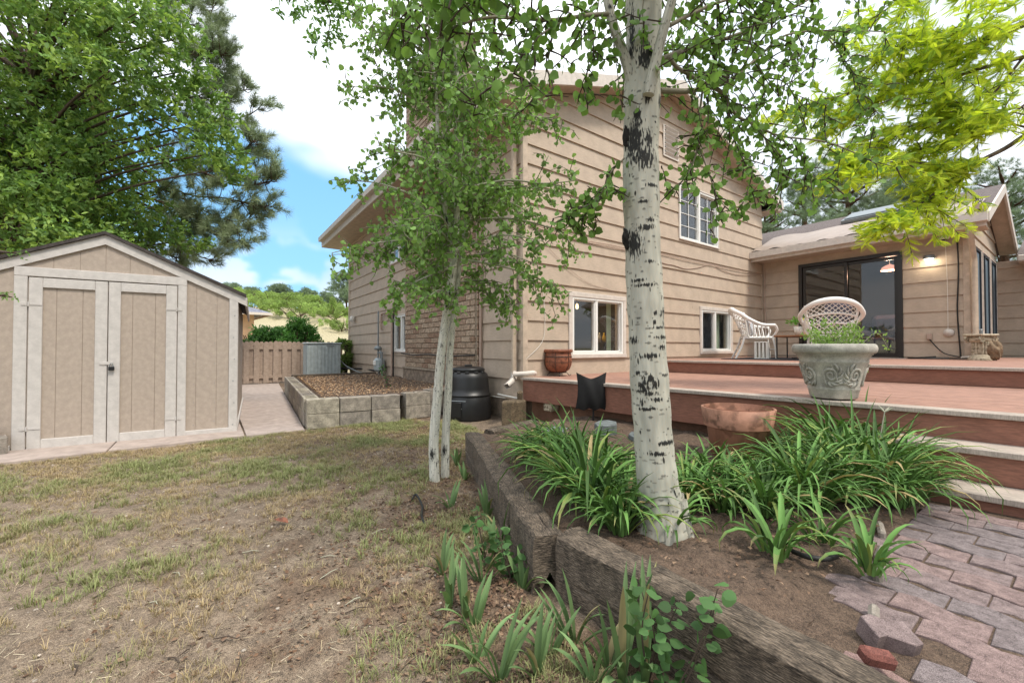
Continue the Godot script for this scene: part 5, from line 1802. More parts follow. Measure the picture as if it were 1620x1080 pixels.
func lance_leaf() -> ArrayMesh:
	if not leaf_cache.has("lance"):
		leaf_cache.lance = fan_leaf([Vector2(0.01, 0.0), Vector2(0.2, 0.3), Vector2(0.2, 0.6), Vector2(0.0, 1.0)], 0.25)
	return leaf_cache.lance
func spray(called: String, leaves: int, shape: ArrayMesh, reach: float, size: float, seed: int) -> ArrayMesh:
	# a small twig end with several leaves
	if leaf_cache.has(called):
		return leaf_cache[called]
	var r := RandomNumberGenerator.new()
	r.seed = seed
	var st := SurfaceTool.new()
	st.begin(Mesh.PRIMITIVE_TRIANGLES)
	for i in leaves:
		var u := (i + 0.5) / leaves
		var d := Vector3(r.randfn(), 0.5 + r.randfn() * 0.4, r.randfn()).normalized()
		var b := facing(d, r.randf() * TAU).scaled(Vector3.ONE * size * r.randf_range(0.7, 1.25))
		st.append_from(shape, 0, Transform3D(b, Vector3(r.randfn() * 0.12, u, r.randfn() * 0.12) * reach))
	leaf_cache[called] = st.commit()
	return leaf_cache[called]
func frond() -> ArrayMesh:
	# feathery compound leaf, hanging along +y
	if leaf_cache.has("frond"):
		return leaf_cache.frond
	var st := SurfaceTool.new()
	st.begin(Mesh.PRIMITIVE_TRIANGLES)
	var n := 11
	for i in n:
		var u := (i + 0.6) / n
		for s in [-1.0, 1.0]:
			var d := Vector3(s, 0.45, 0.15).normalized()
			st.append_from(lance_leaf(), 0, Transform3D(facing(d, 0.3 * s).scaled(Vector3(0.85, 1, 0.85) * (0.26 * sin(PI * (0.18 + 0.72 * u)))), Vector3(0, u, -0.12 * u * u)))
	leaf_cache.frond = st.commit()
	return leaf_cache.frond
func needle_tuft() -> ArrayMesh:
	if leaf_cache.has("tuft"):
		return leaf_cache.tuft
	var st := mk()
	var r := RandomNumberGenerator.new()
	r.seed = 9
	for i in 44:
		var d := Vector3(r.randfn(), 0.35 + abs(r.randfn()) * 0.7, r.randfn()).normalized()
		var o := Vector3(0, r.randf() * 0.55, 0)
		var tip := o + d * r.randf_range(0.55, 0.95)
		var w := d.cross(Vector3(r.randfn(), r.randfn(), r.randfn())).normalized() * 0.018
		st.add_vertex(o - w); st.add_vertex(o + w); st.add_vertex(tip)
	leaf_cache.tuft = done(st)
	return leaf_cache.tuft
func ribbon(st: SurfaceTool, base: Vector3, ang: float, len: float, wid: float, rise: float, droop: float, c: Color, fold := 0.35, segs := 7, tip := 0.0) -> void:
	# arching strap leaf
	st.set_smooth_group(0)
	var out := Vector3(cos(ang), 0, sin(ang))
	var side := Vector3(-sin(ang), 0, cos(ang))
	var pitch := rise
	var p := base
	var rows := []
	for i in segs + 1:
		var u := float(i) / segs
		var w: float = wid * (0.75 + 0.5 * u if u < 0.4 else (1.0 - pow((u - 0.4) / 0.6, 2.2)) * 0.95 + 0.02)
		var d := out * cos(pitch) + Vector3.UP * sin(pitch)
		var up := out * -sin(pitch) + Vector3.UP * cos(pitch)
		rows.append([p - side * w * 0.5 + up * w * fold, p, p + side * w * 0.5 + up * w * fold])
		p += d * len / segs
		pitch -= droop * (0.4 + 1.4 * u) / segs
	for i in segs:
		var dry: float = tip * clampf((float(i) / segs - 0.62) / 0.38, 0.0, 1.0)
		for s in 2:
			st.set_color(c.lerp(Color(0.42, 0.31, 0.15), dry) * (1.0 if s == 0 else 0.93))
			var a: Array = rows[i]
			var b: Array = rows[i + 1]
			for v in [a[s], a[s + 1], b[s + 1], a[s], b[s + 1], b[s]]:
				st.add_vertex(v)
	st.set_smooth_group(-1)
func daylily(n: int, size: float, seed: int) -> ArrayMesh:
	var r := RandomNumberGenerator.new()
	r.seed = seed
	var st := mk()
	for i in n:
		var a := r.randf() * TAU
		var o := Vector3(cos(a), 0, sin(a)) * r.randf_range(0.0, 0.05)
		var c := Color(0.105, 0.215, 0.05) * r.randf_range(0.45, 1.6)
		if r.randf() < 0.10:
			c = Color(0.22, 0.30, 0.07) * r.randf_range(0.8, 1.2)
		elif r.randf() < 0.05:
			c = Color(0.42, 0.33, 0.16)
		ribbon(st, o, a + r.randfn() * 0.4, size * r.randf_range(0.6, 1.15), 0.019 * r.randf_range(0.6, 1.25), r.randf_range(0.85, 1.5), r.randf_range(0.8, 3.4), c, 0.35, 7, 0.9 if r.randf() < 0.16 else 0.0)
	return done(st)
func iris(n: int, size: float, seed: int) -> ArrayMesh:
	var r := RandomNumberGenerator.new()
	r.seed = seed
	var st := mk()
	var plane := r.randf() * PI
	for i in n:
		var u := (i - (n - 1) / 2.0) / n
		var o := Vector3(cos(plane), 0, sin(plane)) * u * 0.05
		var a := plane if u > 0 else plane + PI
		var c := Color(0.155, 0.25, 0.095) * r.randf_range(0.7, 1.35)
		if r.randf() < 0.05:
			c = Color(0.40, 0.33, 0.17)
		ribbon(st, o, a + r.randfn() * 0.15, size * r.randf_range(0.55, 1.1), 0.025 * r.randf_range(0.8, 1.25), 1.5 - abs(u) * 1.3 + r.randfn() * 0.08, r.randf_range(0.1, 1.3), c, 0.2, 7, 0.8 if r.randf() < 0.12 else 0.0)
	return done(st)
func timber(called: String, label: String, a: Vector3, b: Vector3, w: float, y0: float, y1: float, seed: int) -> void:
	# a weathered beam with wavering edges, checks along the grain and a worn profile
	var t := thing(called, label, "timber", (a + b) / 2.0, atan2(-(b - a).z, (b - a).x))
	var L := a.distance_to(b)
	var nz := FastNoiseLite.new()
	nz.seed = seed
	nz.frequency = 1.0
	var st := mk()
	var n := int(L / 0.035)
	var prof := [Vector2(-w / 2, y0), Vector2(-w / 2, lerp(y0, y1, 0.25)), Vector2(-w / 2, lerp(y0, y1, 0.44)), Vector2(-w / 2 + 0.022, lerp(y0, y1, 0.47)), Vector2(-w / 2, lerp(y0, y1, 0.52)), Vector2(-w / 2, lerp(y0, y1, 0.78)), Vector2(-w / 2 + 0.004, y1 - 0.014), Vector2(-w / 2 + 0.018, y1), Vector2(-w * 0.22, y1), Vector2(-w * 0.20, y1 - 0.010), Vector2(-w * 0.18, y1), Vector2(w * 0.1, y1 + 0.003), Vector2(w * 0.12, y1 - 0.006), Vector2(w * 0.14, y1), Vector2(w / 2 - 0.02, y1), Vector2(w / 2, y1 - 0.018), Vector2(w / 2, y0)]
	var rows := []
	for i in n + 1:
		var x := -L / 2 + L * i / n
		var row := PackedVector3Array()
		for k in prof.size():
			var p: Vector2 = prof[k]
			var dz := nz.get_noise_2d(x * 1.3, k * 3.0) * 0.012 + nz.get_noise_2d(x * 6.0, k * 5.0) * 0.005
			var dy := nz.get_noise_2d(x * 1.5 + 50.0, k * 3.0) * 0.010 + nz.get_noise_2d(x * 8.0 + 90.0, k * 4.0) * 0.004
			if k in [3, 9, 12]:
				var open := smoothstep(-0.15, 0.35, nz.get_noise_2d(x * 1.1, k * 11.0))
				p = p.lerp(((prof[k - 1] as Vector2) + (prof[k + 1] as Vector2)) / 2.0, 1.0 - open)
			row.append(Vector3(x, p.y + dy, -p.x + dz) if true else Vector3.ZERO)
		rows.append(row)
	for i in n:
		for k in prof.size() - 1:
			st.set_smooth_group(-1)
			var q := [rows[i][k], rows[i][k + 1], rows[i + 1][k + 1], rows[i + 1][k]]
			for c in [0, 1, 2, 0, 2, 3]:
				st.add_vertex(q[c])
	for e in [0, n]:
		var mid := Vector3(rows[e][0].x, (y0 + y1) / 2, 0)
		for k in prof.size() - 1:
			poly(st, PackedVector3Array([mid, rows[e][k], rows[e][k + 1]]), Vector3(0, (y0 + y1) / 2, 0))
	put(t, "beam", done(st), M.timber_z)

func planting_bed() -> void:
	timber("landscape_timber", "long weathered timber running from the bed corner beside the patio", Vector3(-2.29, 0, 3.33), Vector3(-2.285, 0, 4.95), 0.155, -0.08, 0.25, 3)
	timber("landscape_timber", "weathered timber along the lawn from the bed corner to the double aspen", Vector3(-1.51, 0, 1.17), Vector3(-2.375, 0, 3.30), 0.155, -0.08, 0.235, 8)
	timber("landscape_timber", "short pale timber closing the far end of the planting bed", Vector3(-1.30, 0, 1.13), Vector3(-0.55, 0, 0.93), 0.14, -0.05, 0.22, 14)
	# soil between the timbers, the deck and the patio
	var soil := func(u: float, v: float) -> Vector3:
		var z: float = lerp(1.02, 4.14, v)
		var xl: float = lerp(-1.45, -2.35, clampf((z - 1.17) / 2.13, 0.0, 1.0)) if z < 3.3 else -2.28
		var x: float = lerp(xl, 0.3, u)
		var y := 0.185 + bump_noise.get_noise_2d(x * 4.0, z * 4.0) * 0.035 + bump_noise.get_noise_2d(x * 14.0, z * 14.0) * 0.012 + 0.03 * smoothstep(0.3, 0.8, u) - 0.04 * smoothstep(3.95, 4.12, z)
		return Vector3(x, y, z)
	var st := mk()
	st.set_smooth_group(0)
	for i in 44:
		for j in 60:
			for q in [[0, 0], [1, 0], [1, 1], [0, 0], [1, 1], [0, 1]]:
				st.add_vertex(soil.call((i + q[0]) / 44.0, (j + q[1]) / 60.0))
	structure(put(self, "bed_ground", done(st), M.bed_soil))
	# daylilies
	var kinds := [daylily(62, 0.40, 1), daylily(52, 0.34, 2), daylily(70, 0.56, 3), daylily(26, 0.26, 4)]
	var spots := [[838, 722, 1], [862, 745, 0], [885, 768, 1], [905, 792, 0], [930, 808, 2], [955, 826, 0], [982, 842, 1], [875, 728, 0], [908, 748, 2], [940, 772, 0], [968, 795, 1], [990, 812, 0], [925, 735, 1], [955, 752, 0], [984, 770, 1], [1088, 800, 0], [1085, 775, 1], [1118, 795, 1], [1150, 812, 1], [1182, 800, 1], [1165, 785, 1], [1128, 772, 1], [1212, 815, 0], [1215, 780, 0], [1240, 785, 1], [1268, 800, 2], [1290, 770, 0], [1300, 805, 0], [1330, 790, 2], [1362, 800, 0], [1352, 768, 2], [1390, 785, 2], [1420, 800, 0], [1400, 760, 0], [1445, 790, 1], [1250, 760, 0], [1310, 750, 2], [1372, 905, 3], [1225, 880, 3], [1300, 858, 3], [1065, 845, 3], [1318, 725, 2], [1255, 730, 0], [1365, 735, 2], [1425, 765, 2]]
	for s in spots:
		var p := on_y(s[0], s[1], 0.19)
		var small: bool = s[2] == 3
		tag(put(self, "daylily_plant", kinds[s[2]], M.blade, Transform3D(Basis(Vector3.UP, rr(0, TAU)).scaled(Vector3.ONE * rr(0.85, 1.15)), p)), "small young daylily clump in bare soil" if small else "dense clump of arching green daylily leaves behind the weathered timbers", "daylily", "young daylilies at the edge of the bed" if small else "daylilies filling the planting bed")
	# tall spent flower stalk by the planter
	var fs := thing("flower_stalk", "single tall daylily stalk with a bud standing before the deck", "flower stalk", on_y(1392, 770, 0.19))
	var sst := mk()
	tube(sst, smooth_line(PackedVector3Array([Vector3.ZERO, Vector3(0.01, 0.25, 0.0), Vector3(0.04, 0.46, 0.02)])), even(13, 0.004, 0.003), 5)
	put(fs, "stalk", done(sst), M.pale_twig)
	var bd := mk()
	for i in 3:
		var d := Vector3(rr(-1, 1), 0.8, rr(-1, 1)).normalized()
		tube(bd, PackedVector3Array([Vector3(0.04, 0.46, 0.02), Vector3(0.04, 0.46, 0.02) + d * 0.02, Vector3(0.04, 0.46, 0.02) + d * 0.05]), PackedFloat32Array([0.003, 0.006, 0.002]), 5)
	put(fs, "bud", done(bd), M.pale_twig)
	# irises on the lawn side
	var ik := [iris(8, 0.28, 1), iris(7, 0.23, 2), iris(9, 0.33, 3), iris(6, 0.18, 4)]
	for s in [[712, 955, 0], [735, 968, 1], [762, 918, 1], [790, 1070, 0], [850, 1060, 1], [868, 1030, 3], [908, 1012, 1], [985, 1075, 2], [1020, 1078, 2], [828, 925, 3], [770, 815, 1], [795, 860, 1], [722, 735, 3], [735, 755, 3], [870, 905, 3], [940, 1078, 3], [852, 882, 1], [712, 800, 3], [700, 905, 1], [748, 985, 3], [780, 870, 3], [755, 1040, 3], [960, 1050, 1]]:
		var p := on_y(s[0], s[1], 0.0)
		p.x = min(p.x, -2.44) if p.z > 3.3 else p.x
		p.y = height(p.x, p.z) - 0.005
		tag(put(self, "iris_plant", ik[s[2]], M.blade, Transform3D(Basis(Vector3.UP, rr(0, TAU)).scaled(Vector3.ONE * rr(0.85, 1.1)), p)), "blue green iris fan growing in litter at the foot of the timbers", "iris", "irises along the timbers")
	# leafy suckers
	var sd := [[1048, 1060, 0.34, "heart leaved seedling with several stems against the long timber"], [1105, 1075, 0.36, "taller heart leaved seedling reaching over the long timber"], [800, 880, 0.24, "low heart leaved sucker beside the iris at the timber joint"], [838, 905, 0.2, "small heart leaved sucker right below the timber joint"]]
	for s in sd:
		var p := on_y(s[0], s[1], 0.0)
		p.x = min(p.x, -2.46)
		p.y = height(p.x, p.z)
		seedling(p, s[2], s[3])
	seedling(on_y(615, 612, 0.36), 0.42, "leafy green sapling in the block edged planter")
	# flat stones
	var fl := [[878, 682, 0.36, 0.24, 0.05, "flat blue grey stepping stone lying in the bed", "slate"], [958, 680, 0.36, 0.22, 0.10, "thick dark edged stone slab lying in the bed", "slate"], [1012, 690, 0.3, 0.2, 0.05, "small flat grey stone half behind the big aspen", "slate"]]
	for s in fl:
		var p := on_y(s[0], s[1], 0.24)
		var o := PackedVector2Array()
		for i in 7:
			var a := TAU * i / 7.0
			o.append(Vector2(cos(a) * s[2] * 0.5, sin(a) * s[3] * 0.5) * rr(0.85, 1.12))
		var ss := mk()
		prism(ss, o, 0.0, s[4], 0.006)
		tag(put(self, "flat_stone", done(ss), M.slate, Transform3D(Basis(Vector3.UP, 0.6), p - Vector3(0, 0.03, 0))), s[5], "stone")
	# large terracotta coloured tub
	var pc := at(1167, 645, 3.2)
	var pot := thing("flower_tub", "large empty terracotta coloured tub with chipped rim in the bed", "flower pot", Vector3(pc.x, 0.17, pc.z), -0.7)
	pot.scale = Vector3(0.9, 1.0, 0.9)
	var ps := mk()
	lathe(ps, PackedVector2Array([Vector2(0.001, 0.02), Vector2(0.2, 0.0), Vector2(0.238, 0.27), Vector2(0.262, 0.285)]), 56)
	lathe(ps, PackedVector2Array([Vector2(0.001, 0.16), Vector2(0.22, 0.16), Vector2(0.262, 0.43)]), 56)
	put(pot, "body", done(ps), M.pot)
	ps = mk()
	ps.set_smooth_group(0)
	var seg := 72
	for k in seg:
		for e in 3:
			for half in 1:
				for c in [[0, 0], [1, 0], [1, 1], [0, 0], [1, 1], [0, 1]]:
					var i: int = (k + c[0]) % seg
					var a := TAU * i / seg
					var chip: float = 0.026 * smoothstep(0.0, 0.05, sin(a * 1.0 + 0.4) * sin(a * 3.0 + 1.0) - 0.74)
					var top := 0.425 - chip
					var ring := [Vector2(0.262, 0.285), Vector2(0.284, top), Vector2(0.262, top), Vector2(0.255, 0.3)]
					var r: Vector2 = ring[e + c[1]]
					ps.add_vertex(Vector3(cos(a) * r.x, r.y, sin(a) * r.x))
	put(pot, "rim", done(ps), M.pot)
	ps = mk()
	lathe(ps, PackedVector2Array([Vector2(0.001, 0.17), Vector2(0.215, 0.165)]), 24)
	put(pot, "soil", done(ps), M.bed_soil)
	# black drip line in the soil
	var hz := thing("drip_hose", "short black drip hose lying in the bare bed soil", "hose")
	wire(hz, "tube", [on_y(1255, 872, 0.205), on_y(1280, 881, 0.215), on_y(1308, 884, 0.215), on_y(1330, 876, 0.2)], 0.011, M.rubber, 8)
	var hz2 := thing("drip_hose", "thin black hose poking up from the lawn beside the double aspen", "hose")
	wire(hz2, "tube", [on_y(652, 790, 0.0), on_y(658, 782, 0.012), on_y(668, 800, 0.016), on_y(667, 815, 0.012), on_y(672, 830, 0.0)], 0.008, M.rubber, 6)

func seedling(p: Vector3, h: float, label: String) -> void:
	var t := thing("leafy_seedling", label, "seedling", p)
	var stem := mk()
	var trs := []
	var cols := []
	for i in 3:
		var a := rr(0, TAU)
		var top := Vector3(cos(a) * h * 0.35, h * rr(0.75, 1.1), sin(a) * h * 0.35)
		var line := smooth_line(PackedVector3Array([Vector3(rr(-0.02, 0.02), -0.02, rr(-0.02, 0.02)), top * 0.55 + Vector3(rr(-0.02, 0.02), 0, rr(-0.02, 0.02)), top]), 4)
		tube(stem, line, even(line.size(), 0.0035, 0.0015), 4, 1.0, false)
		for k in range(1, line.size()):
			for n in 2:
				var d := Vector3(rng.randfn(), 0.1, rng.randfn()).normalized()
				trs.append(Transform3D(facing(d + Vector3(0, -0.2, 0), rr(-0.5, 0.5) + PI / 2.0 * (rng.randi() % 2)).scaled(Vector3.ONE * rr(0.026, 0.044)), line[k] + d * 0.018))
				cols.append(Color(0.09, 0.19, 0.06) * rr(0.6, 1.5))
	put(t, "stem", done(stem), M.twig_bark)
	copies(t, "leaves", round_leaf(), M.leaf, trs, cols)

# ---------- lawn
func on_lawn(x: float, z: float) -> bool:
	if z < -1.06 - 0.05 * (x + 5.0):
		return false
	if z < 1.2:
		return x < -1.1 or (z > -0.9 and x < -0.75)
	var edge: float = lerp(-1.62, -2.50, clampf((z - 1.17) / 2.13, 0.0, 1.0))
	return x < edge
func lawn() -> void:
	var dens := FastNoiseLite.new()
	dens.seed = 77
	dens.frequency = 1.3
	dens.fractal_octaves = 4
	var green := FastNoiseLite.new()
	green.seed = 31
	green.frequency = 0.9
	green.fractal_octaves = 3
	var tufts := []
	for v in 4:
		var st := mk()
		var r := RandomNumberGenerator.new()
		r.seed = 50 + v
		for i in 9:
			var a := r.randf() * TAU
			var o := Vector3(cos(a), 0, sin(a)) * r.randf() * 0.02
			var w := r.randf_range(0.0011, 0.002)
			var side := Vector3(-sin(a), 0, cos(a)) * w
			var h := r.randf_range(0.018, 0.05)
			var lean := Vector3(cos(a), 0, sin(a)) * h * r.randf_range(0.2, 1.4)
			var m := o + lean * 0.35 + Vector3(0, h * 0.65, 0)
			var tip := o + lean + Vector3(0, h, 0)
			for q in [o - side, o + side, m + side * 0.8, o - side, m + side * 0.8, m - side * 0.8, m - side * 0.8, m + side * 0.8, tip]:
				st.add_vertex(q)
		tufts.append(done(st))
	var trs := [[], [], [], []]
	var cols := [[], [], [], []]
	for i in 205000:
		# denser near the viewer, where single tufts can be told apart
		var x := rr(-9.0, -0.75)
		var z := rr(-1.6, 7.5)
		if not on_lawn(x, z):
			continue
		var d := 0.6 * dens.get_noise_2d(x, z) + 0.5 * dens.get_noise_2d(x * 3.1, z * 3.1) + 0.3 * dens.get_noise_2d(x * 9.0, z * 9.0)
		d += 0.34 * smoothstep(1.6, -0.6, z) - 0.10
		d += 0.10 * smoothstep(-2.2, -3.2, x) * smoothstep(1.0, 2.5, z) * -1.0
		if d < rr(-0.36, 0.42):
			continue
		var g := green.get_noise_2d(x, z) + rr(-0.3, 0.3) + 0.12
		var straw := Color(0.46, 0.355, 0.20) * rr(0.6, 1.25)
		var c: Color = straw.lerp(Color(0.235, 0.28, 0.105) * rr(0.7, 1.3), 0.85 * smoothstep(-0.25, 0.55, g))
		var k := rng.randi() % 4
		var s := rr(0.4, 0.85) * (1.0 + 0.5 * smoothstep(0.1, 0.5, g))
		trs[k].append(Transform3D(Basis(Vector3.UP, rr(0, TAU)).scaled(Vector3.ONE * s), Vector3(x, height(x, z) - 0.003, z)))
		cols[k].append(c)
	var lg := thing("lawn_grass", "thin patchy lawn of straw and short green grass", "grass")
	lg.set_meta("kind", "stuff")
	for k in 4:
		copies(lg, "grass_tufts", tufts[k], M.blade, trs[k], cols[k])
	# dead leaves, chips and small clods
	var bit := mk()
	for q in [Vector3(-0.5, 0, -0.2), Vector3(0, 0.12, 0.32), Vector3(0.5, 0.05, -0.1), Vector3(-0.5, 0, -0.2), Vector3(0.5, 0.05, -0.1), Vector3(0.05, 0.2, -0.4)]:
		bit.add_vertex(q)
	var bm := done(bit)
	var lt := []
	var lc := []
	for i in 90000:
		var z := rr(-1.3, 6.0)
		var x := rr(-8.0, 0.1)
		if i % 3 > 0:
			x = (lerp(-1.62, -2.50, clampf((z - 1.17) / 2.13, 0.0, 1.0)) if z > 1.17 else -1.2) - 1.9 * pow(rng.randf(), 1.6)
		var y: float
		var w := 0.0
		if on_lawn(x, z):
			y = height(x, z)
			var edge: float = lerp(-1.62, -2.50, clampf((z - 1.17) / 2.13, 0.0, 1.0)) if z > 1.17 else -1.2
			w = 0.10 + 0.9 * smoothstep(1.5, 0.1, edge - x) * clampf(0.55 + 1.6 * dens.get_noise_2d(x * 1.4 + 30.0, z * 1.4), 0.0, 1.0)
		elif z > 1.1 and z < 4.1 and x > -2.1 and x < 0.05:
			y = 0.198 + bump_noise.get_noise_2d(x * 4.0, z * 4.0) * 0.035
			w = 0.95
			if x < lerp(-1.3, -2.1, clampf((z - 1.17) / 2.13, 0.0, 1.0)):
				continue
		else:
			continue
		if rng.randf() > w:
			continue
		lt.append(Transform3D(Basis.from_euler(Vector3(rr(-0.5, 0.5), rr(0, TAU), rr(-0.5, 0.5))).scaled(Vector3.ONE * rr(0.008, 0.026)), Vector3(x, y + rr(0.001, 0.007), z)))
		lc.append([Color(0.15, 0.085, 0.05), Color(0.20, 0.125, 0.08), Color(0.11, 0.07, 0.048), Color(0.27, 0.18, 0.115)][rng.randi() % 4] * rr(0.7, 1.2))
	for i in 9000:
		var x := rr(-2.35, -0.2)
		var z := rr(-6.0, -1.5)
		lt.append(Transform3D(Basis.from_euler(Vector3(rr(-0.5, 0.5), rr(0, TAU), rr(-0.5, 0.5))).scaled(Vector3.ONE * rr(0.012, 0.034)), Vector3(max(x, -2.3 + 0.08 * (-z - 1.6)), 0.36 + rr(0.0, 0.04), z)))
		lc.append([Color(0.42, 0.26, 0.14), Color(0.50, 0.36, 0.22), Color(0.30, 0.18, 0.10)][rng.randi() % 3] * rr(0.7, 1.2))
	var l := thing("leaf_litter", "brown leaf litter strewn over soil and lawn edge", "leaf litter")
	l.set_meta("kind", "stuff")
	copies(l, "dead_leaves", bm, M.litter, lt, lc)
	var peb := lumpy(1.0, 0.7, 1.0, 6)
	var pt := []
	var pc := []
	for i in 1500:
		var x := rr(-7.0, -1.2)
		var z := rr(-1.0, 5.5)
		if on_lawn(x, z):
			pt.append(Transform3D(Basis(Vector3.UP, rr(0, TAU)).scaled(Vector3.ONE * rr(0.002, 0.008)), Vector3(x, height(x, z), z)))
			pc.append(Color(0.48, 0.41, 0.34) * rr(0.6, 1.3))
	copies(l, "pebbles", peb, M.litter, pt, pc)
	# loose straw lying flat
	var straw := mk()
	for q in [Vector3(-0.5, 0, -0.02), Vector3(0.5, 0, -0.015), Vector3(0.5, 0, 0.015), Vector3(-0.5, 0, -0.02), Vector3(0.5, 0, 0.015), Vector3(-0.5, 0, 0.02)]:
		straw.add_vertex(q)
	var sm := done(straw)
	var s_t := []
	var s_c := []
	for i in 85000:
		var x := rr(-7.5, -1.0)
		var z := rr(-1.3, 5.6)
		if not on_lawn(x, z) or ground_patch(x, z) > rng.randf() + 0.15 or rng.randf() > 0.55 + 0.8 * dens.get_noise_2d(x * 2.0, z * 2.0 + 9.0):
			continue
		s_t.append(Transform3D(Basis.from_euler(Vector3(rr(-0.3, 0.3), rr(0, TAU), rr(-0.15, 0.15))).scaled(Vector3.ONE * rr(0.012, 0.042)), Vector3(x, height(x, z) + rr(0.0, 0.005), z)))
		s_c.append([Color(0.62, 0.50, 0.31), Color(0.48, 0.36, 0.22), Color(0.70, 0.60, 0.42), Color(0.36, 0.26, 0.17)][rng.randi() % 4] * rr(0.7, 1.15))
	copies(l, "loose_straw", sm, M.litter, s_t, s_c)
	# a few sticks one can pick out
	for i in 26:
		var px := rr(20, 700)
		var py := rr(780, 1070)
		var p := on_y(px, py, 0.0)
		var st := mk()
		var a := rr(0, TAU)
		var d := Vector3(cos(a), 0, sin(a)) * rr(0.018, 0.05)
		tube(st, PackedVector3Array([-d, Vector3(0.008, 0.006, 0), d + Vector3(0, 0.004, 0.01)]), PackedFloat32Array([0.0022, 0.0026, 0.0014]), 5)
		p.y = height(p.x, p.z) + 0.007
		tag(put(self, "twig", done(st), [M.pale_twig, M.twig_bark, M.stump][i % 3], Transform3D(Basis.IDENTITY, p)), "small dry twig lying on the patchy lawn", "twig", "twigs on the lawn")
	var dl := on_y(452, 826, 0.012)
	tag(put(self, "fallen_leaf", fan_leaf([Vector2(0.005, -0.2), Vector2(0.3, 0.1), Vector2(0.36, 0.4), Vector2(0.22, 0.75), Vector2(0.0, 1.0)], 0.5), M.terracotta, Transform3D(Basis.from_euler(Vector3(-1.35, 0.7, 0.2)).scaled(Vector3.ONE * 0.075), dl)), "single curled orange brown leaf on bare lawn soil", "leaf")

# ---------- aspens
func bark_texture(seed: int, marks: Array) -> ImageTexture:
	var w := 512
	var h := 1024
	var nz := FastNoiseLite.new()
	nz.seed = seed
	nz.frequency = 0.02
	nz.fractal_octaves = 4
	var im := nz.get_seamless_image(w, h, false, false, 0.1)
	im.convert(Image.FORMAT_L8)
	var src := im.get_data()
	var px := PackedFloat32Array()
	px.resize(w * h)
	var r := RandomNumberGenerator.new()
	r.seed = seed
	for i in w * h:
		px[i] = 0.86 + 0.22 * (src[i] / 255.0 - 0.5)
	var blot := func(cx: float, cy: float, rx: float, ry: float, dark: float, rough: float) -> void:
		for y in range(int(cy - ry * 1.5), int(cy + ry * 1.5) + 1):
			if y < 0 or y >= h:
				continue
			for x in range(int(cx - rx * 1.5), int(cx + rx * 1.5) + 1):
				var d := Vector2((x - cx) / rx, (y - cy) / ry).length() + rough * (nz.get_noise_2d(x * 5.0, y * 5.0 + seed) * 1.6)
				if d < 1.0:
					var i: int = y * w + posmod(x, w)
					px[i] = lerp(px[i], 0.12 + 0.16 * abs(nz.get_noise_2d(x * 9.0, y * 9.0)), dark * clampf((1.0 - d) * 3.5, 0.0, 1.0))
	for i in 1500:
		blot.call(r.randf() * w, r.randf() * h, r.randf_range(3.0, 15.0), r.randf_range(0.6, 1.3), r.randf_range(0.2, 0.55), 0.2)
	for i in 110:
		blot.call(r.randf() * w, r.randf() * h, r.randf_range(2.0, 6.0), r.randf_range(1.5, 4.0), 0.9, 0.3)
	for m in marks:
		blot.call(m[0] * w, m[1] * h, m[2] * w, m[3] * h, 0.97, 0.75)
	var bytes := PackedByteArray()
	bytes.resize(w * h * 3)
	for i in w * h:
		var v := px[i]
		var warm: float = clampf((src[(i * 7) % src.size()] / 255.0 - 0.5) * 0.05, -0.03, 0.03)
		bytes[i * 3] = int(clampf(v * 0.99 + warm, 0, 1) * 255)
		bytes[i * 3 + 1] = int(clampf(v * 0.985, 0, 1) * 255)
		bytes[i * 3 + 2] = int(clampf(v * 0.955 - warm, 0, 1) * 255)
	return ImageTexture.create_from_image(Image.create_from_data(w, h, false, Image.FORMAT_RGB8, bytes))
func bark_mat(called: String, tex: ImageTexture) -> StandardMaterial3D:
	var m := mat(called, srgb(208, 206, 196), 0.8)
	m.albedo_texture = tex
	m.heightmap_enabled = true
	m.heightmap_texture = tex
	m.heightmap_scale = 0.25
	return m
func px_line(p: Array) -> PackedVector3Array:
	var o := PackedVector3Array()
	for q in p:
		o.append(at(q[0], q[1], q[2]))
	return smooth_line(o, 5)
func leaves_on(line: PackedVector3Array, per: float, size: float, c: Color, trs: Array, cols: Array, spread := 0.035) -> void:
	var want := 0.0
	for i in range(1, line.size()):
		want += per * line[i].distance_to(line[i - 1])
		while want > 1.0 or rng.randf() < want:
			want -= 1.0
			var p := line[i].lerp(line[i - 1], rng.randf())
			var hang := Vector3(rng.randfn() * 0.7, -0.7 + rng.randfn() * 0.5, rng.randfn() * 0.7)
			trs.append(Transform3D(facing(hang, rr(0, TAU)).scaled(Vector3.ONE * size * rr(0.65, 1.2)), p + wild() * spread * rr(0.3, 1.0)))
			cols.append(c * rr(0.65, 1.45))
			if want < 0.0:
				break
func twigs_on(st: SurfaceTool, line: PackedVector3Array, n: int, length: float, per: float, size: float, c: Color, trs: Array, cols: Array, start := 0.15, sub := 2, bias := Vector3(0, -0.15, 0)) -> void:
	for k in n:
		var u := start + (1.0 - start) * (k + rng.randf()) / n
		var i: int = clampi(int(u * (line.size() - 1)), 0, line.size() - 2)
		var p := line[i].lerp(line[i + 1], rng.randf())
		var along := (line[i + 1] - line[i]).normalized()
		var d := (along * 0.5 + wild() * 0.9 + bias).normalized()
		var L := length * rr(0.5, 1.2) * (1.0 - 0.3 * u)
		var mid := p + d * L * 0.5 + wild() * L * 0.08
		var tip := p + d * L + Vector3(0, -0.12 * L, 0) + wild() * L * 0.1
		var tw := smooth_line(PackedVector3Array([p, mid, tip]), 4)
		tube(st, tw, even(tw.size(), 0.0045, 0.0015), 4, 1.0, false)
		leaves_on(tw, per, size, c, trs, cols)
		if sub > 0:
			twigs_on(st, tw, sub, length * 0.5, per, size, c, trs, cols, 0.3, 0, bias)
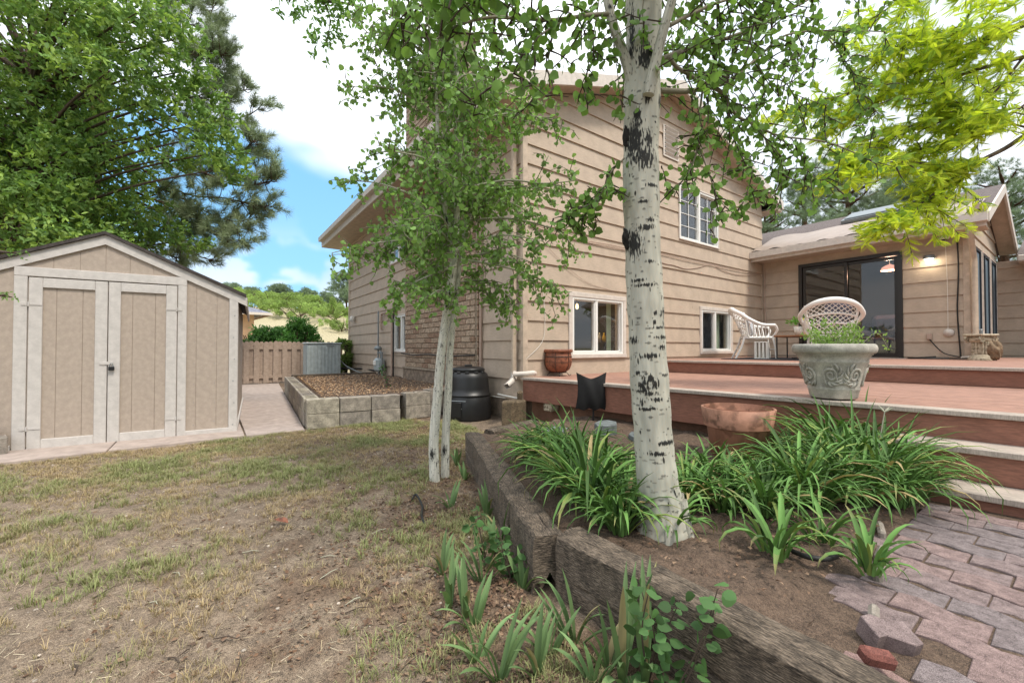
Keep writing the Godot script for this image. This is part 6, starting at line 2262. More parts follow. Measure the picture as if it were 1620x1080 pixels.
func aspens() -> void:
	# ---- large aspen in the bed
	var C0 := at(1047, 826, 1.98)
	var t := thing("aspen_tree", "large pale barked aspen with black scars growing in the bed", "tree", C0)
	var mk_ := []
	var L := 4.6
	for m in [[990, 60, 5, 45], [1012, 100, 12, 18], [1016, 160, 5, 10], [1040, 160, 5, 9], [996, 225, 13, 32], [1020, 222, 5, 12], [1013, 252, 14, 15], [1000, 190, 5, 14], [996, 378, 12, 20], [1025, 293, 10, 2.5], [1010, 318, 8, 2], [1022, 345, 6, 3], [1015, 356, 12, 4], [1025, 408, 6, 2.5], [1004, 435, 9, 2.5], [1014, 443, 14, 2.2], [1046, 484, 6, 5], [1030, 486, 3, 3], [1028, 500, 3, 4], [1040, 508, 12, 2], [1043, 523, 11, 2.5], [998, 525, 7, 5], [1042, 538, 7, 3], [1019, 550, 13, 4], [1020, 584, 4, 8], [1012, 592, 6, 9], [1028, 592, 5, 7], [1008, 603, 11, 2.5], [1020, 606, 10, 3], [1032, 616, 7, 3], [1010, 620, 3, 5], [1012, 630, 10, 2.2], [1024, 629, 5, 2], [1047, 682, 14, 3], [1030, 697, 12, 3], [1005, 575, 4, 3], [1046, 580, 6, 2]]:
		var cx: float = lerp(1047.0, 1015.0, clampf((826.0 - m[1]) / 500.0, 0.0, 1.0)) 
		if m[1] > 380 and m[1] < 720:
			cx = lerp(1023.0, 1036.0, clampf((m[1] - 480.0) / 240.0, 0.0, 1.0))
		var hw := 30.0
		var k: float = clampf((m[0] - cx) / hw, -0.96, 0.96)
		mk_.append([0.5 + asin(k) / TAU, (826.0 - m[1]) / 662.0 * 2.0 / L, m[2] / (TAU * hw) * 1.25, m[3] / 662.0 * 2.0 / L])
	var bark := bark_mat("aspen_bark", bark_texture(12, mk_))
	var trunk := smooth_line(PackedVector3Array([at(1049, 840, 1.98), at(1045, 800, 1.98), at(1037, 730, 1.98), at(1030, 640, 1.98), at(1024, 540, 1.98), at(1019, 440, 1.98), at(1015, 340, 1.98), at(1014, 240, 1.98), at(1016, 140, 1.98), at(1018, 20, 1.98), at(1015, -120, 1.98), at(1010, -350, 2.0), at(1000, -600, 2.05)]), 6)
	var rad := PackedFloat32Array()
	for i in trunk.size():
		var y := trunk[i].y
		var r := 0.082
		if y < 0.55:
			r = lerp(0.135, 0.090, pow(clampf((y - 0.14) / 0.32, 0.0, 1.0), 0.6))
		elif y < 1.3:
			r = lerp(0.090, 0.082, (y - 0.55) / 0.75)
		elif y > 2.6:
			r = lerp(0.082, 0.045, clampf((y - 2.6) / 2.0, 0.0, 1.0))
		rad.append(r * (1.0 + 0.025 * sin(i * 1.9) + 0.02 * sin(i * 0.7)))
	for i in trunk.size():
		trunk[i] -= C0
	var st := mk()
	tube(st, trunk, rad, 28, L, true)
	put(t, "trunk", done(st), bark)
	# root flare
	for k in 6:
		var ra := TAU * k / 6.0 + 0.3
		var rd := Vector3(cos(ra), 0, sin(ra))
		var rp := trunk[0] + Vector3(0.01, 0, 0)
		st = mk()
		tube(st, smooth_line(PackedVector3Array([rp + rd * 0.075 + Vector3(0, 0.16, 0), rp + rd * 0.11 + Vector3(0, 0.03, 0), rp + rd * 0.15 + Vector3(0, -0.08, 0)])), even(13, 0.034, 0.014), 8, L)
		put(t, "root", done(st), bark)
	# knots
	for k in [[992, 380, 0.028], [993, 222, 0.030], [1014, 102, 0.02]]:
		put(t, "knot", lumpy(k[2], k[2] * 1.9, k[2] * 0.8, 7 + int(k[1])), M.scar, Transform3D(Basis(Vector3(0, 0, 1), 0.3), at(k[0] + 2, k[1], 1.965) - C0))
	var limbs := [
		[[[1006, 150, 1.96], [990, 95, 1.95], [968, 30, 1.92], [955, -40, 1.9], [930, -160, 1.9]], 0.028, 0.016, 8, 0.4],
		[[[968, 22, 1.92], [930, 24, 1.85], [880, 31, 1.75], [820, 29, 1.65], [770, 28, 1.55], [715, 45, 1.5], [670, 80, 1.45]], 0.010, 0.003, 26, 0.22],
		[[[900, 28, 1.78], [850, 60, 1.7], [820, 110, 1.65], [770, 140, 1.6]], 0.004, 0.002, 12, 0.2],
		[[[790, 28, 1.6], [740, 5, 1.55], [690, 0, 1.5], [640, 20, 1.5]], 0.004, 0.002, 12, 0.2],
		[[[1026, 150, 1.88], [1038, 95, 1.86], [1056, 25, 1.82], [1080, -60, 1.78], [1100, -200, 1.8]], 0.027, 0.014, 8, 0.4],
		[[[1044, 143, 1.98], [1090, 144, 2.05], [1125, 138, 2.15], [1145, 150, 2.2], [1165, 182, 2.3], [1195, 197, 2.4], [1235, 215, 2.5], [1310, 225, 2.6], [1370, 250, 2.7]], 0.014, 0.003, 34, 0.32],
		[[[1044, 95, 2.0], [1090, 77, 2.1], [1130, 67, 2.2], [1190, 45, 2.3], [1260, 10, 2.4], [1330, -30, 2.5]], 0.014, 0.004, 26, 0.3],
		[[[1058, 90, 2.0], [1080, 112, 2.05], [1140, 135, 2.15], [1200, 90, 2.3], [1245, 55, 2.4], [1320, 48, 2.6], [1400, 50, 2.8]], 0.010, 0.003, 32, 0.32],
		[[[1060, 40, 1.9], [1120, 10, 2.0], [1180, -10, 2.1], [1260, -40, 2.2]], 0.010, 0.003, 22, 0.34],
		[[[1112, 140, 2.1], [1106, 190, 2.1], [1102, 240, 2.1], [1085, 280, 2.1], [1055, 305, 2.1]], 0.006, 0.002, 13, 0.2],
		[[[1150, 155, 2.22], [1165, 230, 2.25], [1190, 265, 2.3], [1180, 310, 2.3], [1168, 335, 2.3]], 0.005, 0.002, 14, 0.2],
		[[[1100, 215, 2.1], [1120, 270, 2.15], [1135, 310, 2.15], [1150, 330, 2.2]], 0.004, 0.0015, 9, 0.18],
		[[[1235, 215, 2.5], [1270, 260, 2.55], [1300, 290, 2.6], [1330, 300, 2.6]], 0.004, 0.0015, 12, 0.22],
		[[[1200, 195, 2.4], [1220, 240, 2.4], [1240, 280, 2.45], [1215, 320, 2.4]], 0.004, 0.0015, 12, 0.2],
		[[[988, 250, 1.95], [965, 275, 1.95], [945, 315, 1.95], [905, 335, 2.0], [880, 352, 2.05]], 0.004, 0.0015, 15, 0.17],
		[[[990, 300, 1.95], [955, 310, 2.0], [930, 335, 2.0], [905, 360, 2.05]], 0.004, 0.0015, 11, 0.15],
		[[[948, 0, 1.9], [940, 50, 1.9], [930, 110, 1.9], [925, 160, 1.9]], 0.003, 0.0012, 12, 0.12],
		[[[965, 20, 1.92], [975, 100, 1.92], [985, 180, 1.9]], 0.003, 0.001, 6, 0.1],
		[[[880, 30, 1.75], [872, 70, 1.75], [860, 130, 1.75], [840, 160, 1.75]], 0.003, 0.001, 8, 0.14],
		[[[1300, 48, 2.6], [1340, 100, 2.7], [1370, 160, 2.7], [1385, 210, 2.8]], 0.004, 0.0015, 16, 0.25],
		[[[1180, 45, 2.3], [1210, 120, 2.4], [1260, 150, 2.5], [1320, 170, 2.6]], 0.004, 0.0015, 18, 0.28],
	]
	var trs := []
	var cols := []
	var col := Color(0.18, 0.325, 0.075)
	for q in limbs:
		var line := px_line(q[0])
		for i in line.size():
			line[i] -= C0
		var s := mk()
		tube(s, line, even(line.size(), q[1], q[2]), 8, L, true)
		put(t, "limb", done(s), bark if q[1] > 0.02 else M.twig_mid)
		s = mk()
		twigs_on(s, line, int(q[3] * 0.85), q[4], 33.0, 0.035, col, trs, cols, 0.12)
		put(t, "twigs", done(s), M.twig_bark).set_meta("kind", "stuff")
		if q[1] < 0.012:
			leaves_on(line, 26.0, 0.036, col, trs, cols)
	# crown above the view
	var s2 := mk()
	for k in 26:
		var p := trunk[trunk.size() - 1 - (k % 18)]
		var a := rr(0, TAU)
		var line := smooth_line(PackedVector3Array([p, p + Vector3(cos(a), 0.5, sin(a)) * 0.5, p + Vector3(cos(a), 0.45, sin(a)) * rr(0.9, 1.4)]), 4)
		tube(s2, line, even(line.size(), 0.014, 0.004), 5)
		twigs_on(s2, line, 9, 0.4, 26.0, 0.04, col, trs, cols, 0.2)
	put(t, "upper_limbs", done(s2), M.twig_mid)
	copies(t, "crown", round_leaf(), M.leaf, trs, cols)

	# ---- double stemmed aspen
	var B := at(692, 758, 3.36)
	B.y = 0.0
	t = thing("aspen_tree", "slender white aspen with two leaning stems before the brick chimney", "tree", B)
	var marks := []
	for k in 46:
		marks.append([rr(0.25, 0.75), rr(0.02, 0.6), rr(0.008, 0.022), rr(0.002, 0.005)])
	marks.append([0.5, 0.36, 0.07, 0.012]); marks.append([0.5, 0.345, 0.06, 0.01]); marks.append([0.47, 0.06, 0.07, 0.012])
	var bark2 := bark_mat("slim_bark", bark_texture(44, marks))
	bark2.albedo_color = srgb(236, 234, 226)
	var stems := [
		[[[688, 768, 3.34], [686, 700, 3.36], [693, 615, 3.36], [700, 540, 3.36], [712, 460, 3.36], [719, 400, 3.36], [722, 340, 3.36], [727, 290, 3.36], [724, 200, 3.36], [722, 100, 3.36], [720, 0, 3.36], [716, -150, 3.36]], 0.042, 0.016],
		[[[704, 760, 3.44], [705, 690, 3.44], [709, 620, 3.44], [713, 540, 3.44], [722, 460, 3.43], [728, 400, 3.43], [740, 350, 3.5], [752, 290, 3.55], [765, 200, 3.6], [772, 100, 3.6]], 0.036, 0.012],
		[[[716, 400, 3.34], [708, 350, 3.3], [700, 300, 3.25], [693, 230, 3.2], [690, 150, 3.2], [680, 60, 3.2], [672, -40, 3.2]], 0.022, 0.008],
	]
	trs = []
	cols = []
	var lines := []
	for q in stems:
		var line := px_line(q[0])
		for i in line.size():
			line[i] -= B
		lines.append(line)
		var s := mk()
		tube(s, line, even(line.size(), q[1], q[2]), 16, 4.2, true)
		put(t, "stem", done(s), bark2)
	col = Color(0.25, 0.42, 0.12)
	var right := Vector3(cos(YAW), 0, sin(YAW))
	for k in 70:
		var line: PackedVector3Array = lines[[0, 0, 0, 1, 2][k % 5]]
		var u := rr(0.42, 1.0) if k % 5 != 4 else rr(0.2, 1.0)
		var i: int = clampi(int(u * (line.size() - 1)), 0, line.size() - 1)
		var p := line[i]
		var a := rr(0, TAU)
		var reach: float = lerp(0.80, 0.45, clampf((p.y - 1.6) / 2.2, 0.0, 1.0)) * rr(0.55, 1.1)
		var d := Vector3(cos(a), rr(0.05, 0.45), sin(a)) * reach
		if p.y < 1.75:
			d.y = rr(-0.25, 0.15) * reach
		var br := smooth_line(PackedVector3Array([p, p + d * 0.5 + Vector3(0, 0.06, 0), p + d + Vector3(0, -0.06, 0)]), 5)
		var s := mk()
		tube(s, br, even(br.size(), 0.010, 0.003), 6, 4.2, false)
		put(t, "branch", done(s), M.pale_twig)
		s = mk()
		twigs_on(s, br, 11, 0.30, 42.0, 0.035, col, trs, cols, 0.12, 2)
		put(t, "twigs", done(s), M.twig_mid).set_meta("kind", "stuff")
	# the few long side boughs seen in the photograph
	for q in [[[724, 330, 3.36], [660, 310, 3.3], [600, 290, 3.3], [545, 285, 3.3]], [[718, 390, 3.36], [650, 380, 3.3], [590, 385, 3.3], [525, 400, 3.3]], [[722, 420, 3.3], [670, 440, 3.2], [620, 465, 3.2]], [[730, 350, 3.4], [800, 345, 3.4], [870, 360, 3.4], [900, 380, 3.4]], [[728, 300, 3.3], [800, 285, 3.3], [860, 290, 3.3], [915, 285, 3.3]], [[728, 410, 3.3], [790, 420, 3.3], [850, 440, 3.3], [880, 465, 3.3]], [[726, 200, 3.3], [800, 180, 3.3], [880, 190, 3.3]], [[722, 120, 3.3], [660, 110, 3.3], [620, 125, 3.3]], [[724, 240, 3.3], [660, 240, 3.3], [600, 240, 3.3]]]:
		var br := px_line(q)
		for i in br.size():
			br[i] -= B
		var s := mk()
		tube(s, br, even(br.size(), 0.011, 0.003), 6, 4.2, false)
		put(t, "branch", done(s), M.pale_twig)
		s = mk()
		twigs_on(s, br, 18, 0.27, 42.0, 0.035, col, trs, cols, 0.1, 2)
		put(t, "twigs", done(s), M.twig_mid).set_meta("kind", "stuff")
	copies(t, "crown", round_leaf(), M.leaf, trs, cols)

func locust() -> void:
	var base := Vector3(3.9, 0.0, 8.3)
	var t := thing("honey_locust", "honey locust with feathery yellow green leaves reaching over the wing", "tree", base)
	var st := mk()
	var top := Vector3(3.7, 3.3, 7.7)
	var tl := smooth_line(PackedVector3Array([Vector3.ZERO, Vector3(0.05, 1.6, -0.2), top - base, Vector3(0.1, 4.6, -0.9)]), 6)
	tube(st, tl, even(tl.size(), 0.16, 0.07), 12)
	put(t, "trunk", done(st), M.grey_bark)
	var limbs := [
		[[[1720, -10, 3.9], [1610, 42, 3.7], [1560, 62, 3.7], [1500, 85, 3.8], [1450, 112, 3.9], [1390, 130, 4.0], [1310, 160, 4.1], [1255, 175, 4.2]], 0.035],
		[[[1610, 42, 3.7], [1560, 42, 3.6], [1500, 55, 3.6], [1440, 65, 3.6], [1400, 85, 3.7]], 0.014],
		[[[1740, 60, 4.0], [1620, 90, 3.8], [1540, 112, 3.8], [1470, 138, 3.9], [1400, 150, 4.0], [1350, 185, 4.1]], 0.022],
		[[[1760, 150, 4.0], [1640, 205, 3.8], [1590, 235, 3.8], [1545, 258, 3.8], [1500, 290, 3.8], [1460, 320, 3.8], [1425, 345, 3.8]], 0.026, 14],
		[[[1545, 258, 3.8], [1490, 262, 3.8], [1430, 255, 3.8], [1370, 262, 3.8], [1340, 272, 3.8]], 0.012],
		[[[1620, 90, 3.8], [1560, 160, 3.8], [1500, 190, 3.8], [1440, 200, 3.9], [1390, 225, 3.9]], 0.012],
		[[[1660, 20, 3.9], [1600, -20, 3.7], [1520, -30, 3.7], [1430, 0, 3.7], [1380, 30, 3.8]], 0.018],
		[[[1700, 110, 3.9], [1630, 160, 3.8], [1570, 200, 3.8], [1520, 225, 3.8], [1460, 240, 3.9]], 0.014],
		[[[1640, 205, 3.8], [1580, 190, 3.7], [1540, 175, 3.7], [1500, 160, 3.7]], 0.01],
	]
	var trs := []
	var cols := []
	for q in limbs:
		var line := px_line(q[0])
		for i in line.size():
			line[i] -= base
		var s := mk()
		tube(s, line, even(line.size(), q[1], q[1] * 0.25), 8)
		put(t, "limb", done(s), M.grey_bark)
		s = mk()
		for k in int(line.size() * 1.7):
			var i := rng.randi_range(q[2] if q.size() > 2 else 3, line.size() - 1)
			var p := line[i]
			var along := (line[i] - line[i - 1]).normalized()
			var d := (along * 0.8 + wild() * Vector3(1.0, 0.45, 1.0) + Vector3(0, -0.05, 0)).normalized()
			var tw := smooth_line(PackedVector3Array([p, p + d * 0.17 + wild() * 0.02, p + d * rr(0.26, 0.40) + Vector3(0, -0.03, 0)]), 5)
			tube(s, tw, even(tw.size(), 0.006, 0.002), 4, 1.0, false)
			for j in range(1, tw.size()):
				for n in 3:
					var fd := (d * 0.6 + wild() * Vector3(0.9, 0.4, 0.9) + Vector3(0, -0.1, 0)).normalized()
					trs.append(Transform3D(facing(fd, rr(0, TAU)).scaled(Vector3.ONE * rr(0.07, 0.125)), tw[j]))
					cols.append(Color(0.70, 0.82, 0.09) * rr(0.75, 1.25) if rng.randf() < 0.75 else Color(0.38, 0.56, 0.10) * rr(0.7, 1.1))
		put(t, "twigs", done(s), M.twig_bark).set_meta("kind", "stuff")
	var root := smooth_line(PackedVector3Array([top - base, at(1760, 40, 4.6) - base, at(1720, -10, 3.9) - base]), 6)
	for q in [[at(1720, -10, 3.9), 0.05], [at(1760, 150, 4.0), 0.04], [at(1740, 60, 4.0), 0.035]]:
		var s := mk()
		var l := smooth_line(PackedVector3Array([top - base, top.lerp(q[0], 0.5) - base + Vector3(0, 0.25, 0), q[0] - base]), 6)
		tube(s, l, even(l.size(), q[1] * 1.4, q[1] * 0.7), 8)
		put(t, "limb", done(s), M.grey_bark)
	copies(t, "crown", frond(), M.locust_leaf, trs, cols)

# ---------- trees behind the shed
func big_left_trees() -> void:
	var base := at(20, 580, 9.3)
	base.y = 0.0
	var t := thing("boxelder_tree", "broad bright green leafy tree standing behind the shed", "tree", base)
	var trs := []
	var cols := []
	var st := mk()
	var tl := smooth_line(PackedVector3Array([Vector3.ZERO, Vector3(0.1, 1.8, 0), Vector3(-0.1, 3.6, 0.1), Vector3(0.2, 5.6, 0.1), Vector3(0.3, 7.5, 0.2)]), 6)
	tube(st, tl, even(tl.size(), 0.22, 0.08), 12)
	put(t, "trunk", done(st), M.grey_bark)
	var small := spray("ash_spray", 7, lance_leaf(), 0.9, 0.62, 5)
	# clumps in the crown: photo place, distance, radius
	var clumps := []
	for k in 64:
		var px := rr(-160, 250)
		var py := rr(-160, 400)
		if px > 170 + 60.0 * sin(py * 0.02) and py > 40:
			px = rr(-160, 160)
		clumps.append([px, py, rr(7.6, 10.2), rr(0.5, 0.95)])
	for k in 40:
		clumps.append([rr(-140, 190), rr(120, 415), rr(8.8, 10.6), rr(0.55, 0.9)])
	for q in [[150, 300, 10.8, 0.6], [190, 330, 10.8, 0.5], [230, 300, 10.9, 0.45], [200, 260, 10.8, 0.5], [110, 260, 10.9, 0.6], [60, 200, 10.8, 0.7], [120, 180, 10.9, 0.6], [280, 330, 10.9, 0.4], [285, 60, 8.2, 0.45], [250, 20, 8.4, 0.6], [300, 110, 8.3, 0.35], [255, 110, 8.3, 0.5], [230, 160, 8.4, 0.5], [285, 180, 8.3, 0.42], [330, 215, 8.3, 0.4], [350, 240, 8.3, 0.38], [345, 190, 8.4, 0.33], [320, 150, 8.5, 0.35], [365, 265, 8.3, 0.3], [270, 250, 8.6, 0.36], [220, 215, 8.6, 0.42], [200, 60, 8.2, 0.6], [180, 120, 8.2, 0.6], [255, 355, 9.5, 0.4], [300, 380, 9.6, 0.32], [220, 380, 9.4, 0.4], [150, 380, 9.0, 0.5], [80, 395, 8.6, 0.5], [20, 390, 8.2, 0.5], [60, 330, 8.2, 0.6], [0, 300, 8.0, 0.6]]:
		clumps.append(q)
	var limbs := mk()
	for q in clumps:
		var c := at(q[0], q[1], q[2]) - base
		if c.y < 0.9:
			continue
		var root := tl[clampi(int(tl.size() * clampf((c.y - 1.2) / 7.0, 0.1, 0.9)), 2, tl.size() - 1)]
		var l := smooth_line(PackedVector3Array([root, root.lerp(c, 0.55) + Vector3(0, 0.2, 0), c]), 5)
		tube(limbs, l, even(l.size(), 0.045, 0.008), 5, 1.0, false)
		for k in int(95.0 * q[3] / 0.6):
			var d := wild()
			var r: float = q[3] * pow(rng.randf(), 0.45)
			var p := c + Vector3(d.x * 1.15, d.y * 0.62, d.z * 1.15) * r
			trs.append(Transform3D(facing(Vector3(d.x, -0.35 + d.y * 0.4, d.z), rr(0, TAU)).scaled(Vector3.ONE * rr(0.12, 0.20)), p))
			var young := rng.randf()
			cols.append((Color(0.16, 0.285, 0.065) if young < 0.65 else Color(0.29, 0.43, 0.09)) * rr(0.65, 1.3))
	# bough tip hanging into the sky at the top
	for q in [[[200, -120, 8.5], [380, -90, 7.2], [480, -30, 6.6], [520, 20, 6.5], [515, 70, 6.4]], [[400, -80, 7.0], [460, -20, 6.6], [455, 5, 6.6]], [[500, 0, 6.5], [545, 5, 6.4], [565, 10, 6.4]], [[-200, 300, 8.0], [-80, 370, 4.5], [-10, 395, 3.6], [30, 400, 3.5]], [[-120, 440, 4.6], [-20, 462, 3.6], [18, 470, 3.5]]]:
		var l := px_line(q)
		for i in l.size():
			l[i] -= base
		tube(limbs, l, even(l.size(), 0.03, 0.004), 5, 1.0, false)
		var near: bool = q[0][0] < 0
		for i in range(l.size() - (5 if near else 9), l.size()):
			for n in (2 if near else 7):
				var d := wild()
				trs.append(Transform3D(facing(Vector3(d.x, -0.5 + d.y * 0.5, d.z), rr(0, TAU)).scaled(Vector3.ONE * (0.035 if near else rr(0.10, 0.16))), l[i] + d * (0.03 if near else 0.16)))
				cols.append(Color(0.17, 0.32, 0.07) * rr(0.7, 1.3))
	put(t, "limbs", done(limbs), M.grey_bark)
	copies(t, "crown", small, M.leaf, trs, cols)

	# ponderosa pine behind it
	base = at(130, 600, 11.2)
	base.y = 0.0
	t = thing("pine_tree", "tall ponderosa pine with drooping boughs behind the leafy tree", "tree", base)
	st = mk()
	var trunk := px_line([[122, 620, 11.2], [132, 420, 11.2], [142, 300, 11.2], [152, 200, 11.2], [160, 60, 11.2], [166, -120, 11.2], [170, -320, 11.2]])
	for i in trunk.size():
		trunk[i] -= base
	tube(st, trunk, even(trunk.size(), 0.27, 0.10), 14)
	put(t, "trunk", done(st), M.pine_bark)
	trs = []
	cols = []
	var boughs := [[[150, 190], [260, 235], [360, 275], [445, 288], 10.2], [[150, 210], [250, 270], [340, 305], [438, 322], 10.4], [[152, 150], [270, 175], [350, 180], [408, 165], 10.6], [[155, 110], [260, 130], [330, 140], [402, 145], 10.4], [[158, 60], [250, 70], [310, 75], [362, 78], 10.2], [[160, 20], [240, 20], [290, 25], [345, 45], 10.4], [[145, 260], [240, 300], [330, 350], [395, 385], 10.2], [[145, 240], [260, 290], [350, 330], [405, 352], 10.8], [[145, 300], [220, 330], [290, 370], [330, 410], 10.4], [[155, 140], [280, 200], [370, 225], [412, 222], 10.3], [[160, 0], [250, -20], [300, -10], [330, 20], 10.6], [[148, 200], [270, 250], [350, 270], [425, 262], 11.0], [[142, 320], [200, 350], [250, 385], [280, 405], 10.8], [[150, 180], [90, 200], [30, 220], [-40, 250], 11.4], [[155, 80], [80, 90], [20, 100], [-30, 130], 11.4], [[145, 280], [230, 318], [300, 345], [360, 362], 10.6], [[158, 40], [270, 50], [330, 95], [372, 110], 10.8]]
	var bs := mk()
	var dead := mk()
	for q in boughs:
		var line := px_line([[q[0][0], q[0][1], 11.1], [q[1][0], q[1][1], lerp(11.1, float(q[4]), 0.4)], [q[2][0], q[2][1], lerp(11.1, float(q[4]), 0.7)], [q[3][0], q[3][1], q[4]]])
		for i in line.size():
			var u := float(i) / (line.size() - 1)
			line[i] += Vector3(sin(u * 9.0 + q[0][1]) * 0.10, -0.22 * sin(PI * u) + 0.07 * sin(u * 13.0 + q[1][0]), cos(u * 8.0 + q[2][0]) * 0.10) * smoothstep(0.0, 0.25, u)
			line[i] -= base
		var s := mk()
		tube(s, line, even(line.size(), 0.036, 0.010), 6)
		put(t, "bough", done(s), M.pine_bark)
		var n := line.size()
		for k in 36:
			var u := 0.22 + 0.78 * pow(rng.randf(), 0.7)
			var i: int = clampi(int(u * (n - 1)), 1, n - 1)
			var along := (line[i] - line[i - 1]).normalized()
			var d := (along * 0.9 + wild() * 0.8).normalized()
			var L := rr(0.25, 0.75) * (1.1 - 0.4 * u)
			var p := line[i]
			var tip := p + d * L + Vector3(0, 0.08, 0)
			tube(bs, smooth_line(PackedVector3Array([p, p + d * L * 0.5 - Vector3(0, 0.05, 0), tip]), 3), even(7, 0.012, 0.006), 4, 1.0, false)
			for m in 4:
				var w := 0.55 + 0.15 * m
				trs.append(Transform3D(facing(d + Vector3(0, 0.45, 0) + wild() * 0.45, rr(0, TAU)).scaled(Vector3.ONE * rr(0.20, 0.32)), p.lerp(tip, w) + wild() * 0.05))
				cols.append(Color(0.25, 0.31, 0.17) * rr(0.7, 1.4))
	put(t, "twigs", done(bs), M.pine_bark).set_meta("kind", "stuff")
	copies(t, "crown", needle_tuft(), M.needle, trs, cols)

# ---------- farther off
func crown_clumps(parent: Node, mesh: Mesh, m: Material, n: int, per: int, size: Vector3, at_: Vector3, leaf: float, c: Color, c2: Color, hollow := 0.5, flat := 0.6) -> void:
	var trs := []
	var cols := []
	for k in n:
		var d := wild()
		d.y = d.y * 0.5 + 0.5 * abs(d.y) if false else d.y
		var p: Vector3 = at_ + Vector3(d.x * size.x, d.y * size.y, d.z * size.z) * lerp(hollow, 1.0, pow(rng.randf(), 0.6))
		var cr: float = min(size.x, size.y) * rr(0.22, 0.42)
		var tone := rr(0.75, 1.25)
		for i in per:
			var e := wild()
			var q: Vector3 = p + Vector3(e.x, e.y * flat, e.z) * cr * pow(rng.randf(), 0.5)
			trs.append(Transform3D(facing(e + Vector3(0, 0.4, 0), rr(0, TAU)).scaled(Vector3.ONE * leaf * rr(0.7, 1.3)), q))
			cols.append(c.lerp(c2, rng.randf()) * tone * rr(0.8, 1.2))
	copies(parent, "crown", mesh, m, trs, cols)
func far_pine(px: float, top: float, d: float, wide: float, label: String, group := "") -> void:
	var b := at(px, 550, d)
	b.y = height(b.x, b.z) - 0.2
	var ht := at(px, top, d).y - b.y
	var t := thing("pine_tree", label, "tree", b, 0.0, group)
	var st := mk()
	tube(st, PackedVector3Array([Vector3.ZERO, Vector3(rr(-0.1, 0.1), ht * 0.5, 0), Vector3(0, ht * 0.95, 0)]), PackedFloat32Array([0.024 * ht, 0.018 * ht, 0.004 * ht]), 8)
	for k in 26:
		var y: float = lerp(0.35, 0.93, rng.randf()) * ht
		var a := rr(0, TAU)
		var r := wide * rr(0.5, 0.95) * (1.15 - y / ht * 0.75)
		tube(st, PackedVector3Array([Vector3(0, y, 0), Vector3(cos(a) * r * 0.6, y + 0.02 * ht, sin(a) * r * 0.6), Vector3(cos(a) * r, y + 0.05 * ht, sin(a) * r)]), PackedFloat32Array([0.007 * ht, 0.005 * ht, 0.002 * ht]), 5, 1.0, false)
	put(t, "trunk", done(st), M.pine_bark)
	var trs := []
	var cols := []
	for k in 95:
		var u := rng.randf()
		var y: float = lerp(0.30, 0.98, u) * ht
		var a := rr(0, TAU)
		var r := wide * pow(rng.randf(), 0.5) * (1.05 - 0.72 * u) + 0.1
		var p := Vector3(cos(a) * r, y, sin(a) * r)
		var cr := wide * rr(0.14, 0.27)
		var tone := rr(0.75, 1.2)
		for i in 30:
			var e := wild()
			trs.append(Transform3D(facing(e + Vector3(0, 0.6, 0), rr(0, TAU)).scaled(Vector3.ONE * wide * rr(0.07, 0.12)), p + Vector3(e.x, e.y * 0.5, e.z) * cr * pow(rng.randf(), 0.5)))
			cols.append(Color(0.20, 0.27, 0.15) * tone * rr(0.75, 1.3))
	copies(t, "crown", needle_tuft(), M.needle, trs, cols)
func shrub(called: String, px: float, py: float, d: float, w: float, h: float, label: String, group: String, c: Color, c2: Color, n := 34) -> void:
	var b := at(px, py, d)
	b.y = height(b.x, b.z) - 0.1
	var t := thing(called, label, "shrub", b, 0.0, group)
	var st := mk()
	for k in 7:
		var a := rr(0, TAU)
		tube(st, PackedVector3Array([Vector3(rr(-0.1, 0.1) * w, 0, rr(-0.1, 0.1) * w), Vector3(cos(a) * w * 0.2, h * 0.5, sin(a) * w * 0.2), Vector3(cos(a) * w * 0.35, h * 0.85, sin(a) * w * 0.35)]), PackedFloat32Array([0.03 * h, 0.02 * h, 0.008 * h]), 5, 1.0, false)
	put(t, "stems", done(st), M.grey_bark)
	crown_clumps(t, spray("ash_spray", 7, lance_leaf(), 0.9, 0.62, 5), M.leaf, n, 60, Vector3(w * 0.5, h * 0.42, w * 0.5), Vector3(0, h * 0.56, 0), h * 0.075, c, c2, 0.35, 0.8)
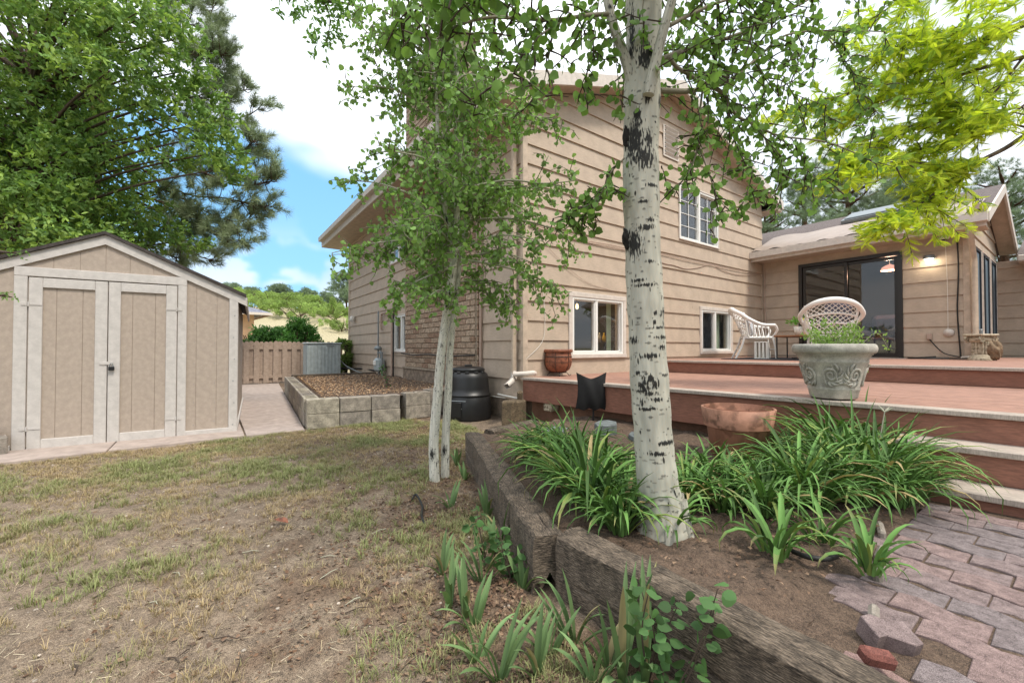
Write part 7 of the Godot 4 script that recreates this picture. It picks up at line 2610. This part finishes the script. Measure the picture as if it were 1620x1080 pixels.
func far_things() -> void:
	# shrubs behind the fence
	shrub("lilac_bush", 415, 540, 14.2, 1.6, 1.85, "dark green lilac bush behind the fence next to the shed", "dark bushes behind the fence", Color(0.05, 0.15, 0.035), Color(0.09, 0.22, 0.05), 46)
	shrub("lilac_bush", 465, 540, 14.6, 1.8, 2.0, "dark green lilac bush behind the middle of the fence", "dark bushes behind the fence", Color(0.055, 0.16, 0.035), Color(0.10, 0.24, 0.05), 46)
	shrub("lilac_bush", 546, 540, 13.0, 0.6, 1.45, "small light green bush between fence and house corner", "", Color(0.20, 0.32, 0.08), Color(0.28, 0.4, 0.1), 14)
	# scrub oak on the hillside
	var oaks := [[398, 48, 7.0, 3.6], [432, 55, 9.0, 5.2], [468, 50, 8.0, 4.0], [500, 56, 9.0, 4.4], [528, 50, 7.0, 3.8], [545, 44, 6.0, 3.2], [372, 58, 9.0, 5.0], [455, 62, 11.0, 5.0], [515, 64, 10.0, 4.6], [560, 58, 9.0, 5.0]]
	for o in oaks:
		shrub("scrub_oak", o[0], 500, o[1], o[2], o[3] * 0.5, "light green scrub oak thicket on the dry hillside", "scrub oaks on the hillside", Color(0.26, 0.38, 0.11), Color(0.36, 0.48, 0.15), 46)
	for o in [[396, 455, 66, 2.4], [441, 450, 70, 2.9], [460, 462, 72, 2.2], [487, 456, 74, 2.6], [515, 463, 78, 2.2], [548, 432, 62, 3.6], [420, 464, 80, 2.2], [365, 448, 68, 2.8], [580, 440, 72, 3.2]]:
		far_pine(o[0], o[1], o[2], o[3], "dark pine standing on the hilltop against the sky", "pines on the hilltop")
	# pines behind the wing
	far_pine(1345, 232, 23.0, 3.6, "large blue green pine behind the wing roof beneath the yellow locust", "")
	far_pine(1445, 262, 26.0, 3.8, "pine half hidden by yellow locust leaves behind the wing roof", "")
	far_pine(1212, 318, 27.0, 2.6, "small pine in the gap between the house eave and the wing roof", "")
	far_pine(1592, 262, 19.0, 2.6, "pine rising behind the ridge of the wing gable", "")
	far_pine(1275, 262, 30.0, 3.0, "farther pine left of the large pine behind the wing roof", "")
	# neighbour's house
	var tip := at(430, 495, 27.0)
	var turn := -YAW + 0.72
	var b := tip - Basis(Vector3.UP, turn) * Vector3(3.35, 0, 3.85)
	b.y = height(b.x, b.z)
	var eave := tip.y - b.y
	var n := thing("neighbour_house", "peach house with blue grey hipped roof beyond the fence", "house", b, turn)
	bx(n, "wall", Vector3(-5.0, -1.0, -4.0), Vector3(2.5, eave, 3.0), M.peach, 0.02)
	var r := mk()
	var e := 0.85
	var A := [Vector3(-5.0 - e, eave, 3.0 + e), Vector3(2.5 + e, eave, 3.0 + e), Vector3(2.5 + e, eave, -4.0 - e), Vector3(-5.0 - e, eave, -4.0 - e)]
	var R0 := Vector3(-2.0, eave + 1.55, -0.5)
	var R1 := Vector3(-0.6, eave + 1.55, -0.5)
	for f in [[A[0], A[1], R1, R0], [A[1], A[2], R1], [A[2], A[3], R0, R1], [A[3], A[0], R0], [A[0], A[1], A[2], A[3]]]:
		poly(r, PackedVector3Array(f), Vector3(-1.2, eave + 0.3, -0.5))
	put(n, "roof", done(r), M.blue_roof)
	bx(n, "fascia", Vector3(-5.85, eave - 0.16, 3.852), Vector3(3.35, eave - 0.002, 3.9), M.trim)
	bx(n, "fascia", Vector3(3.351, eave - 0.16, -4.85), Vector3(3.4, eave - 0.002, 3.85), M.trim)
	var w := node(n, "window")
	bx(w, "frame", Vector3(0.75, eave - 1.45, 3.002), Vector3(1.75, eave - 0.45, 3.06), M.vinyl)
	bx(w, "pane", Vector3(0.85, eave - 1.35, 3.061), Vector3(1.65, eave - 0.55, 3.07), M.inside_dark, 0.002)
	bx(w, "mullion", Vector3(0.85, eave - 0.97, 3.071), Vector3(1.65, eave - 0.93, 3.085), M.vinyl, 0.002)

func trees_across_the_yard() -> void:
	# the far side of the yard, which the panes of the house mirror
	for q in [[7.0, 15.0, 6.0, 8.5], [13.5, 17.0, 7.0, 9.5], [19.0, 13.0, 6.0, 8.0], [1.0, 18.0, 6.0, 8.0], [-9.0, 15.0, 7.0, 9.0]]:
		var t := thing("yard_tree", "leafy tree at the edge of the yard facing the house", "tree", Vector3(q[0], 0, q[1]), 0.0, "trees around the yard")
		var st := mk()
		tube(st, PackedVector3Array([Vector3.ZERO, Vector3(0.1, q[3] * 0.4, 0), Vector3(0, q[3] * 0.8, 0.1)]), PackedFloat32Array([0.22, 0.17, 0.05]), 10)
		put(t, "trunk", done(st), M.grey_bark)
		crown_clumps(t, spray("ash_spray", 7, lance_leaf(), 0.9, 0.62, 5), M.leaf, 46, 60, Vector3(q[2] * 0.5, q[3] * 0.38, q[2] * 0.5), Vector3(0, q[3] * 0.58, 0), 0.34, Color(0.14, 0.27, 0.06), Color(0.22, 0.36, 0.08), 0.3, 0.8)
